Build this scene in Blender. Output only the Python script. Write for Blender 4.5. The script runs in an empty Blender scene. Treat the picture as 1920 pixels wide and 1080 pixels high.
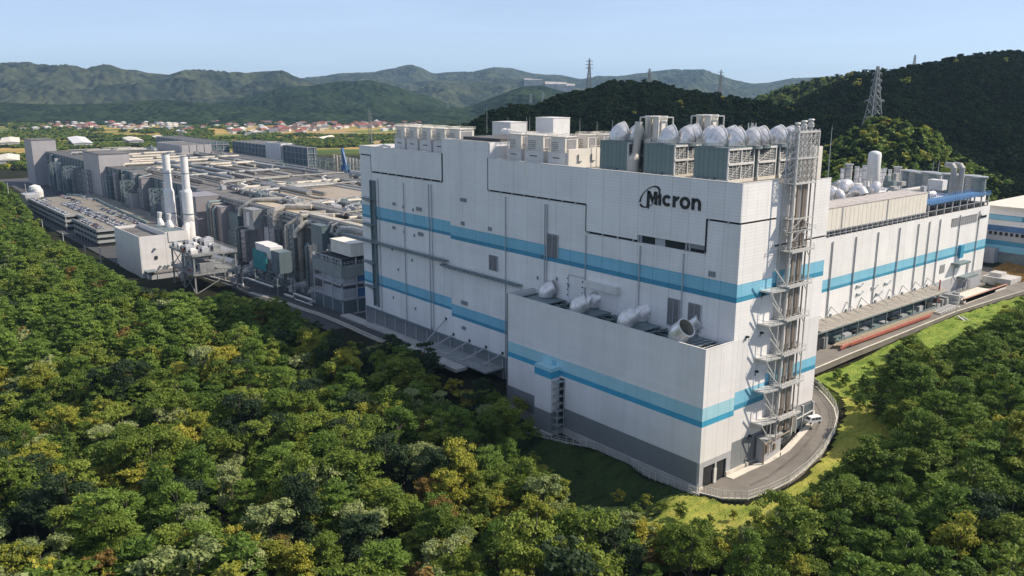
import bpy, math, random
import numpy as np
from mathutils import Vector, Matrix
sc = bpy.context.scene
COL = sc.collection
R_ = math.radians
random.seed(7)
rng = np.random.default_rng(11)

# ------------------------------------------------------------------ camera
FPX, PITCH, YAW, ROLL = 1589.65, 0.2305987, -0.8777, 0.001204      # focal length in px of a 1920 wide frame
CAM = Vector((141.1, -188.4, 115.0))
_cy, _sy = math.cos(YAW), math.sin(YAW)
_F = Vector((_sy, _cy, 0)); _R = Vector((_cy, -_sy, 0)); _U = Vector((0, 0, 1))
_f = _F * math.cos(PITCH) - _U * math.sin(PITCH)
_u = _U * math.cos(PITCH) + _F * math.sin(PITCH)
_r2 = _R * math.cos(ROLL) + _u * math.sin(ROLL)
_u2 = _u * math.cos(ROLL) - _R * math.sin(ROLL)
cd = bpy.data.cameras.new('camera'); cam = bpy.data.objects.new('camera', cd); COL.objects.link(cam)
cd.sensor_width = 36; cd.lens = FPX / 1920 * 36; cd.clip_start = 1; cd.clip_end = 40000
M = Matrix((_r2, _u2, -_f)).transposed().to_4x4(); M.translation = CAM
cam.matrix_world = M
sc.camera = cam
sc.render.resolution_x, sc.render.resolution_y = 1024, 576

# ------------------------------------------------------------------ light
SUN_AZ, SUN_EL = math.atan2(0.79, 0.61), R_(43)     # azimuth counted from +X
w = bpy.data.worlds.new('World'); sc.world = w; w.use_nodes = True
nt = w.node_tree; nt.nodes.clear()
sky = nt.nodes.new('ShaderNodeTexSky'); sky.sky_type = 'NISHITA'; sky.sun_disc = False
sky.sun_elevation = SUN_EL; sky.sun_rotation = math.pi / 2 - SUN_AZ
sky.altitude = 0; sky.air_density = 0.55; sky.dust_density = 0.25; sky.ozone_density = 2.0
bg = nt.nodes.new('ShaderNodeBackground'); bg.inputs['Strength'].default_value = 0.05
wo = nt.nodes.new('ShaderNodeOutputWorld')
# thin even high haze over the whole dome (the photograph's sky is nearly uniform pale blue)
bg2 = nt.nodes.new('ShaderNodeBackground'); bg2.inputs['Color'].default_value = (.54, .62, .79, 1); bg2.inputs['Strength'].default_value = 0.36
# faint streaky cirrus in that haze, all round the dome
tcw = nt.nodes.new('ShaderNodeTexCoord'); mpw = nt.nodes.new('ShaderNodeMapping'); mpw.inputs['Scale'].default_value = (3, 3, 26); mpw.inputs['Rotation'].default_value = (.03, .05, .4)
nzw = nt.nodes.new('ShaderNodeTexNoise'); nzw.inputs['Scale'].default_value = 1.3; nzw.inputs['Detail'].default_value = 7; nzw.inputs['Distortion'].default_value = .6
mrw = nt.nodes.new('ShaderNodeMapRange'); mrw.inputs['From Min'].default_value = .48; mrw.inputs['From Max'].default_value = .8; mrw.inputs['To Min'].default_value = .35; mrw.inputs['To Max'].default_value = .40
nt.links.new(tcw.outputs['Generated'], mpw.inputs['Vector']); nt.links.new(mpw.outputs[0], nzw.inputs['Vector']); nt.links.new(nzw.outputs[0], mrw.inputs['Value']); nt.links.new(mrw.outputs[0], bg2.inputs['Strength'])
ads = nt.nodes.new('ShaderNodeAddShader')
nt.links.new(sky.outputs[0], bg.inputs[0]); nt.links.new(bg.outputs[0], ads.inputs[0]); nt.links.new(bg2.outputs[0], ads.inputs[1]); nt.links.new(ads.outputs[0], wo.inputs[0])
sd = bpy.data.lights.new('sun', 'SUN'); sun = bpy.data.objects.new('sun', sd); COL.objects.link(sun)
sd.energy = 3.85; sd.angle = R_(0.5); sd.color = (1.0, 0.87, 0.72)
sdir = Vector((math.cos(SUN_AZ) * math.cos(SUN_EL), math.sin(SUN_AZ) * math.cos(SUN_EL), math.sin(SUN_EL)))
sun.rotation_euler = sdir.to_track_quat('Z', 'Y').to_euler(); sun.location = (0, 0, 400)
sc.view_settings.view_transform = 'Standard'; sc.view_settings.look = 'None'
sc.view_settings.exposure = 0.74; sc.view_settings.gamma = 1.0; sc.view_settings.use_curve_mapping = False
sc.render.engine = 'CYCLES'
sc.cycles.use_denoising = True
sc.cycles.max_bounces = 6; sc.cycles.diffuse_bounces = 3; sc.cycles.transmission_bounces = 4
sc.cycles.volume_bounces = 0; sc.cycles.transparent_max_bounces = 8

# ------------------------------------------------------------------ helpers
def ray(x, y):
    return _f + _r2 * ((x - 960) / FPX) - _u2 * ((y - 540) / FPX)
def onz(x, y, z):
    d = ray(x, y); return CAM + d * ((z - CAM.z) / d.z)
def ond(x, y, D):
    return CAM + ray(x, y) * D

def tag(o, label=None, cat=None, group=None, kind=None):
    if label: o['label'] = label
    if cat: o['category'] = cat
    if group: o['group'] = group
    if kind: o['kind'] = kind
    return o
def empty(name, loc=(0, 0, 0), rz=0.0, parent=None):
    o = bpy.data.objects.new(name, None); COL.objects.link(o)
    o.location = loc; o.rotation_euler = (0, 0, rz); o.parent = parent
    o.empty_display_size = 1
    return o
def copy_tree(o, parent=None):
    c = o.copy(); COL.objects.link(c)
    if parent is not None: c.parent = parent
    for ch in list(o.children): copy_tree(ch, c)
    return c

class MB:
    def __init__(s): s.v = []; s.f = []; s.m = []
    def add(s, vs, fs, m=0):
        n = len(s.v); s.v += [tuple(v) for v in vs]
        s.f += [tuple(i + n for i in f) for f in fs]; s.m += [m] * len(fs); return s
    def box(s, x0, x1, y0, y1, z0, z1, m=0):
        return s.add([(x0,y0,z0),(x1,y0,z0),(x1,y1,z0),(x0,y1,z0),(x0,y0,z1),(x1,y0,z1),(x1,y1,z1),(x0,y1,z1)],
              [(0,3,2,1),(4,5,6,7),(0,1,5,4),(1,2,6,5),(2,3,7,6),(3,0,4,7)], m)
    def bar(s, p0, p1, w, h=None, m=0):
        p0 = Vector(p0); p1 = Vector(p1); d = p1 - p0
        if d.length < 1e-6: return s
        d.normalize(); h = h or w
        a = Vector((0, 0, 1)) if abs(d.z) < 0.95 else Vector((0, 1, 0))
        x = d.cross(a).normalized() * (w / 2); y = x.cross(d).normalized() * (h / 2)
        vs = [p0-x-y, p0+x-y, p0+x+y, p0-x+y, p1-x-y, p1+x-y, p1+x+y, p1-x+y]
        return s.add(vs, [(0,3,2,1),(4,5,6,7),(0,1,5,4),(1,2,6,5),(2,3,7,6),(3,0,4,7)], m)
    def tube(s, pts, r, n=8, m=0, caps=True):
        pts = [Vector(p) for p in pts]; k = len(pts)
        rs = r if isinstance(r, (list, tuple)) else [r] * k
        base = len(s.v); px = None
        for i, p in enumerate(pts):
            if i == 0: d = (pts[1] - p).normalized()
            elif i == k - 1: d = (p - pts[i-1]).normalized()
            else: d = ((pts[i+1] - p).normalized() + (p - pts[i-1]).normalized()); d = d.normalized() if d.length > 1e-6 else (pts[i+1]-p).normalized()
            if px is None:
                a = Vector((0, 0, 1)) if abs(d.z) < 0.9 else Vector((1, 0, 0)); px = d.cross(a).normalized()
            else:
                px = (px - d * px.dot(d)); px = px.normalized() if px.length > 1e-6 else d.orthogonal().normalized()
            py = d.cross(px)
            for j in range(n):
                t = 2 * math.pi * j / n
                s.v.append(tuple(p + (px * math.cos(t) + py * math.sin(t)) * rs[i]))
        for i in range(k - 1):
            for j in range(n):
                a = base + i*n + j; b = base + i*n + (j+1) % n
                s.f.append((a, b, b + n, a + n)); s.m.append(m)
        if caps:
            s.f.append(tuple(base + j for j in range(n))[::-1]); s.m.append(m)
            s.f.append(tuple(base + (k-1)*n + j for j in range(n))); s.m.append(m)
        return s
    def lathe(s, c, prof, n=16, m=0):
        return s.tube([(c[0], c[1], c[2] + z) for r, z in prof], [max(r, 1e-3) for r, z in prof], n, m)
    def quad(s, a, b, c, d, m=0): return s.add([a, b, c, d], [(0, 1, 2, 3)], m)
    def mesh(s, name, mats, smooth=False):
        me = bpy.data.meshes.new(name); me.from_pydata(s.v, [], s.f)
        for mt in (mats if isinstance(mats, (list, tuple)) else [mats]): me.materials.append(mt)
        if any(s.m): me.polygons.foreach_set('material_index', s.m)
        if smooth: me.polygons.foreach_set('use_smooth', [True] * len(s.f))
        me.update(); return me
    def build(s, name, mats, parent=None, smooth=False, loc=None):
        o = bpy.data.objects.new(name, s.mesh(name, mats, smooth)); COL.objects.link(o)
        if parent is not None: o.parent = parent
        if loc is not None: o.location = loc
        return o

# unit box shared by all cladding panels (x 0..1, y -0.5..0.5 ...), scaled per panel; one per material
_ub = {}
def ubox(name, mat, x0, x1, y0, y1, z0, z1, parent):
    key = mat.name
    if key not in _ub:
        _ub[key] = MB().box(-.5, .5, -.5, .5, -.5, .5).mesh('panel_' + key, mat)
    o = bpy.data.objects.new(name, _ub[key]); COL.objects.link(o); o.parent = parent
    o.location = ((x0+x1)/2, (y0+y1)/2, (z0+z1)/2); o.scale = (x1-x0, y1-y0, z1-z0)
    return o

# ------------------------------------------------------------------ materials
def newmat(name):
    m = bpy.data.materials.new(name); m.use_nodes = True
    nt = m.node_tree; b = nt.nodes['Principled BSDF']; return m, nt, b
def N(nt, t, **k):
    n = nt.nodes.new(t)
    for a, v in k.items(): setattr(n, a, v)
    return n
def mat(name, col, rough=0.6, metal=0.0, var=0.12, scale=0.3, bump=0.0, bscale=4.0, dirt=0.0):
    """plain surface with mottled colour, an optional fine relief and vertical rain streaks (dirt)"""
    m, nt, b = newmat(name); L = nt.links.new
    tc = N(nt, 'ShaderNodeNewGeometry')
    n1 = N(nt, 'ShaderNodeTexNoise'); n1.inputs['Scale'].default_value = scale; n1.inputs['Detail'].default_value = 5
    L(tc.outputs['Position'], n1.inputs['Vector'])
    cr = N(nt, 'ShaderNodeMapRange'); cr.inputs['From Min'].default_value = .3; cr.inputs['From Max'].default_value = .7
    cr.inputs['To Min'].default_value = 1 - var; cr.inputs['To Max'].default_value = 1 + var * .6
    L(n1.outputs[0], cr.inputs['Value'])
    mx = N(nt, 'ShaderNodeMix', data_type='RGBA', blend_type='MULTIPLY'); mx.inputs['Factor'].default_value = 1
    mx.inputs[6].default_value = (*col, 1); L(cr.outputs[0], mx.inputs[7]); out = mx.outputs[2]
    if dirt > 0:
        mp = N(nt, 'ShaderNodeMapping'); mp.inputs['Scale'].default_value = (1.2, 1.2, 0.05)
        L(tc.outputs['Position'], mp.inputs['Vector'])
        n2 = N(nt, 'ShaderNodeTexNoise'); n2.inputs['Scale'].default_value = 1.0; n2.inputs['Detail'].default_value = 6
        L(mp.outputs[0], n2.inputs['Vector'])
        c2 = N(nt, 'ShaderNodeMapRange'); c2.inputs['From Min'].default_value = .5; c2.inputs['From Max'].default_value = .75
        c2.inputs['To Min'].default_value = 1; c2.inputs['To Max'].default_value = 1 - dirt
        L(n2.outputs[0], c2.inputs['Value'])
        m2 = N(nt, 'ShaderNodeMix', data_type='RGBA', blend_type='MULTIPLY'); m2.inputs['Factor'].default_value = 1
        L(out, m2.inputs[6]); L(c2.outputs[0], m2.inputs[7]); out = m2.outputs[2]
    L(out, b.inputs['Base Color'])
    b.inputs['Roughness'].default_value = rough; b.inputs['Metallic'].default_value = metal
    if bump > 0:
        n3 = N(nt, 'ShaderNodeTexNoise'); n3.inputs['Scale'].default_value = bscale; L(tc.outputs['Position'], n3.inputs['Vector'])
        bp = N(nt, 'ShaderNodeBump'); bp.inputs['Strength'].default_value = bump; bp.inputs['Distance'].default_value = .3
        L(n3.outputs[0], bp.inputs['Height']); L(bp.outputs[0], b.inputs['Normal'])
    return m
def cladding(name, col, pitch=1.0, groove=0.06, dark=0.76, var=0.06, dirt=0.045, vert=0.0):
    """metal wall cladding: fine horizontal joints every `pitch` metres (too fine to be pieces), faint rain streaks"""
    m, nt, b = newmat(name); L = nt.links.new
    g = N(nt, 'ShaderNodeNewGeometry'); sp = N(nt, 'ShaderNodeSeparateXYZ'); L(g.outputs['Position'], sp.inputs[0])
    def lines(src, p, gr):
        a = N(nt, 'ShaderNodeMath', operation='DIVIDE'); a.inputs[1].default_value = p; L(src, a.inputs[0])
        fr = N(nt, 'ShaderNodeMath', operation='FRACT'); L(a.outputs[0], fr.inputs[0])
        lt = N(nt, 'ShaderNodeMath', operation='LESS_THAN'); lt.inputs[1].default_value = gr; L(fr.outputs[0], lt.inputs[0])
        return lt.outputs[0], a.outputs[0]
    lz, rowf = lines(sp.outputs['Z'], pitch, groove)
    n1 = N(nt, 'ShaderNodeTexNoise'); n1.inputs['Scale'].default_value = .12; n1.inputs['Detail'].default_value = 6
    L(g.outputs['Position'], n1.inputs['Vector'])
    mp = N(nt, 'ShaderNodeMapping'); mp.inputs['Scale'].default_value = (.9, .9, .03); L(g.outputs['Position'], mp.inputs['Vector'])
    n2 = N(nt, 'ShaderNodeTexNoise'); n2.inputs['Scale'].default_value = 1; n2.inputs['Detail'].default_value = 5; L(mp.outputs[0], n2.inputs['Vector'])
    fl = N(nt, 'ShaderNodeMath', operation='FLOOR'); L(rowf, fl.inputs[0])
    wn = N(nt, 'ShaderNodeTexWhiteNoise', noise_dimensions='1D'); L(fl.outputs[0], wn.inputs['W'])
    def mr(src, a0, a1, b0, b1):
        r = N(nt, 'ShaderNodeMapRange'); L(src, r.inputs['Value'])
        for i, v in zip(('From Min', 'From Max', 'To Min', 'To Max'), (a0, a1, b0, b1)): r.inputs[i].default_value = v
        return r.outputs[0]
    def mul(a, c):
        x = N(nt, 'ShaderNodeMath', operation='MULTIPLY'); L(a, x.inputs[0]); L(c, x.inputs[1]); return x.outputs[0]
    v = mul(mr(n1.outputs[0], .3, .7, 1 - var, 1 + var * .5), mr(n2.outputs[0], .5, .8, 1, 1 - dirt * 2))
    v = mul(v, mr(wn.outputs[0], 0, 1, .985, 1.015)); v = mul(v, mr(lz, 0, 1, 1, dark))
    oi = N(nt, 'ShaderNodeObjectInfo'); v = mul(v, mr(oi.outputs['Random'], 0, 1, .95, 1.02))
    mx = N(nt, 'ShaderNodeMix', data_type='RGBA', blend_type='MULTIPLY'); mx.inputs['Factor'].default_value = 1
    mx.inputs[6].default_value = (*col, 1); L(v, mx.inputs[7]); L(mx.outputs[2], b.inputs['Base Color'])
    b.inputs['Roughness'].default_value = .45; b.inputs['Specular IOR Level'].default_value = .35
    bp = N(nt, 'ShaderNodeBump', invert=True); bp.inputs['Strength'].default_value = .25; bp.inputs['Distance'].default_value = .05
    L(lz, bp.inputs['Height']); L(bp.outputs[0], b.inputs['Normal'])
    return m

WHITE = cladding('white_cladding', (.81, .80, .785))
WHITE2 = cladding('smooth_white_cladding', (.76, .745, .73), dark=.95, pitch=1.5)
BLUE = cladding('sky_blue_cladding', (.22, .51, .66)); DBLUE = cladding('deep_blue_cladding', (.055, .28, .43))
BLUE2 = cladding('pale_teal_cladding', (.36, .61, .68), dark=.95, pitch=1.5); DBLUE2 = cladding('teal_blue_cladding', (.06, .35, .53), dark=.95, pitch=1.5)
GREY = cladding('grey_cladding', (.22, .24, .25), dark=.9)
LGREY = cladding('light_grey_cladding', (.42, .43, .45), dark=.92)
PURPLE = cladding('mauve_grey_cladding', (.27, .255, .265), dark=.93, pitch=1.5, dirt=.1)
CREAM = mat('cream_metal', (.72, .68, .60), .5, var=.07, dirt=.12)
OFFW = mat('off_white_metal', (.66, .65, .62), .5, var=.08, dirt=.1)
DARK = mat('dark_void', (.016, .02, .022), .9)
STEEL = mat('galvanised_steel', (.42, .44, .44), .45, .3, var=.2, scale=.8)
STEELD = mat('weathered_steel', (.17, .22, .23), .6, .1, var=.25, scale=.6)
PIPE = mat('insulated_pipe', (.37, .365, .35), .5, .1, var=.2, scale=.5, dirt=.15)
PIPEW = mat('pale_jacketed_pipe', (.56, .53, .46), .45, .1, var=.15, dirt=.15)
BROWN = mat('tan_pipe', (.32, .26, .20), .6, var=.15)
CHROME = mat('polished_duct_metal', (.80, .77, .75), .32, .5, var=.2, scale=.6, dirt=.15)
DUCTW = mat('duct_inside', (.36, .34, .28), .6, .2)
TEALC = cladding('grey_green_casing', (.17, .235, .225), dark=.95, pitch=2.2)
CONC = mat('concrete', (.45, .44, .42), .85, var=.15, scale=.2, bump=.15, dirt=.1)
ASPH = mat('asphalt', (.185, .168, .145), .9, var=.22, scale=.15, bump=.1)
ASPHD = mat('dark_asphalt', (.06, .062, .065), .9, var=.2, scale=.2, bump=.1)
PAINT = mat('white_road_paint', (.72, .72, .70), .7, var=.1)
ROOFT = mat('tan_roof_membrane', (.30, .255, .20), .85, var=.1, scale=.1)
ROOFG = mat('grey_roof_membrane', (.135, .13, .125), .85, var=.4, scale=.08, dirt=0)
ROOFD = mat('dark_roof_membrane', (.09, .09, .09), .85, var=.3, scale=.1)
GLASSD = mat('dark_glass', (.03, .04, .05), .12, var=.3, scale=.5)
RED = mat('red_paint', (.34, .095, .06), .5, var=.2)
REDL = mat('faded_red_rail', (.46, .25, .19), .6, var=.25, scale=1)
CONB = mat('bright_concrete', (.62, .58, .50), .85, var=.12, scale=.3)
BLUEP = mat('blue_paint', (.05, .15, .32), .5, var=.2)
TEALS = mat('teal_safety_sheet', (.02, .22, .24), .7, var=.25, scale=.4)
BLACK = mat('black_lettering', (.012, .012, .014), .5)
LOUV = mat('grey_louvre', (.26, .26, .27), .6)
# ================================================================== MAIN WHITE FACTORY BLOCK
YF, TOP = 12.9, 89.3
def split(keys, step):
    out = []
    for a, b in zip(keys[:-1], keys[1:]):
        n = max(1, round((b - a) / step))
        out += [(a + (b-a)*i/n, a + (b-a)*(i+1)/n) for i in range(n)]
    return out
def seg(bands, gaps):
    """cut the (z0,z1) gaps out of the coloured bands"""
    for g0, g1 in gaps:
        nb = []
        for z0, z1, m in bands:
            if g1 <= z0 or g0 >= z1: nb.append((z0, z1, m)); continue
            if z0 < g0 - .05: nb.append((z0, g0, m))
            if z1 > g1 + .05: nb.append((g1, z1, m))
        bands = nb
    return bands
fac = empty('factory_building', (-100, 36, 0))
tag(fac, 'huge white windowless factory block with two blue stripes and black lettering near its corner', 'factory')
fac.location = (0, 0, 0)
core = MB()
core.box(-212.8, -.45, YF+.45, 58.6, 5, 87.2)
core.box(-145.6, -115.7, YF+.45, 40, 87.2, 94.9)
core.box(-88, -.5, .5, YF+.45, .3, 38)
core.build('structural_core', DARK, fac)
MB().box(-212.6, -.5, YF+.6, 58.4, 87.2, 87.5).box(-145.4, -115.9, YF+.6, 40, 94.9, 95.05, 1).build('roof', [ROOFG, ROOFG], fac)
g = .045
for x0, x1 in split([-213, -202.6, -146, -141, -115.5, -61.8, -38.5, -18.4, -11.8, 0], 7.4):
    c = (x0 + x1) / 2; top = 95.2 if -146 < c < -115.5 else TOP
    zb = 12.4 if c < -88 else 41.0
    if c < -141: bl = [(12.4, 24.3, WHITE), (24.3, 25.5, DBLUE), (25.5, 29.5, BLUE), (29.5, 55.9, WHITE), (55.9, 57.2, DBLUE), (57.2, 61.9, BLUE), (61.9, top, WHITE)]
    else: bl = [(12.4, 21.8, WHITE), (21.8, 23.2, DBLUE), (23.2, 27.1, BLUE), (27.1, 54.8, WHITE), (54.8, 56.4, DBLUE), (56.4, 60.4, BLUE), (60.4, top, WHITE)]
    bl = [(max(a, zb), b, m) for a, b, m in bl if b > zb + .1]
    if c < -202.6: gp = [(84.9, 85.5)]
    elif c < -146: gp = [(77.4, 78.2)]
    elif c < -115.5: gp = []
    elif c < -61.8: gp = [(76.7, 77.4)]
    elif c < -38.5: gp = [(67.4, 68.2)]
    elif c < -18.4: gp = [(67.5, 69.9)]
    elif c < -11.8: gp = [(67.5, 68.6)]
    else: gp = [(77.6, 78.2)]
    lim = gp[0][1] if gp else 200
    for z0, z1, m in seg(bl, gp):
        up = .3 if z0 >= lim - .01 else 0
        if -18.4 < c < -11.8 and abs(z0 - 68.6) < .02:
            ubox('panel', GREY, x0+g, x1-g, YF, YF+.4, z0+.02, 70, fac); z0 = 70
        ubox('panel', m, x0+g, x1-g, YF-up, YF+.4, z0+.02, z1-.02, fac)
# dark vertical joints between the proud parapet bands and the wall
dj = MB()
for x, z0, z1 in ((-202.6, 78, 85), (-146, 78, 89.4), (-115.5, 77, 89.4), (-61.8, 68, 77), (-11.8, 68, 78)):
    dj.box(x-.22, x+.22, YF-.32, YF-.02, z0, z1)
dj.build('shadow_joint', DARK, fac)
br = MB()
for x0, x1, z in ((-202, -147, 77.8), (-115, -62.5, 77.05), (-61, -39, 67.8), (-11.3, -.5, 77.9)):
    x = x0
    while x < x1:
        ubox('bracket', LGREY, x, x+.5, YF-.25, YF+.3, z-.45, z+.45, fac); x += 6.8
for x in (-38.4, -37.4, -19.3, -18.0, -12.2): ubox('frame', LGREY, x, x+.5, YF-.1, YF+.35, 67.3, 70, fac)
br.box(-31.5, -27.5, YF+.25, YF+.5, 67.4, 69.8)
br.build('inner_panel', LGREY, fac)
# right-hand sunlit face, X = 0
for y0, y1 in split([0, 1.9, 12.9, 15.1, 30.2, 58.9], 5.3):
    c = (y0 + y1) / 2
    tp = 43.3 if c < 12.9 else (TOP if c < 31.5 else 88.0)
    gb = 8.6 if c < 15.1 else (11.0 if c < 30.2 else 14.3)
    if c < 15.1: low = [(gb, 19.8, WHITE2), (19.8, 21.6, DBLUE2), (21.6, 25.6, BLUE2), (25.6, 43.3, WHITE2)]
    elif c < 30.2: low = [(gb, 21.3, WHITE2), (21.3, 22.9, DBLUE), (22.9, 27.0, BLUE), (27.0, 43.3, WHITE2)]
    else: low = [(gb, 25.3, WHITE2), (25.3, 26.7, DBLUE), (26.7, 29.7, BLUE), (29.7, 43.3, WHITE2)]
    if c < 30.2: hi = [(43.3, 54.9, WHITE), (54.9, 56.4, DBLUE), (56.4, 60.2, BLUE), (60.2, tp, WHITE)]
    else: hi = [(43.3, 56.7, WHITE), (56.7, 58.2, DBLUE), (58.2, 61.8, BLUE), (61.8, tp, WHITE)]
    z00 = 6.8 if 1.9 < c < 12.9 else (0.9 if c < 15 else 1.2)
    bl = [(z00, gb, GREY if c > 15.1 else LGREY)] + low + (hi if c > 12.9 else [])
    gp = [(77.6, 78.2)] if 12.9 < c < 29 else ([(69.3, 69.9)] if 30.2 < c < 57 else [])
    if c > 45 and c < 57: bl[0] = (10.6, gb, GREY)
    for z0, z1, m in seg(bl, gp):
        ubox('panel', m, -.4, 0, y0+.03, y1-.03, z0+.015, z1-.015, fac)
# annex front, Y = 0 (smooth, hardly any joints)
for x0, x1 in split([-88, -69.3, -60, 0], 10):
    for z0, z1, m in ((.0, 1.4, CONC), (1.4, 8.6, GREY), (8.6, 19.8, WHITE2), (19.8, 21.6, DBLUE2), (21.6, 25.6, BLUE2), (25.6, 43.3, WHITE2)):
        ubox('panel', m, x0+.012, x1-.012, (0 if m is not CONC else -.25), .4, z0-(2.5 if m is CONC else 0), z1, fac)
MB().box(-88, -87.6, .41, YF, -2, 43.3).build('side_wall', WHITE2, fac)
MB().box(-.8, .12, -.12, .45, -1, 8.5).build('corner_post', LGREY, fac)
# recessed grey base left of the annex
MB().box(-213, -88, YF+.22, YF+.44, 3, 12.3).build('base_wall', GREY, fac)
cp = MB()
for i, x in enumerate(np.arange(-212.5, -89, 8.8)): ubox('base_column', LGREY, x-.3, x+.3, YF-.25, YF+.21, 3, 11.6, fac)
MB().box(-213, -90, YF-.6, YF+.4, 11.6, 12.35).build('base_beam', STEELD, fac)
# opening in the annex flank with its white pier
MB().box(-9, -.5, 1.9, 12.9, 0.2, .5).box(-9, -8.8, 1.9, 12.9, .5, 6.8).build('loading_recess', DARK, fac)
MB().box(-.45, .05, 7.2, 8.4, .3, 5).box(-.4, 0, 7.6, 8.1, 5, 6.8).build('pier', OFFW, fac)
MB().box(-.4, .35, 12.9, 30, -.5, 2.2).box(-.4, .3, -.1, 1.9, -1, .9).build('plinth', CONB, fac)
# annex open deck: dark lattice under the sky
MB().box(-87.5, -.5, .5, YF, 38, 38.4).build('annex_roof', ROOFD, fac)
tr = MB()
xs = np.arange(-86, -1, 6.1)
for i, x in enumerate(xs):
    tr.bar((x, .5, 41.6), (x, YF, 41.6), .35, .7)
    tr.bar((x, .5, 40), (x+6, YF, 41.4), .22); tr.bar((x+6, .5, 41.4), (x, YF, 40.4), .22)
    tr.bar((x, 6.5, 41.8), (x+3, .6, 41.8), .2); tr.bar((x+3, .6, 41.8), (x+6, 6.5, 41.8), .2); tr.bar((x, 6.5, 41.8), (x+3, 12.5, 41.8), .2); tr.bar((x+3, 12.5, 41.8), (x+6, 6.5, 41.8), .2)
for y in (1.2, 4.5, 8, 11.5): tr.bar((-87, y, 41.3), (-1, y, 41.3), .28, .5)
tr.build('deck_truss', STEELD, fac)
wl = MB()
for k in range(5):
    for j in range(4):
        wl.quad((-11+k*2.1, 1+j*2.7, 42), (-9.4+k*2.1, 1+j*2.7, 42.5), (-9.4+k*2.1, 3+j*2.7, 42.5), (-11+k*2.1, 3+j*2.7, 42))
wl.build('sunlit_tone_deck_piece', OFFW, fac)  # off-white carries the sunlit look of the deck's right end
pr = MB()   # parapet cappings
pr.box(-88.1, .05, -.06, .5, 43.3, 43.42).box(-.5, .06, .5, 12.9, 43.3, 43.42)
pr.box(-213.1, -146.0, YF-.35, YF+.5, TOP, TOP+.12).box(-115.3, .05, YF-.35, YF+.5, TOP, TOP+.12)
pr.box(-146.1, -115.4, YF-.05, YF+.5, 95.2, 95.32).box(-.5, .06, YF+.5, 31.5, TOP, TOP+.12).box(-.5, .06, 31.5, 58.9, 88, 88.12)
pr.build('parapet_capping', OFFW, fac)
for q in ((-115.5, -115.1, 40, 87, 95.2), (-146, -145.6, 40, 87, 95.2), (-213, -212.6, 58.9, 8, TOP)): MB().box(q[0], q[1], YF+.41, q[2], q[3], q[4]).build('return_wall', WHITE, fac)
# tower-like enclosed stair on the annex front with blue band
MB().box(-68.6, -60.2, -4, -.01, 7, 19.2).build('stair_enclosure', WHITE2, fac)
MB().box(-68.65, -60.15, -4.05, -.01, 19.2, 21.6).build('stair_band', DBLUE2, fac)
MB().box(-68.6, -60.2, -4, -.01, 21.6, 22.8).build('stair_cap', BLUE2, fac)
MB().box(-68.6, -60.2, -4, -.01, -.6, 7).build('stair_base', GREY, fac)
MB().box(-69, -59.8, -4.5, -.01, -3, -.6).build('stair_plinth', CONC, fac)
lad = MB()
lad.box(-60.15, -57.6, -.08, -.01, .5, 19)
for z in np.arange(0, 20, 2.6): lad.box(-60.1, -57.5, -3.4, -.1, z, z+.2, 1)
for y in (-3.4, -.3):
    lad.bar((-57.6, y, -2), (-57.6, y, 19.5), .25, m=1)
lad.build('stair_flight', [DARK, STEEL], fac)
MB().box(-63.7, -62.2, -.35, -.01, 21.8, 24.4).build('junction_box', BLUE, fac)

# downpipes, vents, louvres, walkways, ducts of the front
dp = [(-197.1, 75, 12), (-175.6, 75, 12), (-156.1, 76, 12), (-154.1, 76, 12), (-104.8, 75.8, 6), (-82.6, 75.2, 43), (-81.4, 75.2, 43), (-61.6, 66.8, 43), (-37.1, 66.6, 43), (-19.6, 66.6, 43)]
for x, zt, zb in dp:
    MB().tube([(x, YF-.35, zt), (x, YF-.35, zb)], .2, 6).build('downpipe', LGREY, fac)
MB().box(-88.6, -88.1, -.1, YF, 0, 43.4).build('expansion_joint', GREY, fac)
vents = [(-184, 64.8, 2.4, 1.3), (-163.9, 64.6, 4.2, 1.6), (-131.7, 71.7, 4, 1.5), (-132.3, 62.2, 2.2, 1.5), (-114.6, 62.2, 2.2, 1.5),
         (-184.7, 53.9, 2.4, 1.3), (-163.1, 53.8, 4, 1.6), (-131.8, 29.2, 4.2, 1.7), (-132.4, 18.3, 2.6, 1.4), (-9, 62, 2.4, 1.6)]
for x, z, wd, h in vents:
    v = MB().box(x-wd/2, x+wd/2, YF-.22, YF-.01, z-h/2, z+h/2)
    for k in range(int(wd/.8)+1): v.box(x-wd/2+k*.8, x-wd/2+k*.8+.12, YF-.3, YF-.22, z-h/2, z+h/2, 1)
    v.build('vent', [GREY, LGREY], fac)
for x, z, wd, h in ((-112.3, 49, 5, 6), (-78.4, 60.6, 5.6, 8.4), (-22.6, 47.6, 4.4, 8.6), (-14.5, 47.6, 4.6, 8.6)):
    v = MB().box(x-wd/2, x+wd/2, YF-.25, YF-.01, z-h/2, z+h/2)
    for k in range(int(h/.45)): v.add([(x-wd/2, YF-.26, z-h/2+k*.45), (x+wd/2, YF-.26, z-h/2+k*.45), (x+wd/2, YF-.5, z-h/2+k*.45+.25), (x-wd/2, YF-.5, z-h/2+k*.45+.25)], [(0, 1, 2, 3)], 0)
    for xx in (x-wd/2, x, x+wd/2): v.box(xx-.1, xx+.1, YF-.52, YF-.01, z-h/2, z+h/2, 1)
    v.build('louvre', [LOUV, LGREY], fac)
for x, z in ((-176.5, 64.2), (-168.5, 63.8), (-176.3, 53.0), (-168, 52.6), (-186.8, 43.6), (-170.3, 41.2), (-182, 35), (-168.6, 19.4), (-187, 21), (-155.9, 12.9), (-84, 56), (-76, 59.6), (-86.4, 47.6), (-76, 49), (-70, 47.6)):
    MB().box(x-.25, x+.25, YF-.4, YF-.01, z-.6, z+.6).build('wall_lamp', STEELD, fac)
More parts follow.
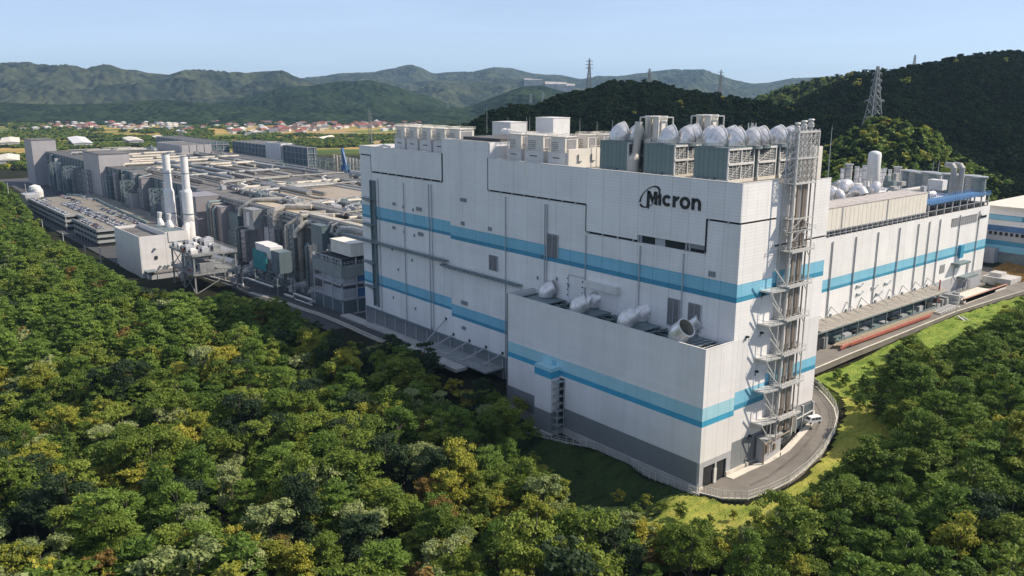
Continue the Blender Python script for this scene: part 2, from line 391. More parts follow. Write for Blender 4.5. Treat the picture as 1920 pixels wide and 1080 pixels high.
def walkway(x0, x1, z, y=YF, name='walkway'):
    m = MB().box(x0, x1, y-1.9, y-.05, z-.35, z-.1).box(x0, x1, y-1.95, y-1.8, z-.8, z)
    r = MB()
    for h in (.6, 1.15): r.bar((x0, y-1.9, z+h), (x1, y-1.9, z+h), .07)
    x = x0
    while x <= x1:
        r.bar((x, y-1.9, z), (x, y-1.9, z+1.15), .08); m.bar((x, y-.1, z-1.8), (x, y-1.8, z-.4), .15); x += 2.2
    p = m.build(name, STEELD, fac); r.build('handrail', STEEL, p)
walkway(-232, -142.5, 45.6); walkway(-146.5, -95, 43.6)
# glazed escape-stair strip at the left end with its landings
MB().box(-203.2, -199.8, YF-.25, YF-.01, 14, 73.8).build('stair_glazing', STEELD, fac)
MB().box(-203.3, -203.15, YF-1.2, YF-.01, 14, 74).box(-199.8, -199.6, YF-1.2, YF-.01, 14, 74).build('stair_reveal', STEELD, fac)
for z in (65, 53, 35, 23.2):
    MB().box(-210, -200, YF-2.6, YF-.3, z, z+.4).bar((-210, YF-2.6, z+1.3), (-200, YF-2.6, z+1.3), .1).bar((-210, YF-2.6, z+.2), (-210, YF-2.6, z+1.3), .1).bar((-203, YF-.3, z-1.6), (-209, YF-2.4, z), .2).build('landing', STEELD, fac)
MB().box(-60.5, -45.5, YF-2.1, YF-.05, 49.2, 51.4).box(-46.4, -45.4, YF-2.2, YF-.02, 49.1, 51.5).build('wall_duct', OFFW, fac)
dr = MB().box(-70.2, -70.1, YF-.2, YF-.01, 43.5, 51.5).box(-62, -61.9, YF-.2, YF-.01, 43.5, 51.5).box(-70.2, -61.9, YF-.2, YF-.01, 51.5, 51.7)
for k in range(4): dr.box(-70.6, -70.2, YF-.3, YF-.01, 44+2*k, 44.4+2*k, 1).box(-63.2, -62.8, YF-.3, YF-.01, 44+2*k, 44.4+2*k, 1)
dr.build('access_hatch', [LGREY, DARK], fac)
# faint old fixing marks below the walkway
# loading shelf at the foot of the front with its slanted braces
MB().box(-152, -106, 3.6, YF, 7.2, 7.9).build('loading_shelf', STEEL, fac)
sh = MB()
for x in np.arange(-151.5, -106, 2.6): sh.bar((x, 3.8, 8.0), (x, YF-.3, 8.0), .22)
for y in (4.6, 8, 11): sh.bar((-152, y, 8.15), (-106, y, 8.15), .2)
sh.build('shelf_beam', STEEL, fac)
for x, z in ((-145, 19.6), (-139.7, 13.9), (-128.4, 13.7), (-117.4, 13.6), (-106.8, 13.6)):
    MB().bar((x, YF-.2, z), (x-5, 4.2 if z < 15 else 2.2, 8.2 if z < 15 else 7), .45).box(x-.4, x+.4, YF-.5, YF-.01, z-.5, z+.6, 1).build('brace', [LGREY, DARK], fac)
MB().box(-160, -118, -2, 3.6, 5.8, 7.1).build('apron_slab', CONC, fac)
# lamps and stains on the sunny flank
for y, z in ((18.5, 43.5), (25.8, 43.4), (25.2, 55.5), (24.6, 31.4), (23.3, 10.9)):
    MB().box(0.02, .9, y, y+.8, z, z+.5).bar((.4, y+.3, z+.2), (.4, y-.5, z-.9), .15).build('wall_lamp', DARK, fac)
jl = MB()
for y, z0, z1 in ((17.6, 27.2, 41.5), (22.6, 28, 42), (8.5, 33, 41)): jl.box(-.01, .012, y, y+.05, z0, z1)
jl.build('fine_joint', LGREY, fac)

# ------------------------------------------------------------------ lettering
def P2(l): return [(a, b) for a, b in l]
def stroke_poly(mb, outline, y=YF-.55, d=.25, m=0):
    """extruded closed outline in the wall plane (x, z)"""
    n = len(outline)
    f = [(x, y, z) for x, z in outline] + [(x, y+d, z) for x, z in outline]
    fs = [tuple(range(n))] + [tuple(range(2*n-1, n-1, -1))] + [(i, i+n, (i+1) % n + n, (i+1) % n) for i in range(n)]
    mb.add(f, fs, m)
def ring_strip(mb, pts_out, pts_in, y=YF-.55, d=.25):
    n = len(pts_out)
    for i in range(n - 1):
        a, b = pts_out[i], pts_out[i+1]; c, e = pts_in[i+1], pts_in[i]
        stroke_poly(mb, [a, b, c, e], y, d)
def arc(cx, cz, rx, rz, t0, t1, n=16, rot=0):
    o = []
    for i in range(n + 1):
        t = R_(t0 + (t1 - t0) * i / n); x = rx * math.cos(t); z = rz * math.sin(t)
        o.append((cx + x*math.cos(rot) - z*math.sin(rot), cz + x*math.sin(rot) + z*math.cos(rot)))
    return o
def lettering(ox, oz, s, parent, mtl, y=YF-.55, axis='x', name='letter'):
    """swoosh + 'Micron' word mark, unit height = x-height 1"""
    items = []
    def T(l): return [(ox + a*s, oz + b*s) for a, b in l]
    def fin(mb):
        o = mb.build(name, mtl, parent)
        return o
    def P(l):
        mb = MB(); stroke_poly(mb, T(l), y); return mb
    # M with the tall slanted left leg
    mb = MB()
    for q in ([(0, -.45), (.34, -.52), (.42, 1.42), (.05, 1.42)], [(.05, 1.42), (.45, 1.42), (.98, .55), (.80, .12)], [(.80, .12), (.98, .55), (1.30, 1.42), (1.02, 1.30)],
              [(1.02, 1.42), (1.46, 1.42), (1.50, 0), (1.14, 0)]): stroke_poly(mb, T(q), y)
    fin(mb)
    fin(P([(1.66, 0), (2.02, 0), (2.02, 1.22), (1.66, 1.22)]))
    def ring(cx, cz, r0, w, t0, t1):
        mb = MB(); ring_strip(mb, T(arc(cx, cz, r0, r0*.97, t0, t1)), T(arc(cx, cz, r0-w, (r0-w)*.93, t0, t1)), y); fin(mb)
    ring(2.83, .60, .64, .34, 42, 318)          # c
    mb = MB(); stroke_poly(mb, T([(3.62, 0), (3.98, 0), (3.98, 1.2), (3.62, 1.2)]), y)
    ring_strip(mb, T(arc(4.38, .68, .46, .52, 80, 175)), T(arc(4.38, .68, .18, .22, 80, 175)), y); fin(mb)   # r
    ring(5.25, .60, .68, .33, 0, 360)           # o
    mb = MB(); stroke_poly(mb, T([(6.12, 0), (6.48, 0), (6.48, 1.2), (6.12, 1.2)]), y)
    ring_strip(mb, T(arc(6.76, .66, .56, .56, 0, 160)), T(arc(6.76, .66, .21, .26, 0, 160)), y)
    stroke_poly(mb, T([(6.97, 0), (7.32, 0), (7.32, .66), (6.97, .66)]), y); fin(mb)                        # n
    # swoosh: slanted open ellipse, thick at its ends, round the M
    mb = MB(); rot = R_(38); n = 40; o, i_ = [], []
    for k in range(n + 1):
        t = R_(-165 + 345 * k / n - 20)
        wdt = .06 + .17 * abs(math.cos(t)) ** 1.5
        for lst, e in ((o, 0), (i_, wdt)):
            rx, rz = 1.72 - e, .88 - e * .7
            x, z = rx*math.cos(t), rz*math.sin(t)
            lst.append((.40 + x*math.cos(rot) - z*math.sin(rot),   .78 + x*math.sin(rot) + z*math.cos(rot)))
    ring_strip(mb, T(o), T(i_), y-.03); o_ = mb.build('swoosh', mtl, parent)
sgn = empty('wall_sign', (0, 0, 0)); tag(sgn, 'black Micron word mark with swoosh on the white parapet above the front', 'sign')
lettering(-35.0, 80.2, 2.86, sgn, BLACK)

# ------------------------------------------------------------------ elbow exhaust ducts
def elbow(name, loc, Rd, phi, theta, label, group=None, th=.0, st=.6, a=1.12, flare=.06, seams=14, ext=.0):
    t = empty(name, loc, phi); tag(t, label, 'exhaust duct', group)
    def sweep(rad, t1, n=28, k=13, m=0, mb=None):
        mb = mb or MB(); rings = []
        A = a * Rd
        for i in range(k + 1):
            u = i / k; tt = t1 * max(0, u)
            c = Vector((A*(1-math.cos(tt)), 0, st + A*math.sin(tt)))
            if i == 0: c = Vector((0, 0, 0))
            ax = Vector((math.cos(tt), 0, -math.sin(tt))); ay = Vector((0, 1, 0)); r = rad * (1 + flare * math.sin(u*math.pi))
            rings.append([c + ax*(r*math.cos(2*math.pi*j/n)) + ay*(r*math.sin(2*math.pi*j/n)) for j in range(n)])
        if ext:
            dv = Vector((math.sin(t1), 0, math.cos(t1)))*ext; rings.append([p+dv for p in rings[-1]]); k = k+1
        b = len(mb.v)
        for rg in rings: mb.v += [tuple(p) for p in rg]
        for i in range(k):
            for j in range(n):
                q = (b+i*n+j, b+i*n+(j+1) % n, b+(i+1)*n+(j+1) % n, b+(i+1)*n+j); mb.f.append(q); mb.m.append(m)
        return mb, rings
    mb, rg = sweep(Rd, theta); mb.build('shell', CHROME, t, smooth=True)
    mi, ri = sweep(Rd*.93, theta); mi.build('lining', DUCTW, t, smooth=True)
    rm = MB(); n = 28
    ax = Vector((math.sin(theta), 0, math.cos(theta)))
    oo = [p + ax*.12 for p in rg[-1]]; c = sum(oo, Vector())/n
    for j in range(n):
        a0, a1 = oo[j], oo[(j+1) % n]; b0, b1 = c+(a0-c)*.9, c+(a1-c)*.9; e0, e1 = c+(a0-c)*1.04-ax*.3, c+(a1-c)*1.04-ax*.3; a0 = c+(a0-c)*1.04; a1 = c+(a1-c)*1.04
        rm.quad(a0, a1, b1, b0); rm.quad(e0, e1, a1, a0)
    rm.build('rim', OFFW, t)
    sm = MB()
    for j in range(0, n, 2):
        for i in range(len(rg)-1):
            cc = [sum(rg[k], Vector())/n for k in (i, i+1)]
            p, q = rg[i][j], rg[i+1][j]; sm.bar(cc[0]+(p-cc[0])*1.004, cc[1]+(q-cc[1])*1.004, .045)
    for k in (4, 9):
        cc = sum(rg[k], Vector())/n
        for j in range(n): sm.bar(cc+(rg[k][j]-cc)*1.006, cc+(rg[k][(j+1) % n]-cc)*1.006, .06)
    sm.build('seam', STEEL, t)
    MB().tube([(0, 0, -.8), (0, 0, .25)], Rd*1.04, 20).build('collar', STEELD, t)
    return t
E2 = [((1024, 556), 62, 'first and leftmost'), ((1083, 584), 62, 'front duct of the second pair of'), ((1111, 575), 62, 'rear duct of the second pair of'),
      ((1173, 610), 62, 'front duct of the third pair of'), ((1201, 600), 62, 'rear duct of the third pair of')]
for (px, py), ph, wd in E2:
    p = onz(px, py, 42.4)
    elbow('exhaust_duct', p, 2.75, R_(ph-8), R_(66), f'{wd} shiny elbow ducts on the dark annex roof' if 'first' in wd else f'shiny elbow duct, {wd} ducts on the annex roof', 'elbow ducts on the annex roof', a=.9, st=.7, ext=1.5, flare=.03)
for (px, py), lb in (((1271, 638), 'wide open round duct mouth at the annex roof end, front one'), ((1304, 623), 'wide open dark round duct mouth behind another, next to the wall')):
    p = onz(px, py, 42.4); elbow('exhaust_duct', p, 3.0, R_(2), R_(50), lb, 'elbow ducts on the annex roof', a=1.1, st=.6, ext=2.2, flare=.02)
for (px, py) in ((1030, 560), (1098, 585), (1188, 612), (1290, 640)):
    p = onz(px, py, 41.9); MB().box(p.x-6, p.x+6, 1.0, YF-.5, 41.9, 42.15).build('duct_deck', STEELD, fac)
# ================================================================== ROOF PLANT OF THE MAIN BLOCK
def rail(mb, x0, x1, y0, y1, z, h=1.1, m=0, step=2.0, w=.09):
    c = [(x0, y0), (x1, y0), (x1, y1), (x0, y1), (x0, y0)]
    for (a, b), (d, e) in zip(c[:-1], c[1:]):
        for hh in (h*.5, h): mb.bar((a, b, z+hh), (d, e, z+hh), w, m=m)
        L = math.hypot(d-a, e-b); n = max(1, int(L/step))
        for i in range(n): mb.bar((a+(d-a)*i/n, b+(e-b)*i/n, z), (a+(d-a)*i/n, b+(e-b)*i/n, z+h), w, m=m)
def cooling_tower(x, y, w, d, label, bays=2, z=87.5, H=10.2):
    t = empty('cooling_tower', (x, y, z)); tag(t, label, 'cooling tower', 'cooling towers on the main roof')
    mb = MB().box(0, w-.5, 0, .3, 1, H).box(0, .3, .3, d, 1, H).box(0, w-.5, d-.3, d, 1, H)
    for k in range(7): mb.box(k*w/7-.06, k*w/7+.06, -.08, 0, 1, H)
    mb.box(0, w-.5, -.12, 0, 5.3, 5.55)
    mb.build('casing', TEALC, t)
    MB().box(.3, w-.9, .3, d-.3, .6, H-.3).build('fill', DARK, t)
    MB().box(-.1, w+.2, -.1, d+.1, H, H+.3).build('fan_deck', STEELD, t)
    MB().box(-.1, w+.3, -.05, d+.05, 0, 1).build('basin', CONB, t)
    lv = MB(); fr = MB()
    for b in range(bays):
        y0, y1 = d*b/bays+.25, d*(b+1)/bays-.25
        for k in range(17):
            zz = 1.3 + k*.5
            if 4.9 < zz < 5.8: continue
            lv.add([(w-.45, y0, zz+.28), (w-.45, y1, zz+.28), (w+.0, y1, zz), (w+.0, y0, zz)], [(0, 1, 2, 3)])
        for zc0, zc1 in ((1, 5.3), (5.9, H)):
            fr.bar((w+.1, y0, zc0), (w+.1, y1, zc1), .14)
            for j in (1, 2): fr.bar((w+.05, y0+(y1-y0)*j/3, zc0), (w+.05, y0+(y1-y0)*j/3, zc1), .12)
    lv.build('louvre_bank', STEEL, t)
    for b in range(bays+1): fr.box(w-.2, w+.2, d*b/bays-.2, d*b/bays+.2, .8, H+.1)
    fr.box(w-.3, w+.35, 0, d, 5.25, 5.95).box(w-.3, w+.35, 0, d, H-.5, H+.05)
    fr.build('frame', OFFW, t)
    rl = MB(); rail(rl, 0, w, 0, d, H+.3); rl.build('handrail', STEEL, t)
    pp = MB().tube([(1.5, -.6, 1), (3, -.7, 1.4), (6, -.7, .8)], .25, 6).box(7, 8.2, -.9, -.2, .3, 1.6)
    pp.build('feed_pipe', STEELD, t)
    return t
ct = [(-26, 23.5, 12.6, 12.8, 2, 'grey-green cooling tower nearest the sunlit corner of the white block'),
      (-26, 38.6, 12.6, 9.4, 1, 'grey-green cooling tower second from the sunlit corner'),
      (-26, 50.2, 12.6, 8.2, 1, 'grey-green cooling tower right behind the lattice pipe tower'),
      (-46.5, 23.5, 12.7, 12.8, 2, 'grey-green cooling tower in the middle between two shiny-hooded ones'),
      (-46.5, 38.6, 12.7, 9.4, 1, 'half-hidden grey-green cooling tower behind the middle one'),
      (-66.5, 23.5, 12.9, 11, 2, 'grey-green cooling tower leftmost, beside the cream air units')]
for x, y, w_, d, b, lb in ct: cooling_tower(x, y, w_, d, lb, b)
# hoods on the towers
hd = [(-20.9, 27.2, 3.9, 'big ribbed shiny hood nearest the sunlit corner'), (-17.0, 31.2, 3.7, 'ribbed shiny hood just right of the nearest one'),
      (-20.9, 34.0, 3.8, 'ribbed hood behind the nearest pair, upper left'), (-15.5, 37.2, 3.6, 'ribbed hood behind the nearest pair, upper right'),
      (-15.8, 42.2, 3.7, 'single ribbed shiny hood in the middle of the right row'),
      (-15.8, 51.5, 3.7, 'ribbed shiny hood second from the lattice tower'), (-14.8, 56.4, 3.5, 'ribbed shiny hood closest to the lattice tower'),
      (-39.8, 27.6, 3.7, 'ribbed shiny hood on the middle tower, left one'), (-36.2, 31.6, 3.6, 'ribbed shiny hood on the middle tower, right one'),
      (-41.8, 42.0, 3.6, 'ribbed hood half hidden behind the middle tower, left'), (-36.8, 44.6, 3.4, 'ribbed hood half hidden behind the middle tower, right'),
      (-60.8, 27.0, 3.9, 'ribbed shiny hood on the leftmost cooling tower'), (-56.5, 30.6, 3.6, 'ribbed hood peeping out behind the leftmost one')]
for x, y, r, lb in hd:
    elbow('exhaust_hood', (x, y, 98.0), r*.93, R_(56 + (x*7 % 9)), R_(76), lb, 'ribbed hoods on the cooling towers', a=.62, st=.5, flare=.03, ext=.35)
# two framed vertical duct groups (cream) between the towers
def duct_frame(x, y, zt, label, s=1.0, w_=8):
    t = empty('scrubber_frame', (x, y, 87.5)); tag(t, label, 'duct tower')
    H = zt - 87.5
    for i, (dx, dy, r) in enumerate(((1.5, 1.5, 1.35), (4.6, 1.5, 1.2), (1.5, 5, 1.2), (4.6, 5, 1.35))):
        MB().tube([(dx, dy, .5), (dx, dy, H-.8)], r, 12).tube([(dx, dy, H-.8), (dx, dy, H)], r*1.15, 12).build('duct', CREAM, t, smooth=False)
    MB().box(2.9, 6.2, 2.4, 4.2, H*.35, H*.93).box(.4, 3, 2.2, 4, H*.2, H*.55).build('filter_box', CREAM, t)
    fr = MB()
    for px in (-.6, 3.1, 7.2):
        for py in (-.6, 6.8): fr.bar((px, py, 0), (px, py, H-.3), .4)
    for z in (H*.3, H*.62, H-.4):
        for px in (-.6, 7.2): fr.bar((px, -.6, z), (px, 6.8, z), .35)
        for py in (-.6, 6.8): fr.bar((-.6, py, z), (7.2, py, z), .35)
    fr.build('frame', STEEL, t)
    rl = MB(); rail(rl, -.6, 7.2, -.6, 6.8, H*.62); rl.build('handrail', STEEL, t)
duct_frame(-52.5, 29, 106.3, 'tall cream duct group in a grey frame between left and middle cooling towers')
duct_frame(-45.5, 47, 106.6, 'tall cream duct group in a grey frame behind the middle cooling tower')
t = MB().tube([(-51.9, 24.2, 87.6), (-51.9, 24.2, 92), (-51.9, 25.5, 94), (-51.9, 26.5, 104.5)], [1.9, 1.9, 1.3, 1.3], 12).build('riser_duct', PIPEW)
tag(t, 'beige conical riser duct standing between two cooling towers', 'duct')

# cream air handling units with grey plinths
def ahu(x, y, z, w_, label, slot=True, blk=True, h0=4.6, h1=5.0, d=8):
    t = empty('air_handling_unit', (x, y, z)); tag(t, label, 'air handling unit', 'cream air handling units on the roof')
    if blk:
        MB().box(0, w_, 0, d, 0, h0).build('plinth_box', OFFW, t)
        if slot: MB().box(w_*.3, w_*.68, -.08, 0, h0*.62, h0*.68).build('slot', DARK, t)
    u = MB().box(.8, w_-.8, .8, d-1, h0, h0+h1); u.box(.6, w_-.6, .6, d-.8, h0+h1, h0+h1+.25); u.build('casing', CREAM, t)
    v = MB()
    for k in range(5): v.box(1.2, w_*.5, .72, .8, h0+.5+k*.7, h0+.8+k*.7)
    v.build('grille', LOUV, t); MB().box(w_-.8, w_-.7, 1.5, d-2, h0+.6, h0+h1-.8).build('side_grille', LOUV, t)
    r = MB(); rail(r, -.2, w_+.1, -.2, d, h0, 1.3, w=.12); rail(r, .2, w_-.2, .4, d-.8, h0+h1, 1.0, w=.1)
    for a in (.4, w_-.4): r.bar((a, .3, h0), (a, .3, h0+h1), .18)
    r.bar((.4, .3, h0), (w_*.5, .3, h0+h1*.6), .12)
    r.build('guard_frame', CREAM, t)
    return t
nm = ['first', 'second', 'third', 'fourth']
for i, x in enumerate((-193.6, -183.4, -173.0, -162.6)):
    ahu(x, 20, 87.5, 8.6, f'cream air unit on a white box, {nm[i]} from the left on the far roof end', d=9, h0=5.8, h1=5.2)
ahu(-152.5, 20, 87.5, 9, 'cream air unit tucked against the raised wall block, fifth from the left', d=9, h0=6, h1=5.2, slot=False)
for i, (x, wd) in enumerate(((-112.5, 8.6), (-101.8, 10.6), (-88.6, 9.2))):
    ahu(x, 19.5 - i*.2, 87.5, wd, ('cream air unit behind the raised wall block, left one of the right row', 'cream air unit in the middle of the right row', 'cream air unit at the front corner of the white plant box')[i], h0=5.4, h1=5.4)
for i, (x, y) in enumerate(((-86, 29.8), (-85, 37))):
    ahu(x, y, 87.5, 7, ('cream air unit second from the corner along the white plant box', 'cream air unit last along the white plant box')[i], slot=False, d=6.6, h0=6.2, h1=5)
wb = empty('plant_box', (0, 0, 0)); tag(wb, 'cream-white plant room wall with three L-shaped pipes facing the sun', 'plant room')
MB().box(-79.4, -78.6, 20, 46, 87.5, 94.2).box(-90, -79.4, 28.5, 46, 87.5, 93.5).build('wall', CREAM, wb)
for y in (24.6, 31.2, 37.8):
    MB().tube([(-78.3, y, 92.3), (-78.3, y, 89.8), (-78.3, y+1.6, 89.8)], .22, 6).build('pipe', STEELD, wb)
pw = MB().box(-115, -91, 34, 44, 87.5, 95.6).build('plant_room', CREAM); tag(pw, 'cream plant room behind the air units right of the raised block', 'plant room')
rl = MB(); rail(rl, -88, -68, 46, 58, 87.5, 8, step=1.6, w=.25); rl = rl.build('screen_fence', CREAM); tag(rl, 'cream slatted screen behind the air units', 'screen')
# long white roof duct, dark lean-to roof, white boxes, far roof edge
t = MB()
t.tube([(-150, 49, 96.3), (-112, 38, 95.6), (-92, 34, 95.2)], 1.9, 12)
for k in range(15):
    a = Vector((-150, 49, 96.3)).lerp(Vector((-92, 34, 95.2)), k/14); b = a + Vector((.5, -.13, 0)); t.tube([a, b], 2.15, 12)
t = t.build('roof_duct', OFFW); tag(t, 'long white ribbed duct running across the roof behind the raised block', 'duct')
t = MB().box(-141, -117, 20, 44, 95.05, 96.2).build('roof_hatch', ROOFD); tag(t, 'flat dark hatch roof on top of the raised wall block', 'roof hatch')
t = MB().box(-238, -222, 112, 124, 87, 97).box(-238.2, -221.8, 111.8, 124.2, 97, 97.3).build('white_hut', OFFW); tag(t, 'left white hut standing on the far roof edge', 'roof hut')
t = MB().box(-208, -194, 118, 130, 88, 100).box(-208.2, -193.8, 117.8, 130.2, 100, 100.3).build('white_hut', OFFW); tag(t, 'right white hut standing on the far roof edge', 'roof hut')
t = MB().box(-213, -60, 62, 130, 20, 87).build('rear_block', WHITE); tag(t, 'rear white block with a pale flat roof behind the main block', 'factory'); REAR = t
t = MB().box(-212, -62, 100, 129, 87.05, 88).build('rear_roof_slab', LGREY); tag(t, 'long pale roof strip on the rear block', 'roof')
# small duct, boxes on the far left roof
t = MB().box(-197, -192, 16, 18, 87.5, 88.6).tube([(-206, 17, 88.4), (-198, 17, 89.8), (-193, 17, 89.4)], .5, 8).build('roof_pipe', OFFW); tag(t, 'short white bent pipe on the far left roof end', 'pipe')
# lightning masts
for i, (px, py0, py1) in enumerate(((697, 264, 212), (913, 240, 202), (952, 300, 223), (987, 312, 224), (993, 248, 220), (1049, 235, 222), (1067, 245, 226), (1087, 250, 223), (1118, 300, 231), (1148, 250, 226), (1429, 270, 240))):
    p = onz(px, py0, 90); q = p + Vector((0, 0, (py0-py1) * ((p-CAM).dot(_f)) / FPX * 1.03))
    t = MB().tube([p - Vector((0, 0, 3)), p.lerp(q, .6), q], [.16, .11, .05], 6).build('lightning_mast', STEEL)
    tag(t, 'thin grey lightning mast ' + ('at the far left roof corner', 'before the far hill foot, rising behind the long white roof duct', 'just in front of the left white hut', 'second mast right of the left white hut', 'between the two white huts', 'left of the pair at the right white hut', 'right beside the right white hut', 'right of the right white hut over the cream units', 'standing before the plant box wall', 'left of the leftmost ribbed hood', 'behind the hoods beside the short lattice mast')[i], 'mast', 'lightning masts on the white block roof')
t = MB(); 
for dx, dy in ((0, 0), (2, 0), (2, 2), (0, 2)): t.bar((-62+dx, 102+dy, 87), (-62+dx, 102+dy, 102), .3)
for k in range(6):
    z = 87.5+k*2.4; t.bar((-62, 102, z), (-60, 102, z+2.4), .15).bar((-60, 102, z), (-60, 104, z+2.4), .15).bar((-60, 104, z), (-62, 104, z+2.4), .15)
t = t.build('antenna_mast', STEEL); tag(t, 'short lattice mast rising behind the ribbed hoods', 'mast')
t = MB().box(-14, -6.5, 59.2, 63.5, 80, 97.3).build('white_shaft', CREAM); tag(t, 'tall narrow white shaft right behind the lattice tower', 'shaft')

# ================================================================== LATTICE PIPE TOWER ON THE SUNNY FLANK
pt = empty('pipe_tower', (2, 38, 8)); pt.location = (0, 0, 0)
tag(pt, 'galvanised lattice tower of vertical pipes and platforms climbing the sunny white flank', 'pipe tower')
X0, X1, Y0, Y1 = .6, 4.0, 32.3, 43.2
STEEL_ = STEEL; STEEL = mat('pale_galvanised_steel', (.56, .56, .54), .45, .2, var=.15, scale=.8)
fr = MB()
for x in (X0, X1):
    for y in (Y0, Y1): fr.bar((x, y, 8), (x, y, 103.2), .34)
for z in (88.2, 95.5, 103): 
    fr.bar((X1, Y0, z), (X1, Y1, z), .5).bar((X0, Y0, z), (X1, Y0, z), .4).bar((X0, Y1, z), (X1, Y1, z), .4).bar((X0, Y0, z), (X0, Y1, z), .4)
fr.build('post', STEEL, pt)
lt = MB(); z = 88.5
yy = [Y0, 34.5, 36.6, 38.8, 41, Y1]
for y in yy[1:-1]: lt.bar((X1, y, 88), (X1, y, 103), .18).bar((X0, y, 88), (X0, y, 103), .16)
while z < 103:
    for a, b in zip(yy[:-1], yy[1:]):
        for x in (X1, X0):
            lt.bar((x, a, z), (x, b, z+1.9), .12).bar((x, b, z), (x, a, z+1.9), .12); lt.bar((x, a, z), (x, b, z), .11)
        lt.bar((X0, a, z), (X1, b, z+1.9), .14)
    lt.bar((X0, Y0, z), (X1, Y0, z+1.9), .16).bar((X1, Y1, z), (X0, Y1, z+1.9), .16)
    z += 1.9
lt.build('lattice', STEEL, pt)
for i, (y, r, zt) in enumerate(((34.0, .55, 104.5), (37.4, .6, 105), (41, .6, 105.4))):
    MB().tube([(2.3, y, 10), (2.3, y, zt)], r, 8).build('stack_pipe', PIPE, pt)
    MB().tube([(2.3, y, zt-1.2), (2.3, y, zt), (2.3, y, zt+.2), (2.3, y, zt+.9), (2.3, y, zt+1.2)], [r*1.5, r*1.5, r*.9, r*1.7, r*1.2], 10).build('stack_cap', STEEL, pt)
for y, r in ((35.6, .36), (36.2, .22), (38.7, .42), (39.8, .2), (42.4, .25)):
    MB().tube([(2.9, y, 10), (2.9, y, 96)], r, 8).build('riser_pipe', BROWN, pt)
for k, z in enumerate((77.8, 73.9, 68.3, 57.7, 47.4, 36.4, 26.2, 15.6)):
    m = MB().box(X0, X1+1.0, Y0-.6, Y1+.6, z-.25, z).bar((X1+1, Y0-.6, z-.2), (X1+1, Y1+.6, z-.2), .3, .55)
    m.bar((X1, Y1, z-3), (X1, Y1-2.4, z), .2).bar((X1, Y0, z-3), (X1, Y0+2.4, z), .2)
    if k < 2: m = MB().bar((X1, Y0, z), (X1, Y1, z), .3).bar((X1, Y0, z-3), (X1, 37.5, z), .2).bar((X1, Y1, z-3), (X1, 37.5, z), .2).bar((X0, Y0, z), (X0, Y1, z), .3).box(X0, X1, Y0, Y0+4, z-.2, z)
    p = m.build('platform', STEEL, pt)
    if k >= 1:
        r = MB(); rail(r, X0, X1+1, Y0-.5, Y1+.5, z, 1.3); r.build('handrail', STEEL, p)
        cl = MB()
        for y in (34, 36, 38.5, 41): cl.bar((X1-.5, y-.5, z+.1), (X1-.5, y-.5, z+2.4), .14).bar((X1-.5, y-.5, z+2.4), (X1-.5, y+.4, z+2.6), .14).box(2, 3.2, y-.4, y+.4, z+.05, z+.5)
        cl.build('pipe_clamp', DARK, p)
for z in (57.0, 46.8, 36.0, 25.8, 15.4):
    m = MB().add([(.1, 24.2, z), (.1, 32, z), (4.6, 32, z), (3.6, 24.8, z), (.1, 24.2, z-.5), (.1, 32, z-.5), (4.6, 32, z-.5), (3.6, 24.8, z-.5)],
                 [(0, 3, 2, 1), (4, 5, 6, 7), (0, 4, 7, 3), (3, 7, 6, 2), (2, 6, 5, 1), (1, 5, 4, 0)])
    m.bar((3.9, 25.2, z+7), (4.2, 32.3, z+.3), .3).bar((3.4, 24.8, z-.3), (3.9, 29.2, z-6), .28).bar((3.9, 29.2, z-.4), (3.9, 29.2, z-10), .24)
    p = m.build('side_platform', STEEL, pt)
    r = MB()
    r.bar((.3, 24.3, z+1.2), (3.6, 24.8, z+1.2), .1).bar((3.6, 24.8, z+1.2), (4.5, 31.8, z+1.2), .1)
    for q in ((3.6, 24.8), (3.9, 27), (4.2, 29.5)): r.bar((*q, z), (*q, z+1.2), .1)
    r.build('handrail', STEEL, p)
STEEL = STEEL_
# machinery at the foot: sheds, racks
t = empty('valve_shed', (0, 0, 0)); tag(t, 'pale corrugated shed with pipes at the foot of the lattice tower', 'shed')
MB().box(.4, 3.0, 27.5, 37.0, 1.6, 9.6).build('wall', LGREY, t)
MB().add([(.3, 27, 9.6), (3.4, 27, 9.1), (3.4, 37.5, 9.1), (.3, 37.5, 9.6), (.3, 27, 9.9), (3.4, 27, 9.4), (3.4, 37.5, 9.4), (.3, 37.5, 9.9)], [(0, 1, 2, 3), (4, 7, 6, 5), (0, 4, 5, 1), (1, 5, 6, 2), (2, 6, 7, 3), (3, 7, 4, 0)]).build('roof', STEEL, t)
pp = MB().tube([(3.6, 27, 1.6), (3.6, 27, 9)], .25, 8).tube([(3.5, 27, 8.2), (3.5, 41, 9.2)], .18, 8).tube([(3.5, 31, 8.4), (3.5, 31, 4.5)], .15, 8).box(3.05, 3.5, 28.5, 29.6, 5, 7.5).box(3.05, 3.5, 33, 33.8, 5, 7)
pp.build('pipe', BROWN, t)
t = empty('gate_screen', (0, 0, 0)); tag(t, 'grey slatted screen gates under the tall pipes by the van', 'screen')
m = MB(); 
for k in range(26): m.box(.2, .6, 40+k*.72, 40.35+k*.72, 5.4+k*.07, 13+k*.02)
m.build('slat', STEELD, t)
m = MB()
for y in (39.8, 46, 52.5, 58.7): m.box(.1, .9, y-.2, y+.2, 5, 14)
m.bar((.8, 39.8, 9.5), (.8, 58.7, 11), .3); m.build('post', OFFW, t)
t = MB().box(.8, 2.6, 43.2, 43.6, 7, 12.5).box(.8, 2.2, 46, 46.4, 7, 12.5).build('door_post', OFFW); tag(t, 'pair of white door posts in the slatted screen', 'door frame')
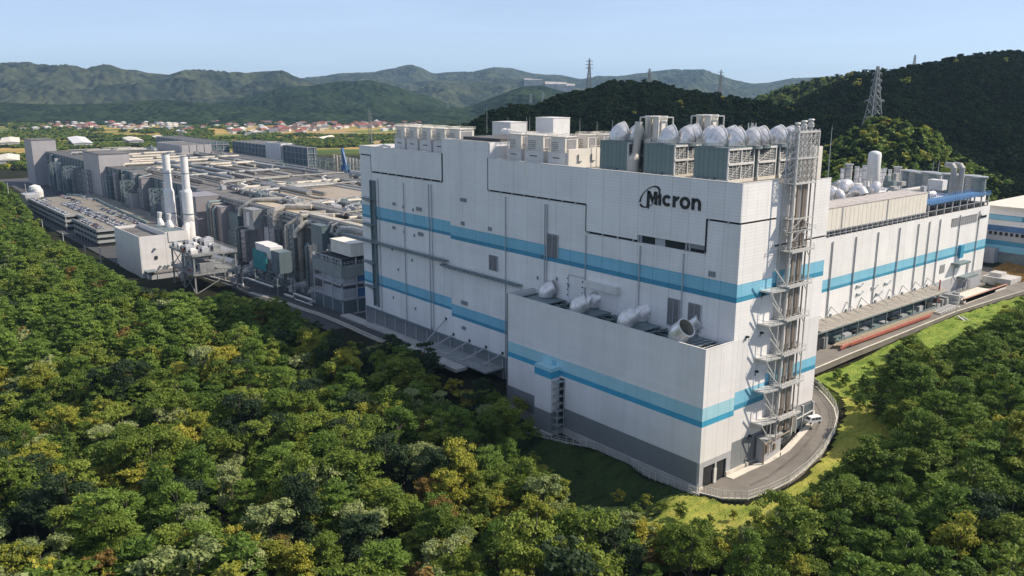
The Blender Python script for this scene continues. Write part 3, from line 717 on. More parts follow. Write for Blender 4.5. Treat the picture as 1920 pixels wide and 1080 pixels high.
# ================================================================== LAND
CT = np.array([(0,0,-.4),(-34,0,-1),(-56,0,-1.2),(-78,0,-2),(-90,0,-1.5),(-106,5,3),(-150,3,3.5),(-190,0,3),(-230,0,2),(-275,-4,1.8),(-350,-12,1.6),(-400,-40,1),(-450,-42,1),(-520,-45,1),
  (-620,-45,1),(-760,-42,2),(-900,-40,6),(-1050,-20,3),(-300,20,1.6),(-500,0,1.6),(-700,0,1.6),(-900,10,1.6),(-300,200,1.6),(-700,200,1.6),(-1000,200,1.6),(-500,100,1.6),(-900,100,1.6),
  (-15,-16,-5),(-35,-18,-5.5),(-60,-22,-4),(-100,-20,-1),(-150,-25,0),(-210,-35,0),(-280,-45,0),(10,-8,-2),(25,5,-1),(22,25,0),(20,45,2),(12,68,5),(2,85,8),(-8,98,11),
  (-63,-150,2),(-22,-125,3),(17,-85,4),(54,-47,6),(90,-12,8),(140,-100,6),(100,60,12),(-191,-148,-6),(-333,-125,-4),(-105,-90,0),(-304,-72,1),(-500,-110,8),(-784,-90,20),(-700,-180,26),(-1000,-120,26),(-400,-250,8),
  (-200,-250,2),(0,-250,4),(37,22,2),(62,54,12),(33,132,12),(15,92,9),(40,180,12),(30,260,13),(10,340,14),(80,200,20),(-2,150,13),(-6,200,13.6),(-10,260,14),(-30,330,16),(-60,300,16),(-60,200,16),(-60,100,15),(-100,100,8),
  (-100,40,5),(-200,40,4),(-30,70,10),(-20,90,12),(-60,400,16),(0,420,18),(-200,300,4),(120,300,30)], float)
def Hn(x, y):
    x = np.asarray(x, float); y = np.asarray(y, float); s = np.zeros(x.shape); ws = np.zeros(x.shape)
    for cx, cy, cz in CT:
        d2 = (x-cx)**2 + (y-cy)**2 + 9.0
        wt = d2 ** -1.7; s += wt*cz; ws += wt
    h = s / ws
    dd = np.hypot(x+300, y-60)                       # far out everything settles to the plain
    k = np.clip((dd-850)/900, 0, 1); k = k*k*(3-2*k)
    return h*(1-k) + (-9)*k
def H(x, y): return float(Hn(np.array([x]), np.array([y]))[0])
def hit(px, py, t0=120., dz=0.0):
    d = ray(px, py); t = t0
    for _ in range(400):
        p = CAM + d*t
        e = p.z - (H(p.x, p.y)+dz)
        if e < .15: break
        t += max(.2, e*.8)
    return CAM + d*t

# roads and yards are slabs let into the land; (outer, inner) edge pairs
low_out = [onz(1309, 923, 0), onz(1352, 934, 0), onz(1400, 935, .2), onz(1440, 922, .6), onz(1478, 903, 1.4), onz(1510, 878, 2.4), onz(1540, 848, 3.8), onz(1562, 812, 5.6), onz(1568, 785, 7.2), onz(1563, 765, 8.2), onz(1548, 745, 9.0), onz(1532, 728, 9.6), onz(1500, 700, 10)]
low_in = [Vector((0.4, 0, 0)), Vector((-6, 3, .1)), Vector((-6, 10, .3)), Vector((.4, 13, .6)), Vector((1.0, 20, 1.2)), Vector((2.2, 29, 1.8)), Vector((3.2, 38, 3.2)), Vector((1.6, 50, 5.6)), Vector((.6, 57, 7.0)), Vector((-3, 63, 8.2)), Vector((-9, 68, 9)), Vector((-16, 73, 9.6)), Vector((-28, 80, 10))]
up_out = [onz(1460, 715, 14.6), onz(1530, 690, 15), onz(1597, 662, 15), onz(1650, 641, 15), onz(1720, 613, 15.2), onz(1790, 585, 15.4), onz(1850, 566, 15.6), onz(1920, 545, 16), onz(2000, 525, 16)]
up_in = [Vector((-35, 66, 14.6)), Vector((-35, 80, 15)), Vector((-35, 110, 15)), Vector((-35, 140, 15)), Vector((-35, 185, 15.2)), Vector((-35, 225, 15.4)), Vector((-30, 262, 15.6)), onz(1920, 528, 16), onz(2000, 508, 16)]
def ribbon(name, A, B, m, th=2.5, lift=0.0, n=4):
    mb = MB(); V = []
    k = len(A)
    for i in range(k-1):
        for j in range(n):
            t = j/n; V.append((A[i].lerp(A[i+1], t), B[i].lerp(B[i+1], t)))
    V.append((A[-1], B[-1]))
    up = Vector((0, 0, lift)); dn = Vector((0, 0, -th))
    for (a, b), (c, d) in zip(V[:-1], V[1:]):
        mb.quad(a+up, c+up, d+up, b+up); mb.quad(a+up, a+dn, c+dn, c+up); mb.quad(b+up, d+up, d+dn, b+dn)
    return mb.build(name, m), V
o, V = ribbon('lower_road', low_out, low_in, ASPH); tag(o, kind='structure')
LOWV = V
o, V = ribbon('upper_road', up_out, up_in, ASPH); tag(o, kind='structure'); UPV = V
o = MB().box(-62, -35.1, 59.4, 330, 12, 15.3).build('wing_yard', ASPH); tag(o, kind='structure')
def edge_strip(name, V, side, off0, off1, z, m, th=.15, t0=0, t1=1):
    mb = MB(); n = len(V); a = []
    for i in range(int(t0*(n-1)), int(t1*(n-1))+1):
        p = V[i][side]; q = V[i][1-side]; d = (q-p); d.z = 0; d.normalize(); a.append((p + d*off0, p + d*off1))
    for (p, q), (r, s) in zip(a[:-1], a[1:]):
        up = Vector((0, 0, z)); dn = Vector((0, 0, z-th))
        mb.quad(p+up, r+up, s+up, q+up); mb.quad(p+up, p+dn, r+dn, r+up); mb.quad(q+up, s+up, s+dn, q+dn)
    o = mb.build(name, m); return o
o = edge_strip('kerb', UPV, 0, -.25, .2, .16, CONB, .3); tag(o, kind='structure')
o = edge_strip('kerb', LOWV, 0, -.4, .1, .2, CONB, .4, .0, 1); tag(o, kind='structure')
o = edge_strip('pavement', LOWV, 1, -.2, 2.2, .14, CONB, .5, .26, .75); tag(o, kind='structure')
# grass verge of the lower road bend
TYR = mat('tyre_polished_asphalt', (.135, .122, .105), .85, var=.3, scale=.3)
o = edge_strip('tyre_track', LOWV, 0, 5.4, 6.3, .008, TYR, .002, .25, .9); tag(o, kind='structure')
# plant yard on the left
o = MB().box(-1110, -214, -6, 312, -4, 2.0).box(-860, -446, -38, -6.01, -4, 2.0).build('plant_yard', ASPHD); tag(o, kind='structure')
fo = [onz(470, 548, 2.1), onz(540, 568, 2.3), onz(565, 577, 2.5), onz(600, 588, 2.8), onz(640, 604, 3.2), onz(700, 631, 3.8), onz(760, 655, 4.2)]
fi = [p + Vector((4, 13, .1)) for p in fo]
o, V = ribbon('front_road', fo, fi, ASPHD); tag(o, kind='structure')
o = edge_strip('kerb', V, 0, 0, .5, .25, CONB, 1); tag(o, kind='structure')
o = edge_strip('kerb', V, 0, -1.6, -1.2, .3, CONB, 1); tag(o, kind='structure')
o = MB().box(-232, -206, 9, 14, 2, 4.0).box(-206, -160, 8.6, 13.2, 2, 4.6).build('front_apron', CONC); tag(o, kind='structure')

# the land itself: one sheet out to the horizon
def lines(lo, hi, f0, f1, fine, mid0, mid1, mid):
    a = list(np.arange(f0, f1, fine))
    x = f1; 
    while x < mid1: a.append(x); x += mid
    st = mid
    while x < hi: a.append(x); st *= 1.22; x += st
    a.append(hi); b = []
    x = f0 - mid
    while x > mid0: b.append(x); x -= mid
    st = mid
    while x > lo: b.append(x); st *= 1.22; x -= st
    b.append(lo)
    return np.array(sorted(b + a))
gx = lines(-17000, 12000, -130, 70, 2.5, -1150, 200, 10)
gy = lines(-4000, 17000, -60, 140, 2.5, -260, 460, 8)
GX, GY = np.meshgrid(gx, gy)
Z = Hn(GX, GY)
Z += .25*np.sin(GX*.31+GY*.17)*np.cos(GY*.27-GX*.11)
def pip(px, py, poly):
    inside = np.zeros(px.shape, bool); n = len(poly); j = n-1
    for i in range(n):
        xi, yi = poly[i][0], poly[i][1]; xj, yj = poly[j][0], poly[j][1]
        c = ((yi > py) != (yj > py)) & (px < (xj-xi)*(py-yi)/((yj-yi) or 1e-9)+xi)
        inside ^= c; j = i
    return inside
def carve(A, B, grow=2.0):
    """push the land below a ribbon so that it never shows through"""
    global Z
    for i in range(len(A)-1):
        c = (A[i]+A[i+1]+B[i]+B[i+1])/4
        poly = [c + (p-c)*1.0 + (p-c).normalized()*grow for p in (A[i], A[i+1], B[i+1], B[i])]
        m = pip(GX, GY, poly); zz = min(p.z for p in (A[i], A[i+1], B[i], B[i+1])) - .35
        Z = np.where(m, np.minimum(Z, zz), Z)
carve(low_out, low_in, 1.5); carve(up_out, up_in, 1.0); carve(fo, fi, 1)
m = ((GX > -1112) & (GX < -212) & (GY > -7) & (GY < 314)) | ((GX > -862) & (GX < -444) & (GY > -40) & (GY < -5))
Z = np.where(m, np.minimum(Z, 1.7), Z)
m = (GX > -214) & (GX < -1) & (GY > -.5) & (GY < 62); Z = np.where(m & (GX < -88) , np.minimum(Z, 4.5), Z)
m = (GX > -89) & (GX < -1) & (GY > .5) & (GY < 60); Z = np.where(m, np.minimum(Z, -1), Z)
m = (GX > -62) & (GX < -16) & (GY > 92) & (GY < 332); Z = np.where(m, np.minimum(Z, 14.4), Z)
def grid_mesh(name, GX, GY, Z, mtl, smooth=True):
    ny, nx = GX.shape; me = bpy.data.meshes.new(name)
    co = np.stack([GX, GY, Z], -1).reshape(-1, 3)
    i = np.arange(ny-1)[:, None]*nx + np.arange(nx-1)[None]
    f = np.stack([i, i+1, i+nx+1, i+nx], -1).reshape(-1, 4)
    me.vertices.add(len(co)); me.vertices.foreach_set('co', co.ravel())
    me.loops.add(f.size); me.loops.foreach_set('vertex_index', f.ravel().astype(np.int32))
    me.polygons.add(len(f)); me.polygons.foreach_set('loop_start', np.arange(0, f.size, 4, dtype=np.int32))
    me.polygons.foreach_set('loop_total', np.full(len(f), 4, np.int32))
    if smooth: me.polygons.foreach_set('use_smooth', np.ones(len(f), bool))
    me.materials.append(mtl); me.update(); me.validate()
    o = bpy.data.objects.new(name, me); COL.objects.link(o); return o

def ground_mat():
    m, nt, b = newmat('land'); L = nt.links.new
    g = N(nt, 'ShaderNodeNewGeometry')
    ln = N(nt, 'ShaderNodeVectorMath', operation='LENGTH')
    sb = N(nt, 'ShaderNodeVectorMath', operation='SUBTRACT'); sb.inputs[1].default_value = (-300, 60, 0)
    L(g.outputs['Position'], sb.inputs[0]); L(sb.outputs[0], ln.inputs[0])
    far = N(nt, 'ShaderNodeMapRange'); far.inputs['From Min'].default_value = 950; far.inputs['From Max'].default_value = 1150; L(ln.outputs['Value'], far.inputs['Value'])
    vo = N(nt, 'ShaderNodeTexVoronoi', feature='F1'); vo.inputs['Scale'].default_value = .011
    mp = N(nt, 'ShaderNodeMapping'); mp.inputs['Rotation'].default_value = (0, 0, .5); mp.inputs['Scale'].default_value = (1, .5, 1)
    L(g.outputs['Position'], mp.inputs['Vector']); L(mp.outputs[0], vo.inputs['Vector'])
    sp = N(nt, 'ShaderNodeSeparateColor'); L(vo.outputs['Color'], sp.inputs[0])
    cr = N(nt, 'ShaderNodeValToRGB'); cr.color_ramp.interpolation = 'CONSTANT'
    e = cr.color_ramp.elements; e[0].position = 0; e[0].color = (.30, .22, .06, 1); e[1].position = .3; e[1].color = (.38, .26, .09, 1)
    for p, c in ((.5, (.14, .17, .04, 1)), (.66, (.24, .20, .06, 1)), (.8, (.08, .12, .03, 1)), (.92, (.33, .24, .12, 1))):
        q = e.new(p); q.color = c
    L(sp.outputs[0], cr.inputs[0])
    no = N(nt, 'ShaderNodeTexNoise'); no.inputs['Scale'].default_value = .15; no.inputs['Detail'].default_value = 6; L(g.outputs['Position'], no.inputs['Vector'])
    c2 = N(nt, 'ShaderNodeValToRGB'); e = c2.color_ramp.elements; e[0].position = .35; e[0].color = (.012, .014, .008, 1); e[1].position = .7; e[1].color = (.028, .030, .014, 1)  # near-black floor colour deepens the shade between the trees
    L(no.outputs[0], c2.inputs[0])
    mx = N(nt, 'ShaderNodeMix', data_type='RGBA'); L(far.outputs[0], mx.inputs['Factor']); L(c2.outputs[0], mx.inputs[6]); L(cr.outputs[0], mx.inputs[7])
    L(mx.outputs[2], b.inputs['Base Color']); b.inputs['Roughness'].default_value = 1; b.inputs['Specular IOR Level'].default_value = .1
    return m
LAND = ground_mat()
o = grid_mesh('ground', GX, GY, Z, LAND); tag(o, kind='structure')

# ---- grass banks: rough sheets a little above the land
def grass_mat(name, c1, c2, c3):
    m, nt, b = newmat(name); L = nt.links.new
    g = N(nt, 'ShaderNodeNewGeometry'); n1 = N(nt, 'ShaderNodeTexNoise'); n1.inputs['Scale'].default_value = .16; n1.inputs['Detail'].default_value = 8; n1.inputs['Roughness'].default_value = .7
    L(g.outputs['Position'], n1.inputs['Vector'])
    mpg = N(nt, 'ShaderNodeMapping'); mpg.inputs['Rotation'].default_value = (0, 0, .9); mpg.inputs['Scale'].default_value = (1.8, .6, 1); L(g.outputs['Position'], mpg.inputs['Vector']); L(mpg.outputs[0], n1.inputs['Vector'])
    cr = N(nt, 'ShaderNodeValToRGB'); e = cr.color_ramp.elements; e[0].position = .32; e[0].color = (*c1, 1); e[1].position = .68; e[1].color = (*c3, 1); q = e.new(.5); q.color = (*c2, 1)
    L(n1.outputs[0], cr.inputs[0]); L(cr.outputs[0], b.inputs['Base Color']); b.inputs['Roughness'].default_value = 1; b.inputs['Specular IOR Level'].default_value = .1
    n2 = N(nt, 'ShaderNodeTexNoise'); n2.inputs['Scale'].default_value = 2.5; n2.inputs['Detail'].default_value = 4; L(g.outputs['Position'], n2.inputs['Vector'])
    bp = N(nt, 'ShaderNodeBump'); bp.inputs['Strength'].default_value = .7; bp.inputs['Distance'].default_value = .4; L(n2.outputs[0], bp.inputs['Height']); L(bp.outputs[0], b.inputs['Normal'])
    return m
GRASSY = grass_mat('dry_yellow_grass', (.11, .17, .03), (.26, .28, .055), (.40, .35, .09))
GRASSG = grass_mat('mown_green_grass', (.08, .15, .025), (.18, .25, .045), (.28, .32, .07))
GRASSD = grass_mat('shade_toned_grass', (.020, .035, .012), (.035, .06, .018), (.055, .08, .022))  # annex shadow on the grass is put into this dark colour
def Zs(x, y): return Hn(x, y) + .25*np.sin(x*.31+y*.17)*np.cos(y*.27-x*.11)
def grass_patch(name, pix, mtl, label, dz=.18, blades=9000, bs=.45, step=1.2):
    poly = [hit(a, b) for a, b in pix]
    xs = np.arange(min(p.x for p in poly), max(p.x for p in poly)+step, step); ys = np.arange(min(p.y for p in poly), max(p.y for p in poly)+step, step)
    X, Y = np.meshgrid(xs, ys); ins = pip(X, Y, poly)
    zz = Zs(X, Y) + dz + rng.normal(0, .07, X.shape)
    # stay clear of roads
    for A, B in ((low_out, low_in), (up_out, up_in)):
        for i in range(len(A)-1):
            c = (A[i]+A[i+1]+B[i]+B[i+1])/4
            pl = [c+(p-c)+(p-c).normalized()*.8 for p in (A[i], A[i+1], B[i+1], B[i])]
            ins &= ~pip(X, Y, pl)
    idx = -np.ones(X.shape, int); idx[ins] = np.arange(ins.sum())
    V = np.stack([X[ins], Y[ins], zz[ins]], -1)
    q = ins[:-1, :-1] & ins[1:, :-1] & ins[:-1, 1:] & ins[1:, 1:]
    F = np.stack([idx[:-1, :-1][q], idx[:-1, 1:][q], idx[1:, 1:][q], idx[1:, :-1][q]], -1)
    k = rng.integers(0, len(V), blades); P = V[k] + np.c_[rng.uniform(-.7, .7, (blades, 2)), np.zeros(blades)]
    a = rng.uniform(0, 2*np.pi, blades); s = rng.uniform(.5, 1.2, blades)*bs
    d = np.c_[np.cos(a), np.sin(a), np.zeros(blades)]*s[:, None]
    u = np.c_[rng.uniform(-.4, .4, (blades, 2)), np.ones(blades)]*s[:, None]
    B = np.concatenate([P-d*.5-[0, 0, .1], P+d*.5-[0, 0, .1], P+u+d*.2, P+u*.8-d*.3], 0)
    n0 = len(V); ar = np.arange(blades); FB = np.stack([ar, ar+blades, ar+2*blades, ar+3*blades], -1)+n0
    me = bpy.data.meshes.new(name); co = np.concatenate([V, B], 0); f = np.concatenate([F, FB], 0)
    me.vertices.add(len(co)); me.vertices.foreach_set('co', co.ravel()); me.loops.add(f.size); me.loops.foreach_set('vertex_index', f.ravel().astype(np.int32))
    me.polygons.add(len(f)); me.polygons.foreach_set('loop_start', np.arange(0, f.size, 4, dtype=np.int32)); me.polygons.foreach_set('loop_total', np.full(len(f), 4, np.int32))
    me.materials.append(mtl); me.update(); me.validate()
    o = bpy.data.objects.new(name, me); COL.objects.link(o); tag(o, label, 'grass', kind='stuff'); return o
grass_patch('grass', [(985, 813), (1100, 840), (1170, 864), (1205, 892), (1312, 928), (1270, 935), (1180, 1010), (1060, 1010), (930, 900), (940, 800)], GRASSD, 'grass below the annex wall, coloured dark for the annex shadow', blades=7000, bs=.28)
grass_patch('grass', [(1230, 938), (1312, 927), (1400, 941), (1482, 908), (1545, 852), (1583, 775), (1575, 745), (1600, 740), (1690, 790), (1700, 860), (1560, 980), (1440, 1050), (1250, 1060), (1180, 1010)], GRASSY, 'sunny yellow-green grass bank outside the fenced road bend', blades=4500, bs=.26)
grass_patch('grass', [(1500, 706), (1530, 692), (1650, 644), (1790, 588), (1920, 547), (1990, 530), (1990, 640), (1850, 650), (1740, 710), (1640, 760), (1580, 745), (1545, 722), (1525, 716)], GRASSG, 'green grass slope under the white kerb of the upper road', blades=6000, bs=.28)
grass_patch('grass', [(1530, 718), (1548, 722), (1573, 745), (1570, 770), (1560, 758), (1545, 742), (1530, 728)], GRASSG, 'small green verge inside the fence of the road bend', blades=1500, bs=.3)
# ================================================================== TREES
def leaf_mat(name, cols, trans=.32, rnd=1.0):
    m, nt, b = newmat(name); L = nt.links.new
    oi = N(nt, 'ShaderNodeObjectInfo'); g = N(nt, 'ShaderNodeNewGeometry')
    ad = N(nt, 'ShaderNodeMath', operation='MULTIPLY_ADD'); ad.inputs[1].default_value = .52; L(g.outputs['Random Per Island'], ad.inputs[0])
    mu = N(nt, 'ShaderNodeMath', operation='MULTIPLY'); mu.inputs[1].default_value = .48; L(oi.outputs['Random'], mu.inputs[0]); L(mu.outputs[0], ad.inputs[2])
    cr = N(nt, 'ShaderNodeValToRGB'); e = cr.color_ramp.elements
    e[0].position = 0; e[0].color = (*cols[0], 1); e[1].position = 1; e[1].color = (*cols[-1], 1)
    for i, c in enumerate(cols[1:-1]): q = e.new((i+1)/(len(cols)-1)); q.color = (*c, 1)
    L(ad.outputs[0], cr.inputs[0]); L(cr.outputs[0], b.inputs['Base Color'])
    b.inputs['Roughness'].default_value = .65; b.inputs['Specular IOR Level'].default_value = .25
    tr = N(nt, 'ShaderNodeBsdfTranslucent'); L(cr.outputs[0], tr.inputs[0])
    ms = N(nt, 'ShaderNodeMixShader'); ms.inputs[0].default_value = trans; L(b.outputs[0], ms.inputs[1]); L(tr.outputs[0], ms.inputs[2])
    L(ms.outputs[0], nt.nodes['Material Output'].inputs[0])
    return m
LEAF = {
 'pine': leaf_mat('pine_needles', [(.042, .085, .013), (.12, .205, .028), (.25, .34, .06)]),
 'oak': leaf_mat('green_leaves', [(.05, .09, .012), (.14, .205, .026), (.31, .34, .055)]),
 'yellow': leaf_mat('yellowing_leaves', [(.10, .15, .02), (.26, .28, .035), (.50, .42, .06)]),
 'pale': leaf_mat('pale_leaves', [(.10, .15, .045), (.24, .29, .10), (.42, .45, .20)]),
 'rust': leaf_mat('rusty_leaves', [(.08, .075, .02), (.20, .14, .035), (.34, .20, .06)]),
 'dark': leaf_mat('dark_evergreen_leaves', [(.018, .038, .016), (.032, .06, .022), (.05, .08, .028)]),
 'cypress': leaf_mat('cypress_needles', [(.04, .075, .016), (.07, .12, .022), (.09, .15, .025)]),
}
BARK = mat('bark', (.10, .085, .07), .95, var=.3, scale=2)
def quads_mesh(name, P, Nn, S, mtl, extra=None, asp=.75, along=None):
    """leaf clumps: a bent quad (two triangles) at each point P, facing Nn, size S"""
    n = len(P); Nn = Nn/np.linalg.norm(Nn, axis=1, keepdims=True)
    r = rng.normal(size=(n, 3)); T = np.cross(Nn, r) if along is None else along - Nn*np.sum(along*Nn, 1, keepdims=True); T /= np.linalg.norm(T, axis=1, keepdims=True)+1e-9; Bt = np.cross(Nn, T)
    s = S[:, None]*.5
    c = np.concatenate([P-T*s-Bt*s*asp, P+T*s-Bt*s*asp*.6, P+T*s*.8+Bt*s*asp + Nn*s*.35, P-T*s*.7+Bt*s*asp], 0)
    a = np.arange(n); f = np.stack([a, a+n, a+2*n, a+3*n], -1)
    me = bpy.data.meshes.new(name); me.vertices.add(len(c)); me.vertices.foreach_set('co', c.ravel())
    me.loops.add(f.size); me.loops.foreach_set('vertex_index', f.ravel().astype(np.int32)); me.polygons.add(n)
    me.polygons.foreach_set('loop_start', np.arange(0, f.size, 4, dtype=np.int32)); me.polygons.foreach_set('loop_total', np.full(n, 4, np.int32))
    me.materials.append(mtl); me.update(); return me
def crown_points(kind, h, nl, seed):
    rs = np.random.default_rng(seed)
    cl = []
    if kind == 'pine':          # tiers of flat drooping boughs, open between
        for i in range(62):
            u = (int(i/62*9)+rs.uniform(.1, .7))/9*.72+.28; a = rs.uniform(0, 2*np.pi); R = (1.04-u)**.62*h*.47+.25
            r = R*rs.uniform(.25, 1)**.6; cl.append((r*np.cos(a), r*np.sin(a), h*u-.10*r, .55+.62*(1.05-u)+.25*rs.random(), .38))
    elif kind == 'cypress':
        for i in range(22):
            u = i/22; a = rs.uniform(0, 2*np.pi); R = (1-u)*h*.13+.25; cl.append((R*.5*np.cos(a), R*.5*np.sin(a), h*(.08+.92*u), R+.2, 1.6))
    else:
        Wd = h*rs.uniform(.26, .38); lop = rs.normal(0, .12, 2)
        big = []
        for i in range(13):      # main boughs, each carrying a handful of leafy sprays
            v = rs.normal(size=3); v /= np.linalg.norm(v); v[2] = rs.uniform(-.95, .95); q = rs.uniform(.5, .9); tp = 1-.45*max(v[2], 0); big.append((v*np.array([Wd*tp, Wd*tp, h*.40])*q, rs.uniform(.11, .19)*h))
        for i in range(74):
            c0, r0 = big[rs.integers(13)]; v = rs.normal(size=3); v /= np.linalg.norm(v); v[2] = abs(v[2])*.9-.25; p = c0+v*r0*rs.uniform(.6, 1.15)
            cl.append((p[0]+lop[0]*Wd, p[1]+lop[1]*Wd, h*.58+p[2], rs.uniform(.35, .95)*h/11, .55))
    cl = np.array(cl); w_ = cl[:, 3]**2; w_ /= w_.sum()
    k = rs.choice(len(cl), nl, p=w_); c = cl[k]
    v = rs.normal(size=(nl, 3)); v /= np.linalg.norm(v, axis=1, keepdims=True); q = rs.uniform(.35, 1.02, nl)**.5; q = np.where(rs.random(nl) < .24, q*1.6, q)
    v[:, 2] = np.where(v[:, 2] < -.3, -v[:, 2], v[:, 2])
    P = c[:, :3] + v*q[:, None]*c[:, 3:4]*np.stack([np.ones(nl), np.ones(nl), c[:, 4]], -1)
    Nn = v*.7 + rs.normal(0, .55, (nl, 3)) + [0, 0, .55]
    return P, Nn, cl
def tree_proto(kind, h, nl, ls, seed, root_name, leafkey=None):
    P, Nn, cl = crown_points(kind, h, nl, seed); rs = np.random.default_rng(seed+99)
    pine = kind == 'pine'; al = P*np.array([1, 1, .15])+rs.normal(0, .8, P.shape) if pine else None
    me = quads_mesh('crown_'+root_name, P, Nn, rs.uniform(.6, 1.3, nl)*ls*(1.5 if pine else 1), LEAF[leafkey or kind], asp=.34 if pine else .75, along=al)
    tb = MB(); tb.tube([(0, 0, -1.5), (0, 0, h*.3), (rs.normal(0, .15), rs.normal(0, .15), h*.62), (0, 0, h*.92)], [h*.022, h*.018, h*.011, .03], 7)
    for j in range(9):
        c = cl[rs.integers(len(cl))]; z0 = min(h*.75, max(h*.25, c[2]-h*.18)); tb.tube([(0, 0, z0), (c[0]*.5, c[1]*.5, (z0+c[2])/2+.1), (c[0]*.95, c[1]*.95, c[2])], [h*.009, h*.006, .03], 5)
    tm = tb.mesh('trunk_'+root_name, BARK)
    return me, tm
KINDS = {  # name, label text, heights, variants, leaf size
 'pine': ('pine_tree', 'pine tree'), 'oak': ('broadleaf_tree', 'tree'), 'yellow': ('yellow_tree', 'tree'), 'pale': ('pale_tree', 'tree'),
 'rust': ('rusty_tree', 'tree'), 'dark': ('evergreen_tree', 'tree'), 'cypress': ('cypress_tree', 'tree')}
DESC = {'pine': 'green pine with tiered flat boughs', 'oak': 'round mid-green leafy tree', 'yellow': 'tree with yellowing autumn leaves', 'pale': 'pale grey-green leafy tree',
        'rust': 'tree with rusty orange autumn leaves', 'dark': 'dark blue-green bushy evergreen tree', 'cypress': 'slim bright green cypress'}
NEAR = {}; MID = {}; FARP = {}
for kd, nv, h in (('pine', 4, 12), ('oak', 5, 13), ('yellow', 4, 12), ('pale', 2, 12), ('rust', 2, 10), ('dark', 2, 13), ('cypress', 2, 10)):
    shape = kd if kd in ('pine', 'cypress') else 'round'
    NEAR[kd] = [tree_proto(shape, h, 8600 if kd != 'cypress' else 3200, .31, 100+i*7+len(kd), kd, kd) for i in range(nv)]
    MID[kd] = [tree_proto(shape, h, 3400 if kd != 'cypress' else 1400, .49, 300+i*7+len(kd), kd+'_mid', kd) for i in range(min(nv, 3))]
# canopy line of the photograph: nothing may stand up across it (x, y in the 1920 frame)
CL = np.array([(-400,330),(0,338),(40,352),(60,402),(90,440),(130,456),(180,482),(215,506),(250,522),(275,534),(300,532),(340,536),(360,545),(395,550),(430,540),(450,548),(490,552),(540,560),(560,584),(600,602),(640,625),(690,646),
  (720,620),(760,614),(785,634),(800,648),(830,660),(860,650),(880,663),(930,686),(955,698),(972,724),(985,760),(992,810),(1000,838),(1030,874),(1060,922),(1120,950),(1180,958),(1215,966),(1300,985),(1400,985),
  (1440,960),(1480,940),(1510,920),(1545,892),(1590,854),(1640,814),(1648,760),(1652,700),(1660,672),(1690,640),(1700,618),(1716,612),(1740,652),(1790,628),(1815,606),(1850,594),(1875,584),(1900,566),(1930,560),(2400,540)], float)
Rm = np.array([list(_r2), list(_u2), list(_f)]); CA = np.array(list(CAM))
def proj(P):
    q = (np.asarray(P, float)-CA) @ Rm.T
    return 960+FPX*q[..., 0]/q[..., 2], 540-FPX*q[..., 1]/q[..., 2], q[..., 2]
step = 6.6
X, Y = np.meshgrid(np.arange(-1050, 190, step), np.arange(-330, 360, step))
X = X + rng.uniform(-.42, .42, X.shape)*step + (np.arange(X.shape[0])[:, None] % 2)*step*.5; Y = Y + rng.uniform(-.42, .42, Y.shape)*step
X, Y = X.ravel(), Y.ravel(); Zt = Zs(X, Y); S = rng.uniform(.75, 1.75, X.shape)**1.0
ok = np.ones(X.shape, bool)
hgt = 12.5*S
for fz, fr in ((1.0, 0), (.7, -.33), (.7, .33), (.35, 0)):
    Pq = np.stack([X + _r2.x*fr*hgt, Y + _r2.y*fr*hgt, Zt + fz*hgt], -1); px, py, dz = proj(Pq)
    ok &= (dz > 75) & (py > np.interp(px, CL[:, 0], CL[:, 1]))
px, py, dep = proj(np.stack([X, Y, Zt+6], -1))
ok &= rng.random(X.shape) > np.where((px_r := proj(np.stack([X, Y, Zt], -1))[0]) < 1450, .27, .08)
ok &= (px > -260) & (px < 2180) & (py < 1290) & (dep > 95)
ok &= ~((X > -216) & (X < 2) & (Y > -8) & (Y < 70)) & ~((X < -214) & (Y > -9)) & ~((X > -864) & (X < -440) & (Y > -41))
for A, B in ((low_out, low_in), (up_out, up_in), (fo, fi)):
    for i in range(len(A)-1):
        c = (A[i]+A[i+1]+B[i]+B[i+1])/4; ok &= ~pip(X, Y, [c+(p-c)+(p-c).normalized()*4 for p in (A[i], A[i+1], B[i+1], B[i])])
ok &= ~((X < -16) & (Y > 60))
X, Y, Zt, S, px, py, dep = [a[ok] for a in (X, Y, Zt, S, px, py, dep)]
# a fringe of trees whose tops reach exactly up to the edge of the wood
fx = []
for q in np.arange(-40, 1960, 13.0):
    yl = float(np.interp(q, CL[:, 0], CL[:, 1])) + rng.uniform(1, 12); h_ = rng.uniform(8.5, 13.5)
    d = ray(q, yl); t = 110.
    for _ in range(500):
        P_ = CAM + d*t; e = P_.z - (H(P_.x, P_.y) + h_)
        if e < .2 or t > 900: break
        t += max(.3, e*.6)
    if t < 900: fx.append((P_.x, P_.y, h_/12.5))
fx = np.array(fx); m_ = np.ones(len(fx), bool)
for A, B in ((low_out, low_in), (up_out, up_in), (fo, fi)):
    for i in range(len(A)-1):
        c = (A[i]+A[i+1]+B[i]+B[i+1])/4; m_ &= ~pip(fx[:, 0], fx[:, 1], [c+(p-c)+(p-c).normalized()*2.5 for p in (A[i], A[i+1], B[i+1], B[i])])
m_ &= ~((fx[:, 0] > -216) & (fx[:, 0] < 3) & (fx[:, 1] > -3.5) & (fx[:, 1] < 70)) & ~((fx[:, 0] < -214) & (fx[:, 1] > -7)) & ~((fx[:, 0] < -16) & (fx[:, 1] > 60)) & ~((fx[:, 0] > -864) & (fx[:, 0] < -440) & (fx[:, 1] > -39))
shr = [hit(a, b) for a, b in ((1585, 722), (1600, 738), (1620, 724), (1640, 704), (1628, 750), (1648, 732), (1660, 706), (1612, 764), (1650, 764), (1570, 712), (1632, 690), (1240, 962), (1210, 950), (1275, 975), (1330, 982), (1375, 978), (1160, 945), (1190, 975))]
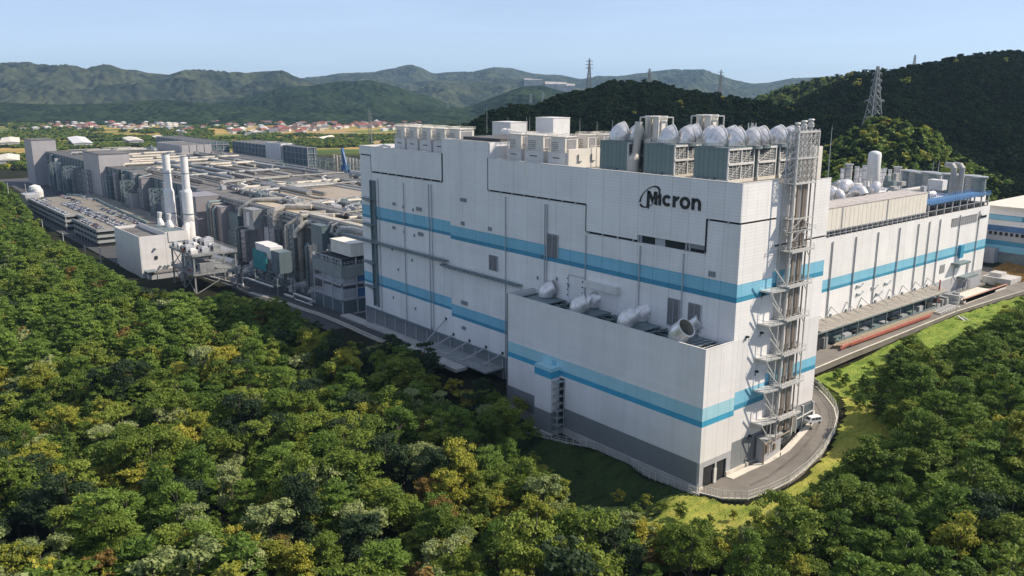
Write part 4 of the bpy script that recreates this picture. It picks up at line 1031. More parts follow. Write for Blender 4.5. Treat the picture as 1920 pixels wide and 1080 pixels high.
fx = np.concatenate([fx[m_], np.array([(q.x, q.y, rng.uniform(.28, .5)) for q in shr])]); X = np.r_[X, fx[:, 0]]; Y = np.r_[Y, fx[:, 1]]; S = np.r_[S, fx[:, 2]]; Zt = Zs(X, Y)
px, py, dep = proj(np.stack([X, Y, Zt+6], -1))
# mix of kinds follows the photograph: pines top left and right, yellow mix centre and bottom left
def noise2(x, y, s, sd):
    r = np.random.default_rng(sd); a = r.uniform(0, 6.28, 6); k = r.normal(0, 1, (6, 2))/s
    return sum(np.sin(x*k[i, 0]+y*k[i, 1]+a[i]) for i in range(6))/2.5
u = rng.random(X.shape); n1 = noise2(X, Y, 28, 5)
kinds = []
for i in range(len(X)):
    x_, y_, r = px[i], py[i], u[i]
    if x_ > 1500: t = [('pine', .50), ('oak', .40), ('yellow', .04), ('dark', .02), ('rust', .015), ('cypress', .025)]
    elif y_ < 720 and x_ < 560: t = [('pine', .64), ('oak', .22), ('yellow', .03), ('rust', .05), ('dark', .04), ('pale', .02)]
    elif x_ > 620 and y_ < 800 and x_ < 1010 and (y_ < 700 or x_ > 900): t = [('dark', .62), ('oak', .15), ('pale', .08), ('rust', .05), ('yellow', .05), ('pine', .05)]  # large share of dark trees stands in for the block's shadow
    elif x_ > 960: t = [('oak', .38), ('yellow', .20), ('pale', .16), ('pine', .17), ('rust', .03), ('dark', .06)]
    else: t = [('oak', .31), ('yellow', .20 + .1*max(0, n1[i])), ('pale', .11), ('rust', .045), ('pine', .22), ('cypress', .05), ('dark', .10)]  # dark share raised to put the deep forest shade into leaf colour
    tot = sum(b for a, b in t); r *= tot
    for a, b in t:
        r -= b
        if r <= 0: break
    kinds.append(a)
kinds = np.array(kinds)
vis = (px > -30) & (px < 1950) & (py < 1110)
score = np.where(vis, S/dep, 0)
order = np.argsort(-score)
near_idx = []
cnt = {}
for i in order:
    k = kinds[i]; cnt.setdefault(k, 0)
    near_idx.append(i); cnt[k] += 1
    if len(near_idx) >= 330: break
near = np.zeros(len(X), bool); near[near_idx] = True
def where_txt(i):
    if px[i] > 1500: return 'on the sunny hillside right of the road bend'
    if px[i] > 980: return 'below the annex and the dark grass bank'
    if px[i] > 560: return 'in the valley forest in front of the white block'
    return 'in the forest at the lower left'
ZONES = [(30, 430, 'at the left edge below the car park'), (30, 620, 'at the left edge of the photo'), (30, 820, 'near the lower left edge'), (60, 1040, 'in the bottom left corner'), (250, 600, 'just below the powerhouse'),
 (240, 780, 'left, halfway down the forest'), (300, 1030, 'at the bottom edge, left part'), (450, 640, 'below the steel platform'), (450, 830, 'in the middle of the left forest'), (520, 1040, 'at the bottom edge, left of centre'),
 (640, 720, 'below the storey tower road'), (680, 880, 'in the centre of the valley forest'), (780, 1050, 'at the bottom edge near the centre'), (800, 700, 'below the slanted wall braces'), (900, 760, 'below the loading shelf'),
 (930, 900, 'left of the dark grass bank'), (1000, 1050, 'at the bottom edge, centre'), (1100, 970, 'at the lower edge of the dark bank'), (1250, 1040, 'at the bottom edge under the annex corner'), (1400, 1020, 'below the sunny grass patch'),
 (1540, 960, 'below the road bend'), (1560, 1060, 'at the bottom edge, right of centre'), (1680, 860, 'right of the road bend'), (1700, 720, 'below the upper road slope'), (1780, 1030, 'at the bottom edge, right part'), (1880, 1040, 'in the bottom right corner'),
 (1860, 860, 'at the right edge, lower half'), (1870, 700, 'at the right edge, upper half'), (1780, 780, 'in the middle of the right hillside'), (1800, 650, 'under the green slope at the right')]
protos = {}
for i in near_idx:
    k = kinds[i]; v = int(rng.integers(len(NEAR[k]))); cm, tm = NEAR[k][v]
    zt_ = min(ZONES, key=lambda q: (q[0]-px[i])**2+(1.4*(q[1]-py[i]))**2)[2]; sz = 'big ' if S[i] > 1.4 else ('small ' if S[i] < 1.0 else '')
    r = empty(KINDS[k][0], (X[i], Y[i], Zt[i]-.2), rng.uniform(0, 6.28)); s = S[i]*(.85 if k == 'rust' else 1.0); r.scale = (s*rng.uniform(.78, 1.18), s*rng.uniform(.78, 1.18), s*rng.uniform(.85, 1.2))
    tag(r, f'{sz}{DESC[k]} {zt_}', 'tree', f'{sz}{DESC[k]}, several {zt_}')
    for nme, me in (('crown', cm), ('trunk', tm)):
        o = bpy.data.objects.new(nme, me); COL.objects.link(o); o.parent = r
# everything beyond the nearest few hundred: one scattered wood
HID = bpy.data.collections.new('tree_stock'); 
def scatter(name, P, S, K, stock, label, kind='stuff', cat='trees', flat=1.0):
    """points -> instances of the stock objects through geometry nodes (one object)"""
    n = len(P); me = bpy.data.meshes.new(name); me.vertices.add(n); me.vertices.foreach_set('co', np.asarray(P, float).ravel())
    for nm_, arr, tp in (('sc', S, 'FLOAT'), ('ki', K, 'INT'), ('ro', rng.uniform(0, 6.28, n), 'FLOAT')):
        a = me.attributes.new(nm_, tp, 'POINT'); a.data.foreach_set('value', np.asarray(arr, np.int32 if tp == 'INT' else np.float32))
    o = bpy.data.objects.new(name, me); COL.objects.link(o)
    c = bpy.data.collections.new(name+'_stock')
    for j, (cm, tm) in enumerate(stock):
        nm2 = f'{j:03d}_'+name
        if tm is None: ob = bpy.data.objects.new(nm2, cm)
        else:
            # crown and trunk joined in one mesh for the stock
            import bmesh
            bm = bmesh.new(); bm.from_mesh(cm); bm.from_mesh(tm)
            mj = bpy.data.meshes.new(nm2); nf = len(cm.polygons); bm.to_mesh(mj); bm.free()
            mj.materials.append(cm.materials[0]); mj.materials.append(BARK)
            idx = np.zeros(len(mj.polygons), np.int32); idx[nf:] = 1; mj.polygons.foreach_set('material_index', idx)
            ob = bpy.data.objects.new(nm2, mj)
        c.objects.link(ob)
    gn = bpy.data.node_groups.new(name, 'GeometryNodeTree')
    gn.interface.new_socket('Geometry', in_out='INPUT', socket_type='NodeSocketGeometry'); gn.interface.new_socket('Geometry', in_out='OUTPUT', socket_type='NodeSocketGeometry')
    A = gn.nodes.new; L = gn.links.new
    gi = A('NodeGroupInput'); go = A('NodeGroupOutput'); ip = A('GeometryNodeInstanceOnPoints'); ci = A('GeometryNodeCollectionInfo')
    ci.inputs['Collection'].default_value = c; ci.inputs['Separate Children'].default_value = True; ci.inputs['Reset Children'].default_value = True
    def attr(nm_, tp):
        x = A('GeometryNodeInputNamedAttribute'); x.data_type = tp; x.inputs['Name'].default_value = nm_; return x.outputs['Attribute']
    L(gi.outputs[0], ip.inputs['Points']); L(ci.outputs[0], ip.inputs['Instance']); ip.inputs['Pick Instance'].default_value = True
    L(attr('ki', 'INT'), ip.inputs['Instance Index'])
    cx = A('ShaderNodeCombineXYZ'); L(attr('ro', 'FLOAT'), cx.inputs['Z']); L(cx.outputs[0], ip.inputs['Rotation'])
    L(attr('sc', 'FLOAT'), ip.inputs['Scale'])
    L(ip.outputs[0], go.inputs[0])
    md = o.modifiers.new('scatter', 'NODES'); md.node_group = gn
    tag(o, label, cat, kind=kind); return o
stock = []; base = {}
for k in MID:
    base[k] = (len(stock), len(MID[k])); stock += MID[k]
rest = ~near
K = np.array([base[k][0] + rng.integers(base[k][1]) for k in kinds[rest]])
scatter('forest', np.stack([X[rest], Y[rest], Zt[rest]-.2], -1), S[rest], K, stock, 'mixed autumn forest filling the valley behind the nearest trees')
print('trees', len(X), 'near', len(near_idx))
# ================================================================== RIGHT WING BEHIND THE CORNER
WX = -35.0
def onx(px, py, X):
    d = ray(px, py); return CAM + d*((X-CAM.x)/d.x)
wing = empty('factory_wing', (0, 0, 0)); tag(wing, 'long lower white factory wing with one blue stripe, right of the tall block', 'factory')
MB().box(-130, WX-.45, 62, 275.5, 12, 57).build('structural_core', DARK, wing)
MB().box(-129.5, WX-.6, 62.5, 275, 57, 57.3).build('roof', ROOFG, wing)
for y0, y1 in split([62, 96, 218, 276], 7.4):
    c = (y0+y1)/2
    b = [(15.2, 24.2, LGREY)] if c > 218 else [(15.2, 22.5, STEELD)]
    b += [(b[0][1], 35, WHITE), (35, 36.3, DBLUE), (36.3, 40.1, BLUE), (40.1, 57.4, WHITE)]
    for z0, z1, m in b: ubox('panel', m, WX-.4, WX, y0+.04, y1-.04, z0+.02, z1-.02, wing)
MB().box(-130, WX-.41, 275.52, 276, 12, 57.4).build('end_wall', WHITE, wing)
for px, py in ((1553, 544), (1597, 530), (1638.7, 517), (1679, 504), (1714, 495), (1734.6, 490), (1755, 482), (1791.7, 474), (1828, 464)):
    y = onx(px, py, WX).y; MB().tube([(WX+.35, y, 55.5), (WX+.35, y, 25), (WX+1.2, y+.4, 23)], .27, 6).build('downpipe', LGREY, wing)
m = MB()
for k in range(13): m.box(WX+.02, WX+.25, 233+k*2.2, 234.9+k*2.2, 50.4, 54).box(WX+.02, WX+.35, 233+k*2.2, 234.9+k*2.2, 54.1, 54.5)
m.build('window_louvre', LOUV, wing)
MB().box(WX, WX+1.2, 244.5, 248, 33.8, 40.3).build('glazed_bay', DBLUE, wing)
for y0, y1, z0, z1, nm_ in ((238, 251, 31.2, 32.2, 'canopy'), (246.5, 262, 23.2, 24.2, 'canopy')):
    MB().box(WX, WX+4, y0, y1, z0, z1).build(nm_, STEELD, wing)
for y0, y1, z0, z1 in ((226, 231, 28.5, 32.5), (243, 247.5, 28.8, 32), (256, 258.5, 24.5, 30), (248, 253, 16, 21.5), (255, 258, 16, 20), (260, 263, 16, 20.5), (232, 235, 16, 20)):
    MB().box(WX+.01, WX+.2, y0, y1, z0, z1).build('door', LOUV, wing)
sg = MB()
w2 = empty('wing_sign'); tag(w2, 'small dark Micron lettering at the far end of the right wing', 'sign')
# same word mark, turned onto the X face
lettering(0, 0, 1, w2, BLACK, y=0)
w2.rotation_euler = (0, 0, math.pi/2); w2.scale = (1.15, 1, 1.0); w2.location = (WX+.35, 264, 51.6)
for k, (px, py) in enumerate(((1612, 535), (1640, 538), (1664, 530), (1612, 550), (1648, 550))):
    q = onx(px, py, WX); MB().tube([(WX+.4, q.y-2.5, q.z), (WX+.4, q.y+1, q.z), (WX+.4, q.y+2.2, q.z+.7)], .35, 8).box(WX+.02, WX+.6, q.y-3, q.y-2.2, q.z-.6, q.z+.5).build('wall_pipe', STEEL, wing)
# dark service gap with posts, then the screen wall
ga = MB()
for y in np.arange(96, 206, 4.3): ga.box(WX-1.2, WX+.1, y, y+.5, 57.4, 60.2)
ga.bar((WX, 96, 59.9), (WX, 206, 59.9), .35).bar((WX+.2, 96, 58.6), (WX+.2, 206, 58.6), .2)
for y in np.arange(97, 205, 2.1): ga.bar((WX+.1, y, 60.2), (WX+.9, y+.8, 59.4), .2)
ga.build('screen_bracket', LGREY, wing)
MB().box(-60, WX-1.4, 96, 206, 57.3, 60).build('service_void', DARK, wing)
sc_ = empty('roof_screen'); tag(sc_, 'long cream panelled screen box along the right wing roof edge', 'roof screen')
MB().box(-47.5, WX-.4, 96, 204.5, 60.2, 69).build('casing', OFFW, sc_)
y = 96
while y < 204:
    ubox('panel', CREAM, WX-.4, WX+.05, y+.12, y+3.3, 60.2, 68.8, sc_); y += 3.39
MB().box(-47.6, WX+.1, 96, 204.6, 69, 69.25).build('capping', mat('pinkish_capping', (.42, .38, .35), .7, var=.25, scale=.4), sc_)
for yy in (131, 168): MB().box(WX+.06, WX+.25, yy-.3, yy+.3, 60.2, 69.1).build('post', LGREY, sc_)
bf = empty('blue_gantry'); tag(bf, 'blue steel gantry with open bays at the far roof edge of the right wing', 'gantry')
m = MB()
for y in np.arange(207.5, 274, 8.2):
    m.box(WX-.6, WX, y-.3, y+.3, 57.4, 63.2); m.box(WX-9, WX-8.4, y-.3, y+.3, 57.4, 63.2); m.bar((WX-.3, y, 63.2), (WX-8.7, y, 63.2), .4)
m.bar((WX-.3, 207, 60), (WX-.3, 274, 60), .25); m.build('post', LGREY, bf)
MB().box(WX-9.5, WX+.4, 207, 274.5, 63.2, 63.6).build('deck', BLUEP, bf)
r = MB(); rail(r, WX-9.3, WX+.3, 207, 274.3, 63.6, 1.3, w=.16); r.build('handrail', BLUEP, bf)
MB().box(-50, WX-2, 207, 274, 57.3, 59).build('floor', DARK, bf)
# roof equipment of the wing
def vstack(px, pyb, pyt, r, mt, label, group, zb=57.3, cap=True, bands=0, name='roof_stack', n=10):
    p = onz(px, pyb, zb); dep = (p-CAM).dot(_f); h = (pyb-pyt)*dep/FPX*1.02
    t = empty(name, p); tag(t, label, 'stack', group)
    MB().tube([(0, 0, 0), (0, 0, h)], r, n).build('shaft', mt, t, smooth=False)
    if cap: MB().tube([(0, 0, h), (0, 0, h+.5)], r*1.25, n).build('cap', STEEL, t)
    if bands:
        m = MB()
        for k in range(bands): m.tube([(0, 0, h*(k+.5)/bands), (0, 0, h*(k+.5)/bands+.3)], r*1.05, n)
        m.build('band', STEELD, t)
    return t
t = MB().lathe((-75, 230, 57.3), [(3.2, 0), (3.2, 25.6), (2.8, 26.6), (1.5, 27.3), (.1, 27.5)], 18).build('white_cylinder', OFFW, smooth=True); tag(t, 'fat white round-topped cylinder rising above the wing roof', 'stack')
MB().box(-130, -60, 276.1, 334, 12, 57.2).build('rear_extension', WHITE, wing)
g_ = 'upright silver stacks on the wing roof'
for i, (px, b, tp, r) in enumerate(((1577, 352, 318, 1.3), (1588, 352, 310, 2.2), (1603, 358, 315, 1.2), (1617, 362, 313, 1.3), (1630, 358, 316, 1.2), (1643, 360, 318, 1.3), (1655, 356, 318, 1.1), (1679, 356, 315, 2.0), (1666, 348, 320, 1.0), (1612, 345, 318, 1.0), (1650, 342, 320, .9))):
    vstack(px, b, tp, r, CHROME if r < 1.5 else PIPE, 'upright silver stack in the row on the wing roof', g_, bands=3)
g_ = 'banded grey vessels at the far end of the wing roof'
for i in range(11):
    px = 1700 + i*13.2
    vstack(px, 352 + i*1.6, 321 + i*1.1 + (i % 3), 3.6, PIPE if i % 2 else STEELD, 'banded grey vessel in the long row on the wing roof', g_, bands=9, name='vessel', n=14, cap=True)
for px in (1782, 1797):
    p = onz(px, 376, 57.3); t = MB().tube([p, p+Vector((0, 0, 17)), p+Vector((-1.5, .5, 18.6)), p+Vector((-5, 2, 18.6))], 1.5, 10).build('bent_duct', PIPE); tag(t, ('left' if px < 1790 else 'right') + ' one of two tall grey pipes bent over near the blue gantry', 'duct')
for i, (a, b) in enumerate((((-62, 100, 67), (-62, 152, 67.5)), ((-66, 100, 64), (-66, 150, 64)), ((-58, 205, 62), (-58, 262, 62)), ((-64, 205, 64.5), (-64, 262, 64.5)), ((-70, 190, 63), (-52, 226, 63)))):
    t = MB().tube([a, b], (2.4, 1.6, 1.8, 1.3, 1.6)[i], 12)
    t = t.build('roof_duct', (PIPEW, PIPE, CHROME, PIPE, PIPEW)[i]); tag(t, ('fat cream duct lying behind the tall white shaft', 'thinner grey duct under the fat cream one', 'shiny duct lying behind the blue gantry', 'thin duct behind the shiny one near the blue gantry', 'cream duct crossing the middle of the wing roof')[i], 'duct')
for i in range(20):
    y = 108 + (i % 10)*9.5 + rng.uniform(-2, 2); x = -55 - (i//10)*11
    t = elbow('roof_elbow', (x, y, 57.4), rng.uniform(1.5, 2.4), R_(rng.choice([0, 90, 180, 60])), R_(rng.choice([70, 100, 150])), 'pale elbow duct among the clutter of the wing roof', 'elbow ducts on the wing roof', st=rng.uniform(8.5, 12), a=1.3)
for i in range(22):
    y = 104 + i*7.5 + rng.uniform(-2, 2); x = rng.uniform(-92, -50); s = rng.uniform(1.5, 4)
    t = MB().box(-s, s, -s*.7, s*.7, 0, rng.uniform(2, 5)).box(-s*.9, -s*.2, -s*.5, s*.5, 0, rng.uniform(5, 6.5)).tube([(s*.4, 0, 1), (s*.4, 0, 7)], .35, 6).build('roof_unit', (OFFW, PIPE, STEELD, LGREY)[i % 4]); t.location = (x, y, 57.3 + rng.uniform(3, 9))
    tag(t, 'small boxy unit with a pipe among the wing roof clutter', 'roof unit', 'small units on the wing roof')
m = MB().box(-100, -92, 64, 74, 57.3, 75).box(-60, -52, 118, 124, 57.3, 67); t = m.build('stair_head', CREAM); tag(t, 'cream stair head box behind the row of stacks', 'roof hut')
m = MB()
for px, pb, pt_ in ((1558, 360, 243), (1795, 345, 300)):
    pass
for i, (px, pb, pt_, lb) in enumerate(((1552, 335, 236, 'thin lightning mast right of the tall white shaft'), (1748, 330, 302, 'twin thin masts above the banded vessels'), (1758, 330, 300, 'rightmost thin mast above the banded vessels'))):
    p = onz(px, pb, 57.3); h = (pb-pt_)*(p-CAM).dot(_f)/FPX
    t = MB().tube([p, p+Vector((0, 0, h*.5)), p+Vector((0, 0, h))], [.35, .25, .1], 6).build('lightning_mast', STEEL); tag(t, lb, 'mast')
# canopy and pipe racks at its foot
cn = empty('lean_to_canopy'); tag(cn, 'long sloping beige lean-to canopy against the right wing wall', 'canopy')
y = 108
while y < 217:
    m = MB().add([(WX, y, 23.9), (WX, y+6.1, 23.9), (-26.4, y+6.1, 22.7), (-26.4, y, 22.7), (WX, y, 23.7), (WX, y+6.1, 23.7), (-26.4, y+6.1, 22.5), (-26.4, y, 22.5)],
                 [(0, 3, 2, 1), (4, 5, 6, 7), (3, 7, 6, 2), (0, 4, 7, 3), (1, 2, 6, 5)]).box(WX, -26.4, y-.12, y+.02, 23.9, 24.0)
    m.build('roof_panel', mat('beige_canopy_sheet', (.29, .265, .225), .6, var=.15, scale=.4, dirt=.2) if y == 108 else bpy.data.materials['beige_canopy_sheet'], cn); y += 6.2
m = MB()
for y in np.arange(100, 218, 12): m.bar((-26.7, y, 15.2), (-26.7, y, 22.6), .4); m.bar((-30, y, 15.2), (-30, y, 23), .3)
m.bar((-26.5, 100, 22.4), (-26.5, 217, 22.4), .35, .6); m.build('post', STEELD, cn)
m = MB()
for y in np.arange(104, 216, 12.2):
    m.bar((WX+.1, y, 28), (-29, y, 23.9), .18); m.bar((WX+.1, y, 28), (WX+.4, y-3.5, 24.2), .18); m.box(WX, WX+.5, y-.5, y+.5, 23.9, 24.9)
m.build('tie_rod', STEELD, cn)
MB().box(WX+.1, -30.5, 100, 216, 15.3, 19).build('stored_crates', STEELD, cn)
for i in range(14):
    y = 104+i*8+rng.uniform(-1, 1); t = MB().box(-30.3, -27.2, y, y+rng.uniform(3, 6), 15.3, rng.uniform(17, 20)).build('crate', (DARK, STEEL, TEALC, LGREY)[i % 4]); tag(t, 'dark crate stored under the lean-to canopy', 'crate', 'crates under the lean-to canopy')
def rack(name, x, y0, y1, z, n, w_, mtl, label):
    t = empty(name); tag(t, label, 'pipe rack')
    for k in range(n): MB().bar((x+k*w_, y0+rng.uniform(-2, 2), z), (x+k*w_, y1+rng.uniform(-3, 3), z), w_*.55, .5).build('rail', mtl, t)
    m = MB()
    for y in np.arange(y0+3, y1, 7): m.box(x-.5, x+(n-1)*w_+.5, y, y+.4, z-.9, z-.3)
    m.build('sleeper', STEELD, t)
rack('pipe_rack', -27.2, 120, 205, 16.6, 3, .5, STEELD, 'dark bundle of long pipes beside the lean-to canopy')
rack('pipe_rack', -25.6, 116, 200, 16.4, 4, .6, mat('sandy_rail', (.38, .32, .22), .8, var=.3, scale=1), 'sandy bundle of long rails in the middle of the yard')
rack('pipe_rack', -23.0, 117, 194, 16.4, 3, .5, REDL, 'faded red and white rails outermost on the yard')
t = MB().bar((-21.4, 121, 16.3), (-21.4, 190, 16.4), .7, .9).bar((-21.4, 114, 15.9), (-21.4, 121, 16.6), .6).build('red_beam', RED); tag(t, 'long brick-red beam lying nearest the road', 'beam')
for k in range(8):
    t = MB().box(-26, -20.5, 199+k*2.6, 200+k*2.6, 15.8, 16.3).build('white_beam', OFFW); tag(t, 'short white beam in the ladder-like row behind the red rails', 'beam', 'short white beams laid like a ladder')
pk = MB()
for k in range(9): pk.box(-31+rng.uniform(-1, 5), -28+rng.uniform(0, 5), 214+k*2.2, 215.6+k*2.2, 15.8, 17+rng.uniform(0, 3))
pk = pk.build('scrap_pile', STEEL); tag(pk, 'jumble of grey metal parts at the canopy end', 'scrap pile', kind='stuff')
t = MB().tube([(-29, 214, 15.5), (-29, 214, 28)], .35, 6).box(-30, -28.2, 213, 215, 15.5, 19).build('site_mast', RED); tag(t, 'red hoist mast standing at the end of the canopy', 'mast')
t = MB().box(-31, -22, 228, 262, 15.2, 17.2).box(-22.4, -22, 226, 275, 16, 18).build('ramp_wall', CONB); tag(t, 'bright concrete ramp with rusty kerb below the wing end', 'ramp')
t = MB().box(-22.8, -22.0, 226, 276, 17.2, 18.3).build('ramp_parapet', REDL); tag(t, 'orange-tinted parapet along the ramp', 'parapet')
p0 = onz(1792, 592, 15.2); t = MB().tube([p0, p0+Vector((0, 0, 7.5)), p0+Vector((-1.6, .6, 8))], [.14, .1, .08], 6).build('street_lamp', STEEL); tag(t, 'thin street lamp standing on the white kerb of the upper road', 'street lamp')
a, b = onz(1795, 592, 14.9), onz(1830, 618, 11)
t = MB().bar(a, b, .9, .5).bar(a+Vector((1.6, 1.0, 0)), b+Vector((1.6, 1.0, 0)), .5, .5).build('drain_channel', CONC); tag(t, 'concrete drain channel running down the green slope', 'drain')
# blue and white factory beyond the wing
fb = empty('blue_factory'); tag(fb, 'distant factory with a white roof and deep blue horizontal bands at the right edge', 'factory')
yb = 345
def zy(py): d = ray(1860, py); return (CAM + d*((yb-CAM.y)/d.y)).z
x0b = (CAM + ray(1852, 430)*((yb-CAM.y)/ray(1852, 430).y)).x - 4
zs = [zy(v) for v in (470, 458, 449, 432, 421, 411, 401, 388)]
mts = [BLUE, DBLUE, LGREY, BLUEP, WHITE, DBLUE, WHITE]
for z0, z1, m_ in zip(zs[:-1], zs[1:], mts): MB().box(x0b, x0b+120, yb, yb+60, z0+.02, z1).build('wall_band', m_, fb)
MB().box(x0b-2, x0b+122, yb-2, yb+90, zs[-1], zs[-1]+1.2).build('roof', CONB, fb)
wi = MB()
for k in range(40): wi.box(x0b+2+k*2.9, x0b+3.6+k*2.9, yb-.3, yb-.02, zs[3]-2.2, zs[3]-.3)
wi.build('window', DARK, fb)
MB().box(x0b+1, x0b+22, yb-.4, yb-.03, zs[5]+.3, zs[6]-.3).build('blue_sign_board', BLUE, fb)
MB().box(x0b, x0b+120, yb+.5, yb+60, 10, zs[0]).build('base', STEELD, fb)
for i, (px, py, s) in enumerate(((1856, 492, 3.0), (1870, 490, 3.6), (1881, 488, 3.2))):
    p = onz(px, py, 15.5); t = MB().box(-s, s, -s, s, 0, 9).box(-s*.8, -s*.1, -s-.2, -s, 1, 8).box(s*.1, s*.8, -s-.2, -s, 1, 8).build('substation_box', LGREY); t.location = p
    tag(t, ('left', 'middle', 'right')[i] + ' grey substation box beyond the wing end', 'substation', 'substation boxes beyond the wing')
t = MB().box(-38, -24, 286, 300, 14, 18.5).box(-36, -30, 289, 296, 18.5, 20.5).build('retaining_wall', CONC); tag(t, 'pale retaining wall at the far end of the yard', 'wall')
grass_patch('grass', [(1862, 505), (1890, 493), (1960, 512), (1960, 528), (1900, 533), (1866, 540)], grass_mat('dry_orange_grass', (.22, .20, .05), (.36, .22, .08), (.42, .28, .12)), 'dry orange and green grass mound beyond the ramp', dz=.6, blades=4000, bs=.6)

# ---- fences round the bend and below the annex
def fence(pts, label, h=2.2, mesh_m=None, spc=2.6):
    f = empty('fence'); tag(f, label, 'fence'); L_ = 0; rl = MB(); posts = []
    for a, b in zip(pts[:-1], pts[1:]):
        n = max(1, round((b-a).length/spc))
        for i in range(n): posts.append(a.lerp(b, i/n))
        for hh in (.15, h*.55, h): rl.bar(a+Vector((0, 0, hh)), b+Vector((0, 0, hh)), .07)
        d = (b-a); n2 = max(1, int(d.length/.42))
        for i in range(n2): p = a+d*(i/n2); rl.bar(p+Vector((0, 0, .1)), p+Vector((0, 0, h)), .035)
    posts.append(pts[-1])
    pm = MB().box(-.07, .07, -.07, .07, -.3, h+.15).mesh('fence_post', OFFW)
    for p in posts: o = bpy.data.objects.new('post', pm); COL.objects.link(o); o.parent = f; o.location = p
    o = rl.build('mesh_panel', mesh_m or OFFW, f); o['kind'] = 'stuff'
    return f
def outw(V, k, off): 
    r = []
    for a, b in V:
        d = (a-b); d.z = 0; d.normalize(); r.append(a + d*off)
    return r
pts = outw(LOWV, 0, .55)
fence(pts, 'white mesh fence curving round the outside of the road bend', 2.6)
pb = [hit(a, b) for a, b in ((982, 812), (1020, 822), (1062, 832), (1100, 838), (1140, 850), (1170, 862), (1188, 878), (1206, 891), (1240, 905), (1275, 918), (1306, 929))]
fence(pb, 'pale mesh fence stepping down below the annex wall', 2.4)
t = MB()
for a, b in zip(pb[:-1], pb[1:]): t.bar(a+Vector((.3, .8, .0)), b+Vector((.3, .8, .0)), .5, .7)
t = t.build('retaining_kerb', CONC); tag(t, 'pale concrete kerb behind the fence below the annex', 'kerb')

# ---- van, walker, bicycles
van = empty('parked_van', (2.6, 63.2, 8.15), R_(66)); tag(van, 'small white van parked at the corner below the tall block', 'van')
vp = onz(1524, 793, 8.1); van.location = vp; van.rotation_euler = (0, 0, R_(248))
bd = MB()
prof = [(-2.0, .35), (2.0, .35), (2.05, .9), (1.75, 1.15), (1.25, 1.85), (-1.85, 1.95), (-2.05, 1.7), (-2.1, .9)]
n = len(prof)
bd.add([(x, -.85, z) for x, z in prof]+[(x, .85, z) for x, z in prof], [tuple(range(n))[::-1], tuple(range(n, 2*n))]+[(i, (i+1) % n, (i+1) % n+n, i+n) for i in range(n)])
VANW = mat('white_van_paint', (.75, .75, .74), .25, var=.03)
van.scale = (1.25, 1.25, 1.25)
bd.build('body', VANW, van)
wn = MB()
for s in (-1, 1):
    for a, b, c_, d in (((1.15), (1.55), .95, 1.15),):
        pass
    for xa, xb in ((-1.75, -.95), (-.85, -.05), (.1, .95)): wn.box(xa, xb, .86*s-.01, .86*s+.01, 1.15, 1.68)
wn.add([(1.78, -.75, 1.18), (1.78, .75, 1.18), (1.32, .7, 1.78), (1.32, -.7, 1.78)], [(0, 1, 2, 3)]); wn.box(-2.09, -2.07, -.7, .7, 1.1, 1.6)
wn.build('window', GLASSD, van)
for x in (-1.35, 1.3):
    for s in (-1, 1): MB().tube([(x, s*.72, .32), (x, s*.9, .32)], .32, 12).build('wheel', DARK, van)
for s in (-1, 1): MB().box(2.03, 2.08, s*.6-.15, s*.6+.15, .7, .88).build('headlight', CHROME, van)

def person(loc, rz, label, hs=1.72):
    import bmesh
    t = empty('person', loc, rz); tag(t, label, 'person'); t.scale = (hs/1.75,)*3
    me = bpy.data.meshes.new('body')
    V = [(0, 0, .95), (0, 0, 1.15), (0, 0, 1.38), (0, 0, 1.50), (.02, 0, 1.62), (.02, 0, 1.74),
         (0, .20, 1.40), (.06, .26, 1.12), (.20, .22, .92), (0, -.20, 1.40), (-.08, -.27, 1.12), (-.02, -.27, .88),
         (.02, .10, .90), (.12, .11, .50), (.06, .11, .08), (.22, .12, .03), (-.02, -.10, .90), (-.06, -.11, .50), (-.22, -.11, .10), (-.08, -.12, .03)]
    E_ = [(0, 1), (1, 2), (2, 3), (3, 4), (4, 5), (2, 6), (6, 7), (7, 8), (2, 9), (9, 10), (10, 11), (0, 12), (12, 13), (13, 14), (14, 15), (0, 16), (16, 17), (17, 18), (18, 19)]
    rr = [.15, .14, .16, .06, .09, .08, .07, .05, .035, .07, .05, .035, .09, .065, .045, .04, .09, .065, .045, .04]
    me.from_pydata(V, E_, []); o = bpy.data.objects.new('body', me); COL.objects.link(o); o.parent = t
    sk = o.modifiers.new('skin', 'SKIN')
    for i, r in enumerate(rr): me.skin_vertices[0].data[i].radius = (r, r)
    me.skin_vertices[0].data[0].use_root = True
    o.modifiers.new('sub', 'SUBSURF').levels = 1
    me.materials.append(mat('dark_work_clothes', (.03, .035, .045), .8))
    MB().tube([(.03, 0, 1.70), (.03, 0, 1.76), (.02, 0, 1.81)], [.115, .12, .05], 10).build('helmet', mat('worker_helmet', (.08, .08, .09), .4), t)
    return t
person(onz(1463, 857, 2.75), R_(200), 'person in dark clothes walking on the lower road')
bk = mat('bicycle_paint', (.06, .07, .08), .4)
